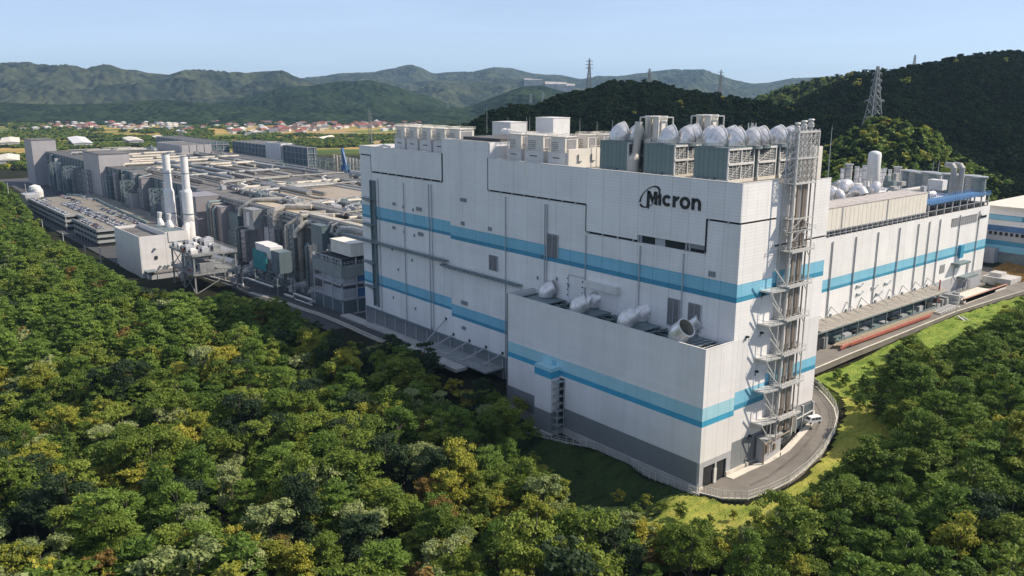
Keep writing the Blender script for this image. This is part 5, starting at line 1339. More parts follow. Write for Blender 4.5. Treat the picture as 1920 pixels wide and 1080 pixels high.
def bicycle(loc, rz, label):
    t = empty('bicycle', loc, rz); tag(t, label, 'bicycle', 'bicycles in the rack by the shed')
    for x in (-.52, .52):
        m = MB(); n = 14
        for i in range(n):
            a, b = 2*math.pi*i/n, 2*math.pi*(i+1)/n; m.bar((x+.33*math.cos(a), 0, .34+.33*math.sin(a)), (x+.33*math.cos(b), 0, .34+.33*math.sin(b)), .05)
        for i in range(0, n, 2): a = 2*math.pi*i/n; m.bar((x, 0, .34), (x+.33*math.cos(a), 0, .34+.33*math.sin(a)), .012)
        m.build('wheel', DARK, t)
    MB().bar((-.52, 0, .34), (-.15, 0, .82), .04).bar((-.15, 0, .85), (0, 0, .33), .04).bar((0, 0, .33), (.42, 0, .8), .05).bar((-.15, 0, .75), (.4, 0, .85), .04).bar((.4, 0, .95), (.52, 0, .34), .04).bar((-.52, 0, .34), (0, 0, .33), .03).build('frame', bk, t)
    MB().box(-.28, -.02, -.08, .08, .86, .93).build('saddle', DARK, t); MB().bar((.38, -.28, 1.0), (.38, .28, 1.0), .04).build('handlebar', STEEL, t)
for i in range(7):
    p = onz(1466+i*2.6, 828-i*1.9, 2.9); p.z = 2.2+i*.3
    p = onz(1465, 832, 4.6).lerp(onz(1490, 818, 5.6), i/6); p.z += .1
    bicycle(tuple(p), R_(8), f'dark parked bicycle in the row between the shed and the van')
t = MB()
ra, rb = onz(1465, 832, 4.6), onz(1490, 818, 5.6)
for i in range(8): p = ra.lerp(rb, i/7); t.bar(p-Vector((.8, 0, .5)), p+Vector((-.8, 0, 1)), .06).bar(p+Vector((.6, 0, -.5)), p+Vector((.6, 0, .7)), .06)
t.bar(ra+Vector((-.8, 0, 1)), rb+Vector((-.8, 0, 1)), .08); t = t.build('bicycle_rack', STEEL); tag(t, 'grey bicycle rack at the edge of the lower pavement', 'bicycle rack')

# steel gratings and support frames under the roof clutter
for k, (x, y0, y1) in enumerate(((-53, 104, 200), (-63, 104, 200), (-74, 104, 204))):
    t = empty('support_frame'); tag(t, ('front', 'middle', 'rear')[k] + ' dark steel frame carrying the pipe clutter on the wing roof', 'frame')
    m = MB(); 
    for y in np.arange(y0, y1, 6): m.bar((x, y, 57.4), (x, y, 68+k), .35).bar((x-5, y, 57.4), (x-5, y, 68+k), .3).bar((x, y, 68+k), (x-5, y, 68+k), .3)
    m.build('post', STEELD, t)
    m = MB().bar((x, y0, 68+k), (x, y1, 68+k), .4).bar((x-5, y0, 68+k), (x-5, y1, 68+k), .4).bar((x, y0, 64), (x, y1, 64), .3)
    m.build('beam', STEEL, t)
for k in range(16):
    y = 106 + k*6 + rng.uniform(-2, 2); x = -53 - rng.uniform(0, 22); r = rng.uniform(.7, 2.0); t = MB().tube([(x, y, 69.5), (x-rng.uniform(2, 9), y+rng.uniform(1, 5), 69.5 + rng.uniform(0, 2)), (x-10, y+5, 67)], r, 10)
    t = t.build('roof_duct', (PIPE, PIPEW, CHROME, STEEL)[k % 4]); tag(t, 'short silver pipe run above the cream roof screen', 'duct', 'short pipe runs above the roof screen')
PIPE = mat('dull_old_pipe', (.27, .26, .235), .6, .1, var=.3, scale=.5, dirt=.2)
PIPEW = mat('pale_old_pipe', (.50, .46, .385), .5, .1, var=.2, dirt=.2)  # paler, warmer pipe colour used on the old plant
STEEL = mat('old_grey_steel', (.30, .31, .31), .5, .2, var=.3, scale=.5, dirt=.2)
# ================================================================== OLD PLANT ON THE LEFT
MAUVE = PURPLE
GREEN = cladding('blue_grey_cladding', (.12, .165, .18), dark=.92, pitch=2, dirt=.1)
PALEW = cladding('pale_mauve_cladding', (.40, .385, .39), dark=.95, pitch=2, dirt=.08)
def block(name, x0, x1, y0, y1, z0, z1, wallm, roofm, label, cat, bay=12, par=.9, joint=.25, sides=True):
    """building of wall panels over a dark core, with parapet and roof"""
    t = empty(name, (0, 0, 0)); tag(t, label, cat)
    MB().box(x0+.4, x1-.4, y0+.4, y1, z0, z1-par-.1).build('structural_core', DARK, t)
    for a, b in split([x0, x1], bay): ubox('wall_panel', wallm, a+joint/2, b-joint/2, y0, y0+.5, z0, z1, t)
    for a, b in split([y0+.5, y1], bay): ubox('wall_panel', wallm, x1-.5, x1, a+joint/2, b-joint/2, z0, z1, t)
    MB().box(x0, x1, y1-.5, y1, z0, z1).box(x0, x0+.5, y0+.5, y1-.5, z0, z1).build('rear_wall', wallm, t)
    MB().box(x0+.5, x1-.5, y0+.5, y1-.5, z1-par-.1, z1-par).build('roof', roofm, t)
    return t
# A: the near building whose front recedes to the left
A_ = block('old_plant_building', -500, -233, 36, 178, 2, 41.5, MAUVE, ROOFG, 'mauve-grey old plant building with ducts on its front, left of the white block', 'factory', bay=17, par=.5, joint=1.2)
MB().box(-452, -362, 60, 122, 41.1, 42.2).build('raised_roof', ROOFT, A_)
MB().box(-395, -233, 37, 47, 41.1, 41.8).build('walk_roof', mat('sunlit_tone_roof_strip', (.42, .36, .27), .8, var=.2, scale=.3), A_)  # paler tan puts the sunlight on the roof edge into the colour
MB().box(-330, -250, 36.6, 40.5, 41.9, 43.4).build('edge_duct', PIPEW, A_)
PANEL_ = None
m = MB().box(-390, -360, 47.5, 50, 40.5, 41.4).box(-350, -300, 48, 51, 40.5, 41.9).box(-290, -240, 48, 52, 40.5, 41.9)
m.build('roof_gap', DARK, A_)
g2 = MB()
for a, b in (((-500, 35.4, 40.6), (-233, 35.4, 40.6)), ((-500, 34.6, 38.6), (-233, 34.6, 38.6)), ((-420, 33.8, 36.4), (-233, 33.8, 36.4))): g2.bar(a, b, .9, 1.3)
g2.build('front_gallery', STEEL, A_)
g2 = MB()
for x in np.arange(-498, -234, 5.4): g2.bar((x, 33.6, 36), (x, 35.9, 36), .25).bar((x, 33.6, 36), (x, 33.6, 41), .2)
g2.build('gallery_post', STEEL, A_)
# projecting boxes, wall ducts and frames along the front
def wbox(x0, x1, d, z0, z1, m_, label, cat='wall box', y=36):
    o = MB().box(x0, x1, y-d, y-.02, z0, z1).box(x0-.15, x1+.15, y-d-.15, y-.02, z1, z1+.25).build('wall_box', m_); tag(o, label, cat); return o
wbox(-392, -376, 9, 27, 39.5, STEEL, 'grey machine box hung high on the mauve wall by the truss tower')
wbox(-386.5, -382, 9.2, 29, 37.5, OFFW, 'pale panel on the grey machine box of the mauve wall', 'panel')
wbox(-372, -357, 4, 6, 29, LGREY, 'pale grey slab wall standing left of the truss tower')
wbox(-341, -327, 5, 8, 31, MAUVE, 'mauve box wall right of the truss tower')
wbox(-300, -287, 7, 21, 40, GREEN, 'dark blue-grey box high on the wall behind the big vertical duct')
wbox(-286, -272, 4.5, 3, 30, MAUVE, 'low mauve annex left of the steel storey tower')
wbox(-262, -246, 3, 24, 36, MAUVE, 'mauve box behind the roof tank of the storey tower')
wbox(-425, -409, 6, 3, 33, GREEN, 'dark blue-grey annex left of the hung machine box')
wbox(-445, -428, 10, 3, 36, MAUVE, 'mauve annex with its pipes left of the dark annex')
wbox(-401, -394, 8, 3, 24, PALEW, 'pale narrow annex under the hung machine box')
wbox(-480, -452, 18, 3, 41.5, MAUVE, 'projecting mauve block with stacked dark windows')
m = MB()
for z in (12, 19, 26, 33): m.box(-481.2, -480.02, 22, 25, z, z+4.4).box(-479, -474, 17.8, 17.98, z, z+4.4)
m = m.build('window', GLASSD); tag(m, 'column of dark windows on the projecting mauve block', 'windows'); 
for k, x in enumerate((-446, -441.5, -436, -404, -352, -318.5, -309)):
    r = (1.3, .9, 1.2, 1, .9, 2.0, 1.2)[k]; zt = (38, 37, 35, 25, 30, 42, 27)[k]; d = (12, 12, 12, 10, 3, 5, 6)[k]
    pts = [(x, 36-d, 3), (x, 36-d, zt-2), (x, 36-d+1.2, zt), (x, 44 if zt > 30 else 35, zt)]
    o = MB().tube(pts, r, 10).build('wall_duct', PIPE if k % 2 else STEELD); tag(o, ('fat vertical duct on the projecting mauve block', 'thin vertical duct beside the fat one', 'third vertical duct on the mauve annex', 'short duct beside the pale narrow annex', 'slim duct on the left leg of the truss tower', 'big round vertical duct climbing to the roof edge', 'short thick duct right of the big round one')[k], 'duct')
def truss_tower(x, y, w_, d, z0, z1, mt, label, dz=3.2, name='truss_tower'):
    t = empty(name, (x, y, 0)); tag(t, label, 'steel tower'); L_ = MB(); B_ = MB(); c = [(0, 0), (w_, 0), (w_, d), (0, d)]
    for a, b in c: L_.bar((a, b, z0), (a, b, z1), .55)
    z = z0
    while z < z1-1:
        zt = min(z+dz, z1)
        for (a, b), (e, f_) in zip(c, c[1:]+c[:1]): B_.bar((a, b, z), (e, f_, zt), .25).bar((a, b, zt), (e, f_, zt), .3).bar((e, f_, z), (a, b, zt), .25)
        z = zt
    L_.build('leg', mt, t); B_.build('bracing', mt, t); return t
truss_tower(-356, 28, 8, 6, 2, 42, STEEL, 'slender truss tower of crossed braces on the mauve wall')
truss_tower(-326, 27, 7, 7, 2, 38, STEELD, 'dark truss tower carrying the bright duct bends')
truss_tower(-405, 22, 12, 8, 2, 24, STEELD, 'open steel frame below the hung machine box', dz=7)
t = MB().bar((-327, 26, 2), (-327, 26, 36), 1.2).bar((-327, 26, 36), (-322, 37, 43.5), 1.6, 1.2).bar((-321, 37, 43.5), (-318, 48, 43.5), 1.6, 1.2).build('sloping_duct', PIPEW); tag(t, 'square pale duct that slants from the dark truss tower up to the roof', 'duct')
# bright bent ducts at the roof edge
bd_ = [([(-408, 31, 32), (-408, 32, 37), (-402, 34, 40), (-400, 38, 43), (-394, 44, 43.5), (-386, 52, 43.5)], 1.5, 'pale crooked duct climbing over the roof edge, left one'),
       ([(-353, 30, 37), (-353, 32, 41.5), (-352, 38, 43.8), (-340, 50, 43.8)], 1.7, 'bright bent duct mouth on top of the slender truss tower'),
       ([(-318, 28, 30), (-318, 28, 33), (-316, 30, 36), (-315, 33, 38.5), (-312, 36, 39.2), (-311, 40, 42.4), (-304, 46, 42.8)], 1.6, 'bright zigzag duct above the dark truss tower'),
       ([(-320, 30, 38), (-320, 34, 41.6), (-316, 38, 43), (-300, 56, 43)], .8, 'thin bright pipe beside the zigzag duct'),
       ([(-283, 33, 37), (-283, 34, 40.6), (-280, 38, 42.8), (-275, 42, 44), (-266, 44, 44), (-262, 46, 42.6), (-250, 52, 42.6)], 1.0, 'bright pipe with two bends near the white block'),
       ([(-289, 33, 37.5), (-288, 35, 41.4), (-284, 39, 42.6), (-262, 52, 42.6)], .8, 'thin bright pipe left of the two-bend pipe'),
       ([(-275, 33, 3), (-275, 33, 37), (-272, 34, 40), (-262, 36, 40.5), (-240, 37, 40.5)], 2.1, 'big grey duct rising and turning right under the roof edge')]
for p_, r, lb in bd_:
    t = MB().tube(p_, r, 10).build('bent_duct', STEEL if 'grey' in lb else PIPEW); tag(t, lb, 'duct')
# roof network of pipes and ducts
rs = np.random.default_rng(5)
def where_(x): return 'at its far end' if x < -800 else ('in its far middle' if x < -620 else ('behind the chimneys' if x < -480 else ('left of the tan raised roof' if x < -400 else 'nearest the white block')))
def rd(pts, r, mt, label, group): t = MB().tube(pts, r, 8); t = t.build('roof_pipe', mt); tag(t, label, 'pipe', group); return t
G1 = 'grey pipes crossing the old plant roofs'
for k in range(64):          # lines running towards the right (along Y) and along X
    if k % 2:
        x = rs.uniform(-960, -240); y0 = rs.uniform(45, 70); y1 = y0+rs.uniform(50, 110); z = 42.5+rs.uniform(0, 2.5)
        pts = [(x, y0, z-1.5), (x, y0+2, z), (x, (y0+y1)/2, z), (x+3, (y0+y1)/2+3, z+.8), (x+3, y1, z+.8)]
    else:
        y = rs.uniform(46, 170); x0 = rs.uniform(-950, -420); x1 = min(-236, x0+rs.uniform(70, 190)); z = 42.6+rs.uniform(0, 2.5)
        pts = [(x0, y, z-1.5), (x0+2, y, z), ((x0+x1)/2, y, z), ((x0+x1)/2+3, y+2.5, z), (x1, y+2.5, z)]
    rd(pts, (rs.uniform(1.1, 1.6) if k % 3 else rs.uniform(.5, .9)), (PIPE, STEEL, PIPEW)[int(rs.integers(3)) if k % 3 else 0], ('thick ' if k % 3 else 'thin ') + ('crosswise' if k % 2 else 'lengthwise') + ' grey pipe on the crowded old plant roof ' + where_(pts[0][0]), G1)
for y, x0, x1, r in ((52, -470, -236, 1.3), (55, -470, -236, 1.0), (57.5, -360, -236, 1.4), (125, -480, -236, 1.6), (128, -500, -240, 1.0), (142, -500, -240, 2.0), (150, -500, -300, 1.2), (165, -480, -240, 1.6)):
    rd([(x0, y, 43.4), (x1, y, 43.4)], r, PIPE, 'long straight pipe lying along the near old plant roof', 'long straight pipes on the near old plant roof')
for x, y0, y1, r in ((-357, 47, 122, 1.3), (-354, 47, 120, .9), (-457, 50, 130, 1.6), (-461, 50, 130, 1.0), (-300, 50, 122, 1.2), (-286, 46, 100, .9), (-272, 46, 130, .8), (-258, 48, 130, 1.1)):
    rd([(x, y0, 43.6), (x, y1, 43.6)], r, PIPE if r > 1 else PIPEW, 'straight pipe crossing the near old plant roof sideways', 'pipes crossing the near old plant roof sideways')
m = MB()
for k in range(40): m.box(-452+k*2.25, -450.9+k*2.25, 122.4, 125, 41.3, 43.6)
m = m.build('ribbed_edge', OFFW, A_)
m = MB()
for k in range(28): m.box(-361.6, -359, 61+k*2.2, 62.1+k*2.2, 41.3, 43.4)
m.build('ribbed_edge', OFFW, A_)
for k in range(80):
    x = rs.uniform(-490, -245); y = rs.choice([rs.uniform(50, 58), rs.uniform(126, 172)]) if -455 < x < -358 else rs.uniform(48, 172)
    s = rs.uniform(1.5, 5); h = rs.uniform(1.2, 4.2); o = MB().box(-s, s, -s*.6, s*.6, 0, h).box(-s*.7, -s*.2, -s*.4, s*.4, h, h+1.2).tube([(s*.5, 0, h*.5), (s*.5, 0, h+1.8), (s*.5, 2.4, h+2.2)], .45, 6).build('roof_unit', (STEEL, PIPE, LGREY, STEELD, OFFW)[int(rs.integers(5))])
    o.location = (x, y, 41.1); tag(o, 'small grey unit amid pipes on the near old plant roof', 'roof unit', 'small units on the near old plant roof')
for (x, y), lb in (((-500, 168), 'long grey drum lying across the far end of the near roof'), ((-395, 150), 'fat grey tank lying at the right end of the pipes')):
    t = MB().tube([(x, y, 44.6), (x+38, y+3, 44.6)], 3.4, 12).box(x+40, x+52, y-4, y+5, 41.1, 47).build('roof_tank', STEEL); tag(t, lb, 'tank')
# B + C: the long far part
B_ = block('old_plant_building', -700, -500.5, 40, 190, 2, 41, GREEN, ROOFG, 'dark blue-grey old plant section behind the two white chimneys', 'factory', bay=14, par=.4, joint=2.2)
C_ = block('old_plant_building', -1000, -700.5, 36, 200, 2, 42, GREEN, ROOFD, 'far dark section of the old plant towards the big grey tower', 'factory', bay=13, par=.4, joint=2.6)
for k in range(44):
    x = -985+k*11+rs.uniform(-3, 3); yy = 36 if x < -700 else 40
    w_ = rs.uniform(3, 8); d = rs.uniform(2, 8); z0 = rs.choice([2.0, 2.0, rs.uniform(8, 22)]); z1 = rs.uniform(24, 41)
    mt = (GREEN, STEELD, LGREY, MAUVE, STEEL)[int(rs.integers(5))]
    o = MB().box(x, x+w_, yy-d, yy-.02, z0, z1)
    for zz in np.arange(z0+3, z1, 5): o.box(x-.3, x+w_+.3, yy-d-.3, yy-.02, zz, zz+.4, 1)
    if k % 3 == 0: o.tube([(x-2, yy-d, 2), (x-2, yy-d, z1), (x-2, yy+3, z1+2)], .9, 8, 1)
    o = o.build('facade_annex', [mt, STEEL]); tag(o, f"{'blue-grey steel-grey pale mauve silvery'.split()[(GREEN, STEELD, LGREY, MAUVE, STEEL).index(mt)]} annex box with galleries, {'between the far grey tower and the mid tower' if x < -800 else ('just right of the mid tower' if x < -690 else ('left of the chimneys' if x < -600 else 'behind the chimneys'))}", 'annex', 'annex boxes along the shaded old plant front')
for x, lb in ((-655, 'tall steel frame left of the left chimney'), (-575, 'tall steel frame just behind the left chimney'), (-845, 'steel frame between the pale tower and the far tower'), (-905, 'steel frame nearest the far grey tower'), (-785, 'cross-braced frame in front of the pale tower wall')):
    truss_tower(x, 24 if x > -700 else 20, 10, 9, 2, 36, STEELD, lb, dz=6)
def slab(x0, x1, y0, y1, z0, z1, mt, label, name='service_tower'):
    t = empty(name); tag(t, label, 'tower'); MB().box(x0, x1, y0, y1, z0, z1).build('wall', mt, t); MB().box(x0-.3, x1+.3, y0-.3, y1+.3, z1, z1+.7).build('capping', ROOFG, t); return t
slab(-1042, -1000, 22, 48, 2, 55, PALEW, 'big plain grey tower block at the far left end of the old plant')
slab(-800, -742, 30, 58, 2, 53, PALEW, 'pale mauve tower block with cross braces in the middle of the old plant front')
slab(-560, -536, 28, 40, 2, 30, PALEW, 'narrow pale annex tower behind the left chimney')
slab(-660, -640, 28, 40, 2, 26, PALEW, 'narrow pale annex left of the chimneys')
for x, y, z, w_, d, h, mt, lb in ((-690, 60, 41, 90, 4, 3, PIPE, 'long low duct box on the roof behind the left chimney'), (-640, 95, 41, 120, 5, 3, PIPE, 'second long duct box on the middle old plant roof'), (-930, 90, 42, 60, 14, 3, ROOFD, 'dark low roof box near the far tower'), (-720, 150, 41, 100, 6, 4, STEEL, 'grey duct box at the rear of the middle roof')):
    t = MB().box(x, x+w_, y, y+d, z, z+h).build('duct_box', mt); tag(t, lb, 'duct box')
for k in range(34):
    x = rs.uniform(-980, -520); y = rs.uniform(48, 185); s = rs.uniform(1.5, 5); h = rs.uniform(1, 3.6); o = MB().box(-s, s, -s*.6, s*.6, 0, h).box(-s*.6, 0, -s*.3, s*.3, h, h+1.3).build('roof_unit', (STEEL, PIPE, LGREY, STEELD)[int(rs.integers(4))])
    o.location = (x, y, 41.4); tag(o, 'small grey unit on the far old plant roof', 'roof unit', 'small units on the far old plant roofs')
# buildings behind
for (x0, x1, y0, y1, z1, mt, rm_, lb) in ((-935, -850, 145, 180, 52, PALEW, ROOFG, 'pale plant hall rising behind the right chimney'), (-1215, -1020, 232, 268, 44, GREEN, ROOFD, 'long dark roofed hall behind the pale hall'), (-1015, -902, 271, 310, 45, GREEN, ROOFG, 'blue-grey hall with a pale roof edge left of the white panel tower'), (-901, -856, 268, 284, 49, WHITE2, ROOFG, 'white panel tower among the rear halls'), (-855, -790, 271, 283, 47.5, GREEN, ROOFG, 'blue-grey lattice-walled hall right of the white panel tower')):
    b_ = block('rear_hall', x0, x1, y0, y1, 2, z1, mt, rm_, lb, 'factory', bay=9, par=.6, joint=.8)
    if mt is GREEN:
        m = MB()
        for z in np.arange(12, z1, 7): m.bar((x0, y0-.6, z), (x1, y0-.6, z), .5).bar((x1+.6, y0, z), (x1+.6, y1, z), .5)
        for x in np.arange(x0, x1, 11): m.bar((x, y0-.6, 2), (x, y0-.6, z1), .6)
        for y in np.arange(y0, y1, 9): m.bar((x1+.6, y, 2), (x1+.6, y, z1), .6)
        m.build('wall_frame', LGREY, b_)
# blue mast and open steel near the white block
t = empty('blue_hoist', (-690, 266, 0)); tag(t, 'blue steel hoist mast behind the pipes next to the white block', 'hoist')
MB().box(-5, 5, -3, 3, 0, 34).build('base', BLUEP, t); MB().bar((-2, 0, 34), (-6, 0, 52), 2.6).bar((2, 0, 34), (-4, 0, 48), 1.6).build('jib', BLUEP, t); MB().bar((0, -3.2, 18), (3, -3.2, 30), 1.2).build('ladder', OFFW, t)
for k, (x, y) in enumerate(((-775, 268), (-748, 262), (-722, 258), (-668, 256), (-640, 252), (-735, 284))):
    truss_tower(x, y, 22, 10, 2, 36+3*(k % 2), STEELD, ('first', 'second', 'third', 'fourth', 'fifth', 'sixth')[k]+' open steel rack from the left behind the old roofs near the white block', dz=11, name='steel_rack')
for k in range(9):
    x, y = -765+k*11, 292-k*2; t = MB().tube([(x, y, 2), (x, y, 40)], 1.3, 8).build('process_column', PIPEW); tag(t, 'beige process column in the row behind the old roofs', 'column', 'beige process columns behind the old roofs')

# ---- chimneys
def chimney(x, y, zt, label, k=0):
    t = empty('chimney', (x, y, 0)); tag(t, label, 'chimney', 'two white chimneys')
    CHW = bpy.data.materials.get('white_chimney_shell') or mat('white_chimney_shell', (.74, .73, .71), .5, var=.06, dirt=.12)
    MB().tube([(0, 0, 3), (0, 0, 30), (0, 0, 48), (0, 0, 50), (0, 0, zt)], [3.6, 3.5, 3.4, 2.55, 2.45], 28).build('shaft', CHW, t)
    MB().tube([(0, 0, zt), (0, 0, zt+.4)], 2.4, 18).tube([(0, 0, 60), (0, 0, 60.5)], 2.62, 18).tube([(0, 0, 33), (0, 0, 33.6)], 3.8, 18).build('ring', STEELD, t)
    MB().tube([(0, 0, zt+.41), (0, 0, zt+.45)], 1.9, 16).build('flue_opening', DARK, t)
    for dx, dy, r, h in ((-3.6, -3.2, 1.9, 24), (3.4, -3.4, 2.0, 26)):
        MB().tube([(dx, dy, 3), (dx, dy, h-3), (dx*.7, dy*.7, h), (0, 0, h+3)], [r, r, r, r*.7], 14).build('side_flue', CHW, t, smooth=True)
    p = MB(); rail(p, -4.4, 4.4, -4.4, 4.4, 30, 1.2, w=.12); p.box(-4.4, 4.4, -4.4, -3.6, 29.6, 30).box(-4.4, -3.6, -4.4, 4.4, 29.6, 30); p.build('platform', STEEL, t)
    MB().box(-3.9, -2.4, -3.9, -2.6, 30.2, 32.4).tube([(-3, -3.6, 34), (-3, -4.6, 35)], .3, 6).build('sampling_box', STEELD, t)
chimney(-443, -2.5, 72.4, 'left white chimney rising behind the white powerhouse'); chimney(-432, 5.5, 71.2, 'right white chimney, its foot beside the steel platform')

# ---- powerhouse
ph = empty('powerhouse'); tag(ph, 'white box-shaped powerhouse with a dark roof at the forest edge', 'powerhouse')
PHW = cladding('warm_white_cladding', (.66, .64, .62), pitch=3, dark=.95)
for a, b in split([-450, -397], 13): ubox('wall_panel', PHW, a+.05, b-.05, -37.5, -37.1, -2, 26.8, ph)
for a, b, z in ((-37.1, -22, 26.8), (-22, -8, 28.2)): ubox('wall_panel', PHW, -397.4, -397, a+.05, b-.05, -2, z, ph)
MB().box(-450, -449.6, -37.05, -8, 0, 26.8).box(-449.5, -397.5, -8.4, -8, 0, 28).box(-449.5, -397.5, -22.2, -21.8, 24, 28.2).build('rear_wall', PHW, ph)
MB().box(-449.5, -397.5, -37, -8.5, 24.6, 25).build('roof', ROOFG, ph); MB().box(-449, -398, -21.7, -8.8, 26.5, 26.9).build('machine_roof', ROOFD, ph)
for x, y in ((-432, -13), (-420, -11)): MB().tube([(x, y, 26.9), (x, y, 29), (x-.6, y-.4, 32), (x-.4, y, 36)], [2.6, 2.2, 1.3, 1.6], 10).build('roof_vent', OFFW, ph)
m = MB()
for k in range(12): m.box(-430+k*2.6, -428.6+k*2.6, -20, -10, 26.9, 27.7)
m.build('roof_cooler', STEELD, ph)
MB().box(-396.98, -396.5, -29.2, -27.6, 12, 14).build('window', DARK, ph)
for y, z in ((-29, 18.5), (-26.5, 7.2), (-23.6, 7.0), (-21.6, 7.0)): MB().tube([(-396.9, y, z), (-395.8, y, z-.2)], .7, 10).build('vent', STEELD, ph)
MB().box(-396.9, -396.7, -20, -8.4, 21.6, 21.9).box(-396.9, -396.7, -20.2, -20, 21.6, 28).box(-396.9, -396.7, -17, -9, 18.6, 18.8).build('joint', STEELD, ph)
MB().box(-396.8, -388, -36, -12, 4.6, 5.2).build('low_roof', ROOFG, ph); MB().box(-396.8, -388.4, -35.6, -12.4, -1, 4.6).build('low_annex', LGREY, ph)
m = MB()
for x in (-391, -386): 
    for y in (-37.5, -32): m.bar((x, y, -2), (x, y, 6.6), .4)
m.bar((-391, -37.5, 6.6), (-386, -32, 6.6), .4).bar((-391, -32, 6.6), (-386, -37.5, 6.6), .4).box(-392, -385, -38, -31.5, 6.5, 6.9); m.build('pipe_portal', STEELD, ph)
t = MB().lathe((-372, -21, 2), [(2.6, 0), (3, 2.5), (2.4, 4.5), (.6, 6)], 12).box(-371, -370, -24.5, -23.8, 2, 4.6, 1).build('white_silo', [CREAM, RED]); tag(t, 'cream dome-shaped tank with a red mark below the steel platform', 'tank')
# ---- steel equipment platform
sp = empty('equipment_platform'); tag(sp, 'galvanised steel platform loaded with grey machines and two red spots', 'platform')
px0, px1, py0, py1 = -371, -333, -28, -2
for z, nm_ in ((23.4, 'upper_deck'), (12.5, 'lower_deck')):
    MB().box(px0, px1, py0, py1, z, z+.35).bar((px0, py0, z-.3), (px1, py0, z-.3), .5, .8).bar((px1, py0, z-.3), (px1, py1, z-.3), .5, .8).build(nm_, STEEL, sp)
    r = MB(); rail(r, px0, px1, py0, py1, z+.3, 1.3, w=.13); r.build('handrail', STEEL, sp)
m = MB()
for x in (px0+1, -352, px1-1):
    for y in (py0+1, py1-1): m.bar((x, y, 0), (x, y, 23.4), .8)
m.build('leg', STEEL, sp)
m = MB()
for (x0, x1) in ((px0+1, -352), (-352, px1-1)):
    for z0, z1 in ((1, 12.5), (12.8, 23.4)): m.bar((x0, py0+1, z0), (x1, py0+1, z1), .4).bar((x1, py0+1, z0), (x0, py0+1, z1), .35)
for z0, z1 in ((1, 12.5), (12.8, 23.4)): m.bar((px1-1, py0+1, z0), (px1-1, py1-1, z1), .4).bar((px1-1, py1-1, z0), (px1-1, py0+1, z1), .35)
m.build('bracing', STEEL, sp)
for k in range(16):
    x = px0+3+(k % 5)*7; y = py0+3+(k//5)*6.5; s = rs.uniform(1.6, 2.8); h = rs.uniform(2, 4.2)
    o = MB().box(-s, s, -s*.8, s*.8, 0, h).tube([(s*.3, -s*.85, h*.55), (s*.3, -s*.95, h*.55)], s*.4, 10, 1).box(-s*.8, s*.2, -s*.5, s*.5, h, h+.6).build('machine', [(LGREY, OFFW, STEEL)[k % 3], DARK]); o.location = (x, y, 23.75)
    tag(o, 'grey machine box standing on the upper deck of the steel platform', 'machine', 'machine boxes on the upper platform deck')
for k, (x, y, z) in enumerate(((-349, -28.3, 23.9), (-343, -27.6, 12.9))):
    o = MB().box(x, x+3.4, y-.4, y+1.2, z, z+1.5).bar((x, y, z+1.5), (x+3.4, y, z+2.2), .2).build('red_machine', RED); tag(o, ('red machine on the upper platform edge', 'red machine on the lower platform edge')[k], 'machine')
for k, (x, mt) in enumerate(((-364, CREAM), (-354, LGREY), (-340, STEEL))):
    o = MB().box(x, x+7, -24, -16, 12.9, 18.5).tube([(x+2, -24.2, 16), (x+2, -24.4, 16)], 1.1, 10, 1).build('lower_machine', [mt, DARK]); tag(o, ('cream cabinet on the lower platform deck', 'pale grey cabinet in the middle of the lower deck', 'steel cabinet at the right of the lower deck')[k], 'machine')
# ---- teal-sheeted frame
ts = empty('teal_sheeted_frame'); tag(ts, 'raised equipment frame wrapped in teal safety sheets', 'equipment frame')
m = MB()
for x in (-326, -316, -306, -296):
    for y in (5, 14): m.bar((x, y, 2), (x, y, 22), .6)
for z in (8, 15, 22): 
    for y in (5, 14): m.bar((-326, y, z), (-296, y, z), .4)
    for x in (-326, -296): m.bar((x, 5, z), (x, 14, z), .4)
m.build('frame', STEELD, ts)
MB().box(-326.4, -309, 4.5, 4.7, 14, 25).box(-326.4, -326.2, 4.7, 14, 14, 25).build('teal_sheet', TEALS, ts)
MB().box(-324, -304, 5.5, 13, 22.2, 28.5).box(-324, -311, 5.2, 13.2, 28.5, 28.9).build('machine_hood', OFFW, ts); MB().box(-303.8, -294, 6, 13.4, 15, 27).build('machine_box', GREEN, ts)
# ---- steel storey tower
mt_ = empty('storey_tower'); tag(mt_, 'four-storey steel equipment tower with a pale tank on top beside the white block', 'equipment tower')
X0_, X1_, Y0_, Y1_ = -267, -236.5, 13, 30
MB().box(X0_, X1_, Y0_, Y1_, 2, 9.4).build('base_storey', GREEN, mt_)
for z0, z1 in ((9.4, 10.2), (17.2, 18.4), (25, 26)): MB().box(X0_-.3, X1_+.3, Y0_-.3, Y1_+.3, z0, z1).build('floor', LGREY, mt_)
MB().box(X0_-.35, X1_+.35, Y0_-.35, Y0_+.1, 21.5, 27.8).box(X1_-.1, X1_+.35, Y0_+.1, Y1_, 21.5, 27.8).build('upper_cladding', mat('green_grey_sheet', (.24, .27, .26), .6, var=.15), mt_)
for z in (10.2, 18.4): MB().box(X0_+8, X1_-1, Y0_+1.5, Y1_-2, z, z+5).build('machine', LGREY, mt_)
for z in (10.2, 18.4): MB().box(X1_-3, X1_-.6, Y0_+9, Y1_-3, z, z+4.4).build('blue_door', BLUEP, mt_)
m = MB()
for x in (X0_, -257, -247, X1_):
    for y in (Y0_, 21.5, Y1_): m.bar((x, y, 2), (x, y, 31), .6)
m.build('column', LGREY, mt_)
m = MB()
for z in (13, 21): m.bar((X0_, Y0_-.4, z-2.8), (X1_, Y0_-.4, z-2.8+.0), .35)
rail(m, X0_, X1_, Y0_, Y1_, 28, 1.6, w=.18)
for k in range(9): m.box(X0_+1.5+k*3.3, X0_+2+k*3.3, Y0_-.3, Y0_, 27.8, 31)
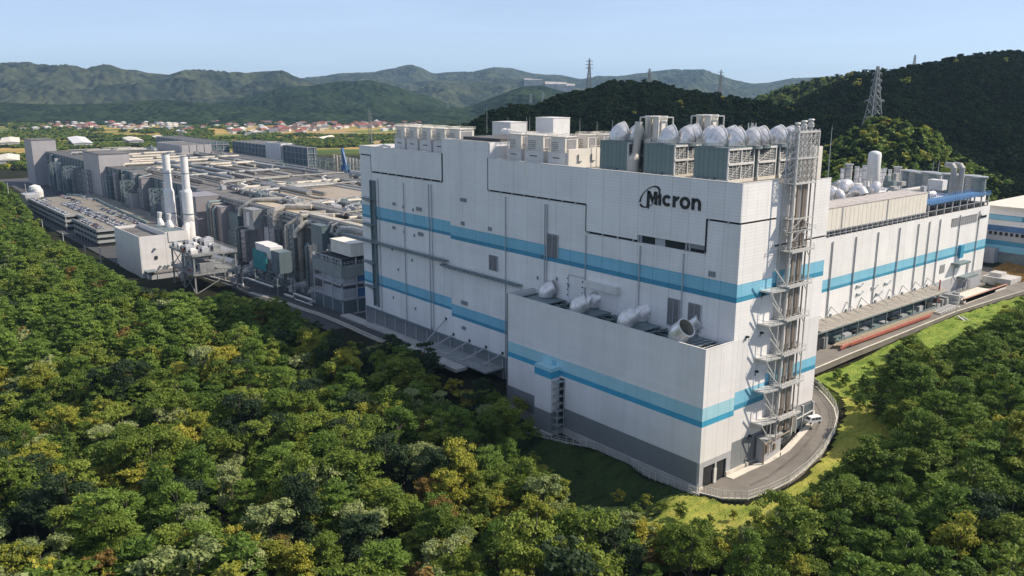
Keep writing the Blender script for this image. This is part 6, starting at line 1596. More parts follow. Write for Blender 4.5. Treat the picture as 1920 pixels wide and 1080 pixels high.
m.bar((X0_, Y0_-.3, 31), (X1_, Y0_-.3, 31), .35); m.build('railing', LGREY, mt_)
MB().box(X0_+1, X1_-1, Y0_+1, Y1_-1, 27.9, 30.6).build('machine_row', DARK, mt_)
m = MB()
for z in np.arange(3, 33, 1.3): m.bar((X0_-4.4, Y0_, z), (X0_-2, Y0_, z), .2).bar((X0_-4.4, Y0_+3, z), (X0_-2, Y0_+3, z), .2).bar((X0_-4.4, Y0_, z), (X0_-4.4, Y0_+3, z+1.3), .16)
for x in (X0_-4.4, X0_-2):
    for y in (Y0_, Y0_+3): m.bar((x, y, 2), (x, y, 34), .28)
m.build('ladder_cage', STEEL, mt_)
tk = MB().box(-258, -237, 19, 27, 31.6, 38.2).box(-258.3, -236.7, 18.7, 27.3, 38.2, 38.5); tk.build('roof_tank', CREAM, mt_)
MB().box(X0_-5, X1_+1, Y0_-2.2, Y1_, 2.0, 2.45).build('plinth', CONC, mt_)
# ---- low machines and pipe run between them
for k in range(26):
    x = -330+rs.uniform(0, 60); y = rs.uniform(15, 30); s = rs.uniform(1.2, 2.8); h = rs.uniform(1.4, 4)
    o = MB().box(-s, s, -s*.7, s*.7, 0, h).tube([(-s, 0, h*.7), (-s-2, 0, h*.7)], s*.3, 8).box(-s*.5, s*.5, -s*.4, s*.4, h, h+.6).build('yard_unit', (OFFW, LGREY, STEEL)[k % 3]); o.location = (x, y, 2); o.rotation_euler = (0, 0, rs.uniform(0, 1.5))
    tag(o, 'pale low machine in the yard between teal frame and storey tower', 'machine', 'pale low machines in the yard')
for k in range(20):
    x = -392+rs.uniform(0, 70); y = rs.uniform(0, 28); s = rs.uniform(1.2, 3); h = rs.uniform(1.6, 5)
    o = MB().box(-s, s, -s*.7, s*.7, 0, h).box(-s*.6, s*.1, -s*.5, s*.5, h, h+.9).tube([(s*.5, 0, h*.4), (s*.5, 0, h+1.6), (s*.5, 2.5, h+1.6)], .3, 6).build('yard_unit', (OFFW, STEELD, STEEL, LGREY)[k % 4]); o.location = (x, y, 2)
    tag(o, 'grey machine in the yard behind the steel platform', 'machine', 'grey machines behind the steel platform')
t = MB().tube([(-398, 8, 8), (-386, 11, 8), (-374, 12, 8)], 2.3, 12).box(-399, -372, 7, 15, 4, 5.4).build('pressure_tank', OFFW); tag(t, 'white cylindrical tank lying on a rack behind the steel platform', 'tank')
PG = 'pale pipes on trestles in the shaded yard'
for k, (pts, r) in enumerate((([(-300, 4, 7), (-330, 2, 7), (-331, 2, 7), (-333, 0, 7), (-333, 0, 2.6), (-350, -3, 2.6), (-368, -6, 2.6)], .55), ([(-292, 8, 2.8), (-284, 9, 2.8), (-283, 9, 5), (-280, 9.5, 5), (-262, 10, 5)], .5), ([(-292, 7, 3.8), (-283, 8, 3.8), (-282, 8, 6), (-262, 9, 6)], .5), ([(-280, 7.5, 3.2), (-262, 8.6, 3.2)], .35))):
    t = MB().tube(pts, r, 8).build('trestle_pipe', OFFW); tag(t, ('long pale pipe with a step running out of the teal frame', 'lower pale pipe into the storey tower', 'upper pale pipe into the storey tower', 'thin pipe nearest the shaded road')[k], 'pipe', PG)
# ---- car park deck
cpk = empty('car_park'); tag(cpk, 'two-part multi-storey car park with open dark levels and cars on the roof', 'car park')
DK = mat('deck_asphalt', (.20, .185, .155), .9, var=.15, scale=.08)
CW = cladding('car_park_band', (.36, .38, .38), pitch=3, dark=.95)
for x0, x1, y0, y1 in ((-764, -618, -31, 9), (-617.5, -592, -22, 9), (-591.5, -522, -31, 9)):
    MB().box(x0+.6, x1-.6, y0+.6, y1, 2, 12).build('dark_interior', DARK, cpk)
    MB().box(x0+.4, x1-.4, y0+.4, y1, 13.2, 13.8).build('roof_deck', DK, cpk)
    for z in (4.6, 8.6, 12.9): MB().box(x0, x1, y0-.1, y0+.4, z, z+2.0).box(x1-.4, x1+.1, y0+.4, y1, z, z+2.0).build('parapet_band', CW, cpk)
    m = MB()
    for x in np.arange(x0+1, x1, 9): m.box(x, x+.7, y0+.45, y0+1.1, 2, 13)
    m.build('column', LGREY, cpk)
MB().box(-786, -764.4, -32, -20, 2, 17).box(-800, -786, -26, -18, 2, 13).build('ramp_house', LGREY, cpk)
MB().box(-764, -540, 9, 30, 12.6, 13.8).build('roof_deck', DK, cpk)
gw = MB(); cp_ = [onz(a, b, 14.5) for a, b in ((125, 365), (147, 367), (163, 369), (180, 374), (205, 386), (235, 400), (262, 412), (275, 418))]
for a, b in zip(cp_[:-1], cp_[1:]): gw.bar(a, b, .5, 2.4)
gw.build('green_guard_wall', mat('pale_green_panel', (.26, .34, .32), .6), cpk)
t = MB().lathe((-815, -14, 2), [(6, 0), (6, 15), (5, 18), (1, 19.5)], 16).lathe((-803, -14, 2), [(5, 0), (5, 14), (4, 16.6), (1, 18)], 16).build('storage_tank', OFFW); tag(t, 'pair of white storage tanks beyond the car park', 'tank')
CC = [('white', (.7, .7, .7)), ('silver', (.42, .43, .45)), ('black', (.02, .02, .025)), ('dark blue', (.03, .06, .15)), ('red', (.35, .03, .02)), ('grey', (.16, .17, .18))]
cm_ = {}
for nm_, c in CC:
    pm_ = mat('car_paint_'+nm_.replace(' ', '_'), c, .25, .1, var=.02)
    m = MB().box(-2.2, 2.2, -.88, .88, .3, .92)
    m.add([(-1.9, -.85, .92), (1.2, -.85, .92), (1.2, .85, .92), (-1.9, .85, .92), (-1.4, -.7, 1.45), (.55, -.7, 1.45), (.55, .7, 1.45), (-1.4, .7, 1.45)], [(0, 1, 5, 4), (1, 2, 6, 5), (2, 3, 7, 6), (3, 0, 4, 7)], 1)
    m.add([(-1.4, -.7, 1.46), (.55, -.7, 1.46), (.55, .7, 1.46), (-1.4, .7, 1.46)], [(0, 1, 2, 3)])
    for x in (-1.35, 1.35):
        for s in (-1, 1): m.tube([(x, s*.7, .33), (x, s*.92, .33)], .33, 8, 2)
    cm_[nm_] = m.mesh('car', [pm_, GLASSD, DARK])
rows = [(-28, -756, -622, .9), (-25.5, -586, -528, .8), (-13.5, -700, -528, .9), (-8.2, -700, -526, .95), (3.5, -640, -530, .85), (-1, -760, -690, .5), (14, -762, -700, .5), (-20, -760, -715, .4)]
nc = 0
for y, x0, x1, pr_ in rows:
    x = x0
    while x < x1:
        if rs.random() < pr_:
            nm_ = CC[int(rs.choice(6, p=[.42, .22, .12, .09, .06, .09]))][0]; o = bpy.data.objects.new('parked_car', cm_[nm_]); COL.objects.link(o)
            o.location = (x, y+rs.uniform(-.3, .3), 13.85); o.rotation_euler = (0, 0, (math.pi/2 if rs.random() < .5 else -math.pi/2)+rs.uniform(-.04, .04)); nc += 1
            o.scale = (1.0, 1.05, 1.05+rs.uniform(0, .25)); rn = 'front edge row' if y < -20 else ('middle double row' if y < -5 else 'rear row')
            tag(o, f'{nm_} car in the {rn} on the car park roof', 'car', f'{nm_} cars in the {rn} of the car park roof')
        x += 2.75
print('cars', nc)
# poles along the forest edge
for k, (px, pb, pt_) in enumerate(((21, 400, 343), (54, 402, 345), (83, 450, 412), (121, 468, 436), (162, 492, 460), (190, 498, 463))):
    p = onz(px, pb, 0); h = (pb-pt_)*(p-CAM).dot(_f)/FPX; t = empty('utility_pole', p); tag(t, ('first', 'second', 'third', 'fourth', 'fifth', 'sixth')[k]+' concrete utility pole from the left below the car park', 'utility pole', 'utility poles below the car park')
    MB().tube([(0, 0, -3), (0, 0, h)], [.45, .3], 8).build('pole', CONC, t); MB().bar((-2, 0, h-1), (2, 0, h-1), .3).bar((-1.6, 0, h-2.4), (1.6, 0, h-2.4), .3).build('cross_arm', STEELD, t)
# ================================================================== HILLS, MOUNTAINS, PLAIN
def vnoise(x, y, sd=0):
    xi = np.floor(x).astype(np.int64); yi = np.floor(y).astype(np.int64); fx = x-xi; fy = y-yi
    fx = fx*fx*(3-2*fx); fy = fy*fy*(3-2*fy)
    def h(a, b):
        n = (a*374761393 + b*668265263 + sd*1442695041) & 0xffffffff; n = ((n ^ (n >> 13))*1274126177) & 0xffffffff
        return ((n ^ (n >> 16)) & 0xffff)/65535.
    return (h(xi, yi)*(1-fx)+h(xi+1, yi)*fx)*(1-fy)+(h(xi, yi+1)*(1-fx)+h(xi+1, yi+1)*fx)*fy
def fbm(x, y, o=5, sd=0): 
    s = 0; a = .5
    for i in range(o): s = s + a*vnoise(x*2**i, y*2**i, sd+i); a *= .5
    return s
def hill(name, ridge, Dr, Df, mtl, zf=-9, drop=0., back=1.7, nu=260, nv=46, amp=.25, nsc=120., px0=-350, px1=2350, smooth=True, sd=3, pw=1.0, endz=None):
    """ground swelling up from a foot at distance Df to a crest at distance Dr; the crest line is a list of (px, py)"""
    r = np.array(ridge, float); u = np.linspace(max(px0, r[0, 0]), min(px1, r[-1, 0]), nu); yr = np.interp(u, r[:, 0], r[:, 1])
    D1 = np.interp(u, [a for a, b in Dr], [b for a, b in Dr]) if isinstance(Dr, list) else np.full(nu, float(Dr))
    D0 = np.interp(u, [a for a, b in Df], [b for a, b in Df]) if isinstance(Df, list) else np.full(nu, float(Df))
    P = np.array([list(ond(a, b, d)) for a, b, d in zip(u, yr, D1)])
    Q = np.array([list(ond(a, b, d)) for a, b, d in zip(u, yr, D0)])
    zr = P[:, 2]-drop; t = np.concatenate([np.linspace(0, 1, nv), 1+np.linspace(.04, back-1, 14)])
    X = Q[:, None, 0]+(P-Q)[:, None, 0]*t[None]; Y = Q[:, None, 1]+(P-Q)[:, None, 1]*t[None]
    s = np.where(t <= 1, np.clip(t, 0, 1)**pw, 1-(np.clip(t-1, 0, 1)/(back-1))**1.5)
    s = np.where(t <= 1, s*s*(3-2*s)*.5+s*.5, s)
    Zz = zf+(zr[:, None]-zf)*s[None]
    env = np.where(t <= 1, np.sin(np.pi*np.clip(t, 0, 1))**.8, 0)
    nz = fbm(X/nsc, Y/nsc, 5, sd); nz = 1-np.abs(nz*2-1)*2.2
    Zz = Zz+(nz-.45)*amp*(zr[:, None]-zf)*env[None]
    Zz = Zz.T; Zz[0] -= 6; Zz[-1] -= 40
    return grid_mesh(name, X.T, Y.T, Zz, mtl, smooth), X.T, Y.T, Zz, u, t
def wood_mat(name, c1, c2, sc, bump, bsc, patch=None):
    m, nt, b = newmat(name); L = nt.links.new; g = N(nt, 'ShaderNodeNewGeometry')
    n1 = N(nt, 'ShaderNodeTexNoise'); n1.inputs['Scale'].default_value = sc; n1.inputs['Detail'].default_value = 8; n1.inputs['Roughness'].default_value = .65; L(g.outputs['Position'], n1.inputs['Vector'])
    cr = N(nt, 'ShaderNodeValToRGB'); e = cr.color_ramp.elements; e[0].position = .38; e[0].color = (*c1, 1); e[1].position = .66; e[1].color = (*c2, 1)
    L(n1.outputs[0], cr.inputs[0]); L(cr.outputs[0], b.inputs['Base Color']); b.inputs['Roughness'].default_value = 1; b.inputs['Specular IOR Level'].default_value = 0
    v = N(nt, 'ShaderNodeTexVoronoi'); v.inputs['Scale'].default_value = bsc; L(g.outputs['Position'], v.inputs['Vector'])
    bp = N(nt, 'ShaderNodeBump', invert=True); bp.inputs['Strength'].default_value = bump; bp.inputs['Distance'].default_value = .6/bsc; L(v.outputs['Distance'], bp.inputs['Height']); L(bp.outputs[0], b.inputs['Normal'])
    return m
MT1 = wood_mat('mountain_woods', (.018, .026, .018), (.075, .085, .045), .004, 1.0, .018)  # paler noise patches stand for the sunlit mountain sides
MT2 = wood_mat('dark_hill_woods', (.012, .022, .014), (.035, .055, .024), .007, 1.0, .03)
HL = wood_mat('hill_floor', (.012, .018, .009), (.03, .04, .016), .03, .5, .12)
far_ridge = [(-400,150),(-100,140),(300,150),(480,150),(561,148.5),(605,145.6),(638,141),(700,139),(717,136),(771,126),(815,140),(888,136),(925,129),(961,131),(997,140),(1048,142),(1089,148.5),(1121,144.5),(1158,145.6),(1216,139),(1260,134.6),(1320,132.5),(1361,145.6),(1410,158),(1440,157),(1485,149),(1537,147.5),(1700,152),(2000,140),(2400,150)]
mid_l = [(-400,130),(-150,120),(0,124),(55,123),(128,124),(160,131),(193,125.5),(219,130),(255,131),(277,136.5),(317,140),(346,131),(401,135),(467,141),(529,137.6),(561,149),(600,160),(650,172),(720,190),(800,205)]
o, *_ = hill('far_mountains', far_ridge, 9800, 6200, MT1, nu=520, nv=80, amp=.55, nsc=1100, sd=3, back=1.25); tag(o, kind='structure')
o, *_ = hill('left_mountains', mid_l, 6600, 4300, MT1, nu=520, nv=90, amp=.60, nsc=700, sd=9, back=1.3); tag(o, kind='structure')
o, *_ = hill('middle_mountains', [(560,175),(640,160),(700,152),(760,158),(840,150),(900,152),(980,150),(1040,158),(1100,166),(1180,165),(1260,170),(1400,185)], 7400, 5000, MT1, nu=400, nv=70, amp=.60, nsc=700, sd=15, back=1.3); tag(o, kind='structure')
o, *_ = hill('dark_hills', [(365,199),(437,187),(500,172),(529,164),(583,162),(633,155),(680,151),(717,156.5),(750,166),(815,184),(859,202),(900,212)], 4600, 3000, MT2, nu=360, nv=70, amp=.5, nsc=450, sd=21, back=1.3); tag(o, kind='structure')
o, *_ = hill('dark_hills', [(860,204),(888,197),(925,182),(979,162),(1016,160),(1059,173),(1100,185),(1180,200)], 3900, 2500, MT2, nu=260, nv=60, amp=.5, nsc=400, sd=33, back=1.3); tag(o, kind='structure')
o, *_ = hill('low_hills', [(-300,205),(0,192),(100,196),(200,194),(300,186),(420,196),(520,204),(640,198),(760,206),(850,200),(920,210)], 3600, 2900, MT2, nu=220, nv=26, amp=.2, nsc=200, sd=41, back=1.3); tag(o, kind='structure')
# quarry scar
q = []
t = MB()
for px, py, w_, h_ in ((1000, 148, 34, 2.5), (1042, 155, 40, 5), (1065, 158, 26, 5)):
    a = ond(px-w_/2, py-h_/2, 7150); b = ond(px+w_/2, py-h_/2+2, 7150); c = ond(px+w_/2, py+h_/2, 6900); d = ond(px-w_/2, py+h_/2, 6900)
    k = len(t.v); t.quad(a, b, c, d); t.add([a, b, c, d, a-Vector((0, 0, 60)), b-Vector((0, 0, 60)), c-Vector((0, 0, 60)), d-Vector((0, 0, 60))], [(0, 4, 5, 1), (1, 5, 6, 2), (2, 6, 7, 3), (3, 7, 4, 0)])
t = t.build('quarry', mat('quarry_rock', (.40, .35, .31), .9, var=.4, scale=.02)); tag(t, kind='structure')

# nearer wooded hills with real trees
h1 = [(820,250),(881,238),(910,217),(961,200),(1016,197),(1063,178),(1107,171),(1140,156.5),(1187,156),(1234,158),(1256,168),(1312,176),(1380,187),(1425,192),(1481,207),(1537,215),(1612,219),(1680,232),(1760,260),(1850,300),(1950,330)]
h2 = [(1380,215),(1425,183),(1470,166),(1522,151),(1575,142),(1624,134),(1699,131),(1760,128),(1850,125),(2100,120),(2400,130)]
h3 = [(1420,235),(1480,205),(1537,172),(1600,152),(1669,137),(1736,127),(1785,114),(1840,106),(1894,102),(1960,98),(2100,92),(2400,80)]
h4 = [(1500,330),(1580,262),(1650,224),(1700,231),(1744,250),(1785,292),(1830,322),(1900,345),(1990,350)]
h5 = [(1720,345),(1780,330),(1850,300),(1900,262),(1960,235),(2100,205),(2400,200)]
HT = []
for nm_, rd, Dr, Df, am, z0 in (('wooded_hill', h1, [(820, 760), (1180, 900), (1700, 720), (1950, 680)], [(820, 640), (1180, 560), (1700, 590), (1950, 630)], .14, 2), ('wooded_ridge', h2, 1350, 900, .2, 20),
                            ('dark_wooded_hill', h3, [(1420, 900), (1900, 980)], [(1420, 640), (1900, 600)], .26, 30), ('wooded_knoll', h4, 660, [(1500, 470), (1740, 540), (1990, 620)], .12, 12), ('wooded_spur', h5, 740, 640, .12, 10)):
    o, X_, Y_, Z_, u_, t_ = hill(nm_, rd, Dr, Df, HL, zf=z0, drop=11, nu=150, nv=40, amp=am, nsc=170, sd=51, back=1.5); tag(o, kind='structure'); HT.append((nm_, X_, Y_, Z_, t_))
LEAF['shade'] = leaf_mat('shade_toned_leaves', [(.008, .016, .009), (.017, .032, .013), (.034, .05, .019)], .1)  # shade on the hillsides is put into these darkened leaf colours
LEAF['shade'].node_tree.nodes['Principled BSDF'].inputs['Specular IOR Level'].default_value = 0
FK = []
for kd, i in (('pine', 0), ('oak', 1), ('oak', 2), ('shade', 3), ('yellow', 4), ('shade', 5), ('shade', 6)):
    shape = 'pine' if kd == 'pine' else 'round'
    P_, N_, cl_ = crown_points(shape, 11, 620, 700+i)
    FK.append((quads_mesh('far_crown', P_, N_, np.random.default_rng(i).uniform(.7, 1.4, 620)*1.15, LEAF[kd]), None))
def sample_grid(X, Y, Z, n, mask=None):
    ny, nx = X.shape; ax = np.hypot(X[:-1, 1:]-X[:-1, :-1], Y[:-1, 1:]-Y[:-1, :-1]); ay = np.hypot(X[1:, :-1]-X[:-1, :-1], Y[1:, :-1]-Y[:-1, :-1])
    w_ = (ax*ay).ravel(); 
    if mask is not None: w_ = w_*mask.ravel()
    w_ = w_/w_.sum(); k = rng.choice(w_.size, n, p=w_); i, j = np.divmod(k, nx-1); a, b = rng.random(n), rng.random(n)
    f = lambda A: (A[i, j]*(1-a)+A[i, j+1]*a)*(1-b)+(A[i+1, j]*(1-a)+A[i+1, j+1]*a)*b
    return np.stack([f(X), f(Y), f(Z)], -1)
for (nm_, X_, Y_, Z_, t_), n_, lb in zip(HT, (9000, 6500, 13000, 5000, 4000), ('dark woods covering the hill behind the white factory', 'sunlit woods on the far ridge at the right', 'dense dark woods on the big hill at the right', 'mixed green woods on the knoll below the big pylon', 'dark woods on the spur at the right edge')):
    msk = np.ones((X_.shape[0]-1, X_.shape[1]-1)); msk[t_[:-1] > 1.12] = 0
    P_ = sample_grid(X_, Y_, Z_, n_, msk); px_, py_, dd_ = proj(P_); kp = (px_ > -60) & (px_ < 2050); P_ = P_[kp]
    nz = fbm(P_[:, 0]/60, P_[:, 1]/60, 3, 8); kk = np.where(rng.random(len(P_)) < (.05 if nm_ in ('wooded_ridge', 'wooded_knoll') else .004), 4, rng.choice([0, 1, 2, 3, 5, 6] if nm_ in ('wooded_ridge', 'wooded_knoll') else [3, 5, 3, 5, 6, 6], len(P_)))  # shaded hills take the shade-toned crowns, ridge and knoll the lighter mix
    P_[:, 2] -= 1; scatter('woods', P_, rng.uniform(.9, 1.6, len(P_)), kk, FK, lb)

# trees on the land between the wing and the hills, and round the plant
pts_ = []
for _ in range(3):
    n_ = 9000; px_ = rng.uniform(820, 2050, n_); py_ = rng.uniform(228, 420, n_)
    Q_ = np.array([list(onz(a, b, 6)) for a, b in zip(px_, py_)]); ok_ = (Q_[:, 1] > 345) | (Q_[:, 0] < -140); ok_ &= ~((Q_[:, 0] > -1115) & (Q_[:, 0] < -140) & (Q_[:, 1] < 318)) & ~((Q_[:, 0] > -140) & (Q_[:, 1] < 430) & (Q_[:, 0] < 120)) & (np.hypot(Q_[:, 0], Q_[:, 1]) < 1100)
    pts_.append(Q_[ok_])
Q_ = np.concatenate(pts_); Q_[:, 2] = Hn(Q_[:, 0], Q_[:, 1])-1
scatter('woods', Q_, rng.uniform(.7, 1.3, len(Q_)), rng.choice([1, 3, 5, 6], len(Q_)), FK, 'dark woods on the low ground behind the plant')

# plain: wood belts, fields, villages
BL = []
for i, kd in enumerate(('oak', 'pine', 'dark', 'yellow')):
    P_, N_, cl_ = crown_points('round', 11, 90, 800+i)
    P_ = P_*np.array([1.5, 1.5, 1.0]); BL.append((quads_mesh('belt_crown', P_, N_, np.random.default_rng(i).uniform(.8, 1.4, 90)*3.6, LEAF[kd]), None))
n_ = 60000; px_ = rng.uniform(-120, 1000, n_); py_ = 189+rng.power(1.15, n_)*np.where(px_ < 110, 150, 96)
CLR = [(100,212,80,3),(330,208,90,2.5),(820,222,90,5),(520,228,60,4),(235,235,140,9),(300,220,100,6),(420,230,90,6),(560,238,110,8),(650,246,130,9),(720,236,80,9),(600,228,110,5),(480,220,90,4),(130,228,70,5),(470,243,40,5),(150,228,45,3),(690,250,60,4),(20,205,28,4),(135,203,22,2),(350,250,12,2),(470,219,30,3),(600,259,60,2.5),(20,290,60,12),(10,266,90,4),(250,268,160,3.5),(800,232,60,4),(405,244,22,3),(720,226,90,3),(520,210,60,1.5)]
dens = np.ones(n_, bool)
for cx, cy, rx, ry in CLR: dens &= ((px_-cx)/rx)**2+((py_-cy)/ry)**2 > 1+rng.uniform(-.25, .25, n_)
gn_ = fbm(px_/60, py_/5, 4, 77); dens &= gn_ > .38
Q_ = np.array([list(onz(a, b, -9)) for a, b in zip(px_[dens], py_[dens])])
ok_ = ~((Q_[:, 0] > -1130) & (Q_[:, 1] < 315)) & (Q_[:, 1] > 60) | (Q_[:, 0] < -1180)
Q_ = Q_[ok_]; dd_ = np.hypot(Q_[:, 0]-CAM.x, Q_[:, 1]-CAM.y)
Q_[:, 2] = Hn(Q_[:, 0], Q_[:, 1])-2.0
scatter('belts', Q_, rng.uniform(.7, 1.2, len(Q_))*np.clip(dd_/3600, .75, 1.25), np.where(rng.random(len(Q_)) < .12, 3, rng.integers(0, 3, len(Q_))), BL, 'belts of woodland across the distant plain')
# houses
HW = [mat('plaster_white', (.72, .70, .66), .8), mat('plaster_sand', (.52, .46, .38), .8), mat('plaster_grey', (.42, .42, .42), .8)]
HR = [mat('red_roof_tiles', (.26, .085, .06), .7), mat('brown_roof_tiles', (.17, .10, .08), .7), mat('grey_roof_tiles', (.16, .16, .17), .6), mat('pale_roof', (.58, .57, .55), .6)]
hm = {}
for a in range(3):
    for b in range(4):
        m = MB().box(-6, 6, -4.5, 4.5, -1, 5.5).add([(-6.8, -5.3, 5.3), (6.8, -5.3, 5.3), (6.8, 5.3, 5.3), (-6.8, 5.3, 5.3), (-5, 0, 8.6), (5, 0, 8.6)], [(0, 1, 5, 4), (2, 3, 4, 5), (1, 2, 5), (3, 0, 4), (3, 2, 1, 0)], 1)
        m.box(-7.5, -5, -3, 3, -1, 3, 0)
        hm[a, b] = m.mesh('house', [HW[a], HR[b]])
CLU = [(109,226),(135,229),(160,237),(190,226),(219,226),(255,218),(277,229),(310,217),(321,222),(365,217),(427,226),(437,237),(452,248),(492,249),(525,244),(540,240),(580,228),(598,238),(620,240),(649,229),(674,237),(689,237),(651,228),(698,235),(750,228),(779,229),(826,229),(245,200),(30,196),(12,192),(500,232),(400,214),(345,226),(215,236),(560,247),(610,233),(720,232)]
rt = ['red-roofed', 'brown-roofed', 'grey-roofed', 'pale-roofed']; cnt_h = 0
for ci, (cx, cy) in enumerate(CLU):
    for k in range(8):
        px_, py_ = cx+rng.normal(0, 15), cy+rng.normal(0, 2.0); p = onz(px_, py_, -9); p.z = H(p.x, p.y)
        if p.x > -1120 and p.y < 560: continue
        a, b = int(rng.integers(3)), int(rng.choice([0, 0, 0, 1, 1, 2, 3])); o = bpy.data.objects.new('house', hm[a, b]); COL.objects.link(o)
        o.location = p; o.rotation_euler = (0, 0, rng.uniform(0, 3.14)); s = rng.uniform(.9, 1.9); o.scale = (s*1.2, s, s*.9); cnt_h += 1
        side = 'left part' if px_ < 330 else ('middle' if px_ < 560 else 'right part')
        tag(o, f'tiny {rt[b]} house in the village on the {side} of the distant plain', 'house', f'{rt[b]} houses of the plain, {side}')
# beyond the nearest few hundred houses: one town mass of small buildings
tm_ = MB(); nt_ = 0
for k in range(900):
    px_, py_ = rng.uniform(-60, 900), rng.uniform(193, 246)
    if fbm(np.array([px_/55.]), np.array([py_/7.]), 3, 5)[0] < .47: continue
    q_ = onz(px_, py_, -9); x_, y_ = q_.x, q_.y
    if x_ > -1130 and y_ < 560: continue
    zz = H(x_, y_); sx, sy, hh = rng.uniform(6, 15), rng.uniform(5, 9), rng.uniform(5, 10); c_ = int(rng.integers(3)); r_ = 3+int(rng.choice([0, 0, 1, 2, 3, 3])); nt_ += 1
    tm_.box(x_-sx, x_+sx, y_-sy, y_+sy, zz-1, zz+hh, c_)
    tm_.add([(x_-sx-1, y_-sy-1, zz+hh), (x_+sx+1, y_-sy-1, zz+hh), (x_+sx+1, y_+sy+1, zz+hh), (x_-sx-1, y_+sy+1, zz+hh), (x_-sx+2, y_, zz+hh+3), (x_+sx-2, y_, zz+hh+3)], [(0, 1, 5, 4), (2, 3, 4, 5), (1, 2, 5), (3, 0, 4)], r_)
tm_ = tm_.build('distant_town', HW+HR); tag(tm_, 'scattered small buildings of the far villages below the mountains', 'town', kind='stuff'); print('town', nt_, 'houses', cnt_h)
# long pale factory sheds at the near edge of the plain
SH = [(0,272,60,264,1500),(95,270,110,263,1430),(230,272,90,262,1500),(15,300,20,0,0)]
shed_m = [CONB, OFFW, LGREY]
SHL = [CONB, OFFW, LGREY]
for i, (px_, py_, L_, W_, h_, rz) in enumerate(((20, 271, 260, 60, 11, .9), (150, 272, 330, 60, 12, .9), (250, 270, 180, 50, 12, .9), (300, 262, 120, 40, 8, .9), (365, 222, 220, 50, 9, .7), (300, 226, 260, 40, 8, .8), (55, 198, 330, 90, 14, .8), (245, 202, 160, 50, 10, .8), (10, 207, 150, 60, 22, .8), (480, 251, 160, 40, 8, .8), (340, 250, 90, 30, 8, .9), (18, 320, 150, 50, 8, .9), (610, 262, 130, 26, 7, .3))):
    p = onz(px_, py_, -9); p.z = H(p.x, p.y)-1; W_ *= .6; L_ *= .8
    m = MB().box(-L_/2, L_/2, -W_/2, W_/2, 0, h_); m.add([(-L_/2-1, -W_/2-1, h_), (L_/2+1, -W_/2-1, h_), (L_/2+1, W_/2+1, h_), (-L_/2-1, W_/2+1, h_), (-L_/2-1, 0, h_+3), (L_/2+1, 0, h_+3)], [(0, 1, 5, 4), (2, 3, 4, 5), (1, 2, 5), (3, 0, 4)], 1)
    for k in range(int(L_/14)): m.box(-L_/2+3+k*14, -L_/2+9+k*14, -W_/2-.3, -W_/2, h_*.4, h_*.7, 2)
    o = m.build('long_shed', [shed_m[i % 3], (CONB, OFFW, CONB)[i % 3], LOUV]); o.location = p; o.rotation_euler = (0, 0, YAW+rz-.2)
    tag(o, ('long pale shed left of the big grey tower', 'long cream shed right behind the big grey tower', 'pale shed behind the old plant roof', 'low pale shed at the edge of the woods', 'pale shed among the houses left of centre', 'long low white greenhouse shed on the plain', 'far large pale hall at the left edge', 'far white hall with a red-roofed neighbour', 'far white block at the left edge', 'small pale shed near the yellow fields', 'white shed just behind the woods left', 'white roofed hall below the left edge trees', 'flat glassy shed close to the white block')[i], 'shed')
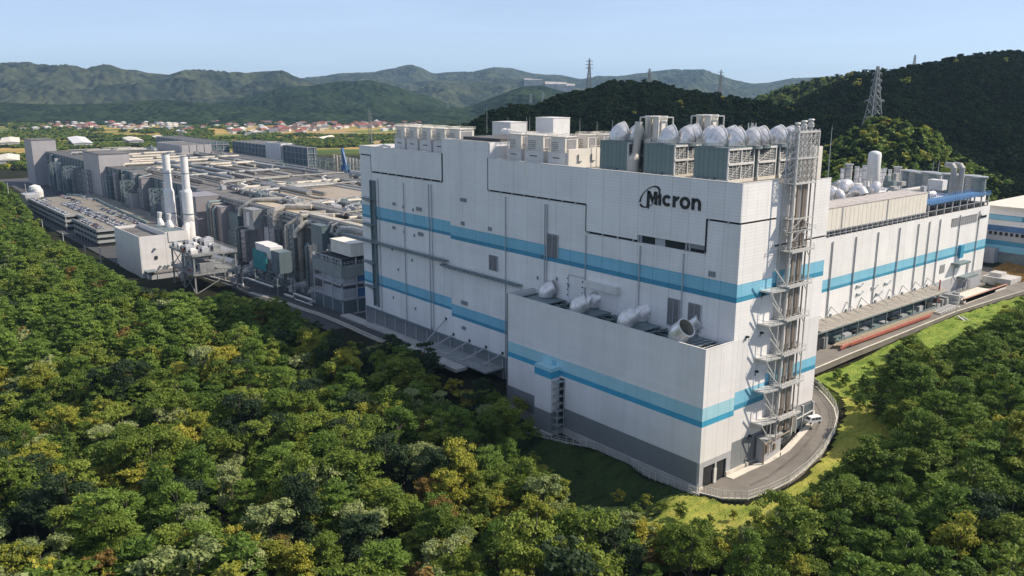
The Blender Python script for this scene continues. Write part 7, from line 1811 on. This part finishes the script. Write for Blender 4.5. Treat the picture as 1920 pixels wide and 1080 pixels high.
# pylons
PYM = mat('pylon_steel', (.24, .26, .26), .5, .2, var=.15)
def pylon(p, h, w_, label, wide=True, th=1.0):
    t = empty('pylon', p); tag(t, label, 'pylon')
    lg = MB(); br = MB(); a = w_/2; lv = [0, .14, .27, .39, .5, .6, .69, .78, .86, .93, 1]
    def wd(f): return a*(1-f)**1.15+a*.10
    c = [(-1, -1), (1, -1), (1, 1), (-1, 1)]
    for s0, s1 in c:
        for f0, f1 in zip(lv[:-1], lv[1:]): lg.bar((s0*wd(f0), s1*wd(f0), f0*h), (s0*wd(f1), s1*wd(f1), f1*h), .5*th)
    for f0, f1 in zip(lv[:-1], lv[1:]):
        for (x0, y0), (x1, y1) in zip(c, c[1:]+c[:1]):
            br.bar((x0*wd(f0), y0*wd(f0), f0*h), (x1*wd(f1), y1*wd(f1), f1*h), .24*th); br.bar((x1*wd(f0), y1*wd(f0), f0*h), (x0*wd(f1), y0*wd(f1), f1*h), .24*th); br.bar((x0*wd(f1), y0*wd(f1), f1*h), (x1*wd(f1), y1*wd(f1), f1*h), .2*th)
    lg.build('leg', PYM, t); br.build('bracing', PYM, t)
    for f, ln in (((.50, .30), (.69, .17), (.80, .16), (.90, .14)) if wide else ((.72, .2), (.82, .2), (.92, .18))):
        m = MB()
        for s in (-1, 1):
            z = f*h; k = wd(f); tip = (s*ln*h*.55, 0, z+.2)
            for q in (-k, k): m.bar((s*k, q, z+h*.02), tip, .3*th).bar((s*k, q, z-h*.012), tip, .3*th)
            m.bar(tip, (tip[0], 0, z-h*.03), .3*th)
        m.build('cross_arm', PYM, t)
    t.rotation_euler = (0, 0, -YAW+.25); return t
def pyl(px, pb, ptop, D, w_, label, wide=False, th=1.0):
    p = ond(px, pb, D); h = (pb-ptop)*D/FPX*1.02; pylon(p, h, w_, label, wide, th)
pyl(1634, 252, 131, 700, 11.5, 'big grey lattice pylon standing on the knoll at the right', True, 1.3)
pyl(1104, 174, 113, 905, 5, 'lattice pylon on the hill crest above the raised roof', False, 1.1)
pyl(1217, 162, 130, 960, 4, 'small lattice pylon left of the hill saddle', False, 1.1)
pyl(1349, 190, 134, 920, 4, 'slim pylon in the saddle between hill and ridge', False, .9)
pyl(1713, 132, 104, 1340, 5, 'tiny pylon on the top of the right ridge', False, 1.1)
pyl(341, 268, 232, 1500, 8, 'pale lattice pylon in the woods behind the old plant', False, 1.7)
pyl(694, 268, 205, 1750, 8, 'very distant pylon left of the white block', False, .9)
for i, (px_, a, b, D) in enumerate(((995, 200, 176, 3000), (1018, 200, 174, 3100), (840, 205, 190, 3500), (770, 172, 158, 5200))):
    pyl(px_, a, b, D, 12, ('left', 'right', 'lone', 'faint')[i] + ' faint distant pylon before the bluish mountains', False, 2.0)
# air
hz = MB().box(-17500, 12500, -4500, 17500, -62, 560); ho = hz.build('haze', [])
m = bpy.data.materials.new('haze_air'); m.use_nodes = True; nt = m.node_tree; nt.nodes.clear()
pv = N(nt, 'ShaderNodeVolumePrincipled'); pv.inputs['Color'].default_value = (.46, .72, 1.0, 1); pv.inputs['Density'].default_value = 4.0e-5; pv.inputs['Anisotropy'].default_value = .2
mo = N(nt, 'ShaderNodeOutputMaterial'); nt.links.new(pv.outputs[0], mo.inputs['Volume']); ho.data.materials.append(m); tag(ho, kind='stuff')
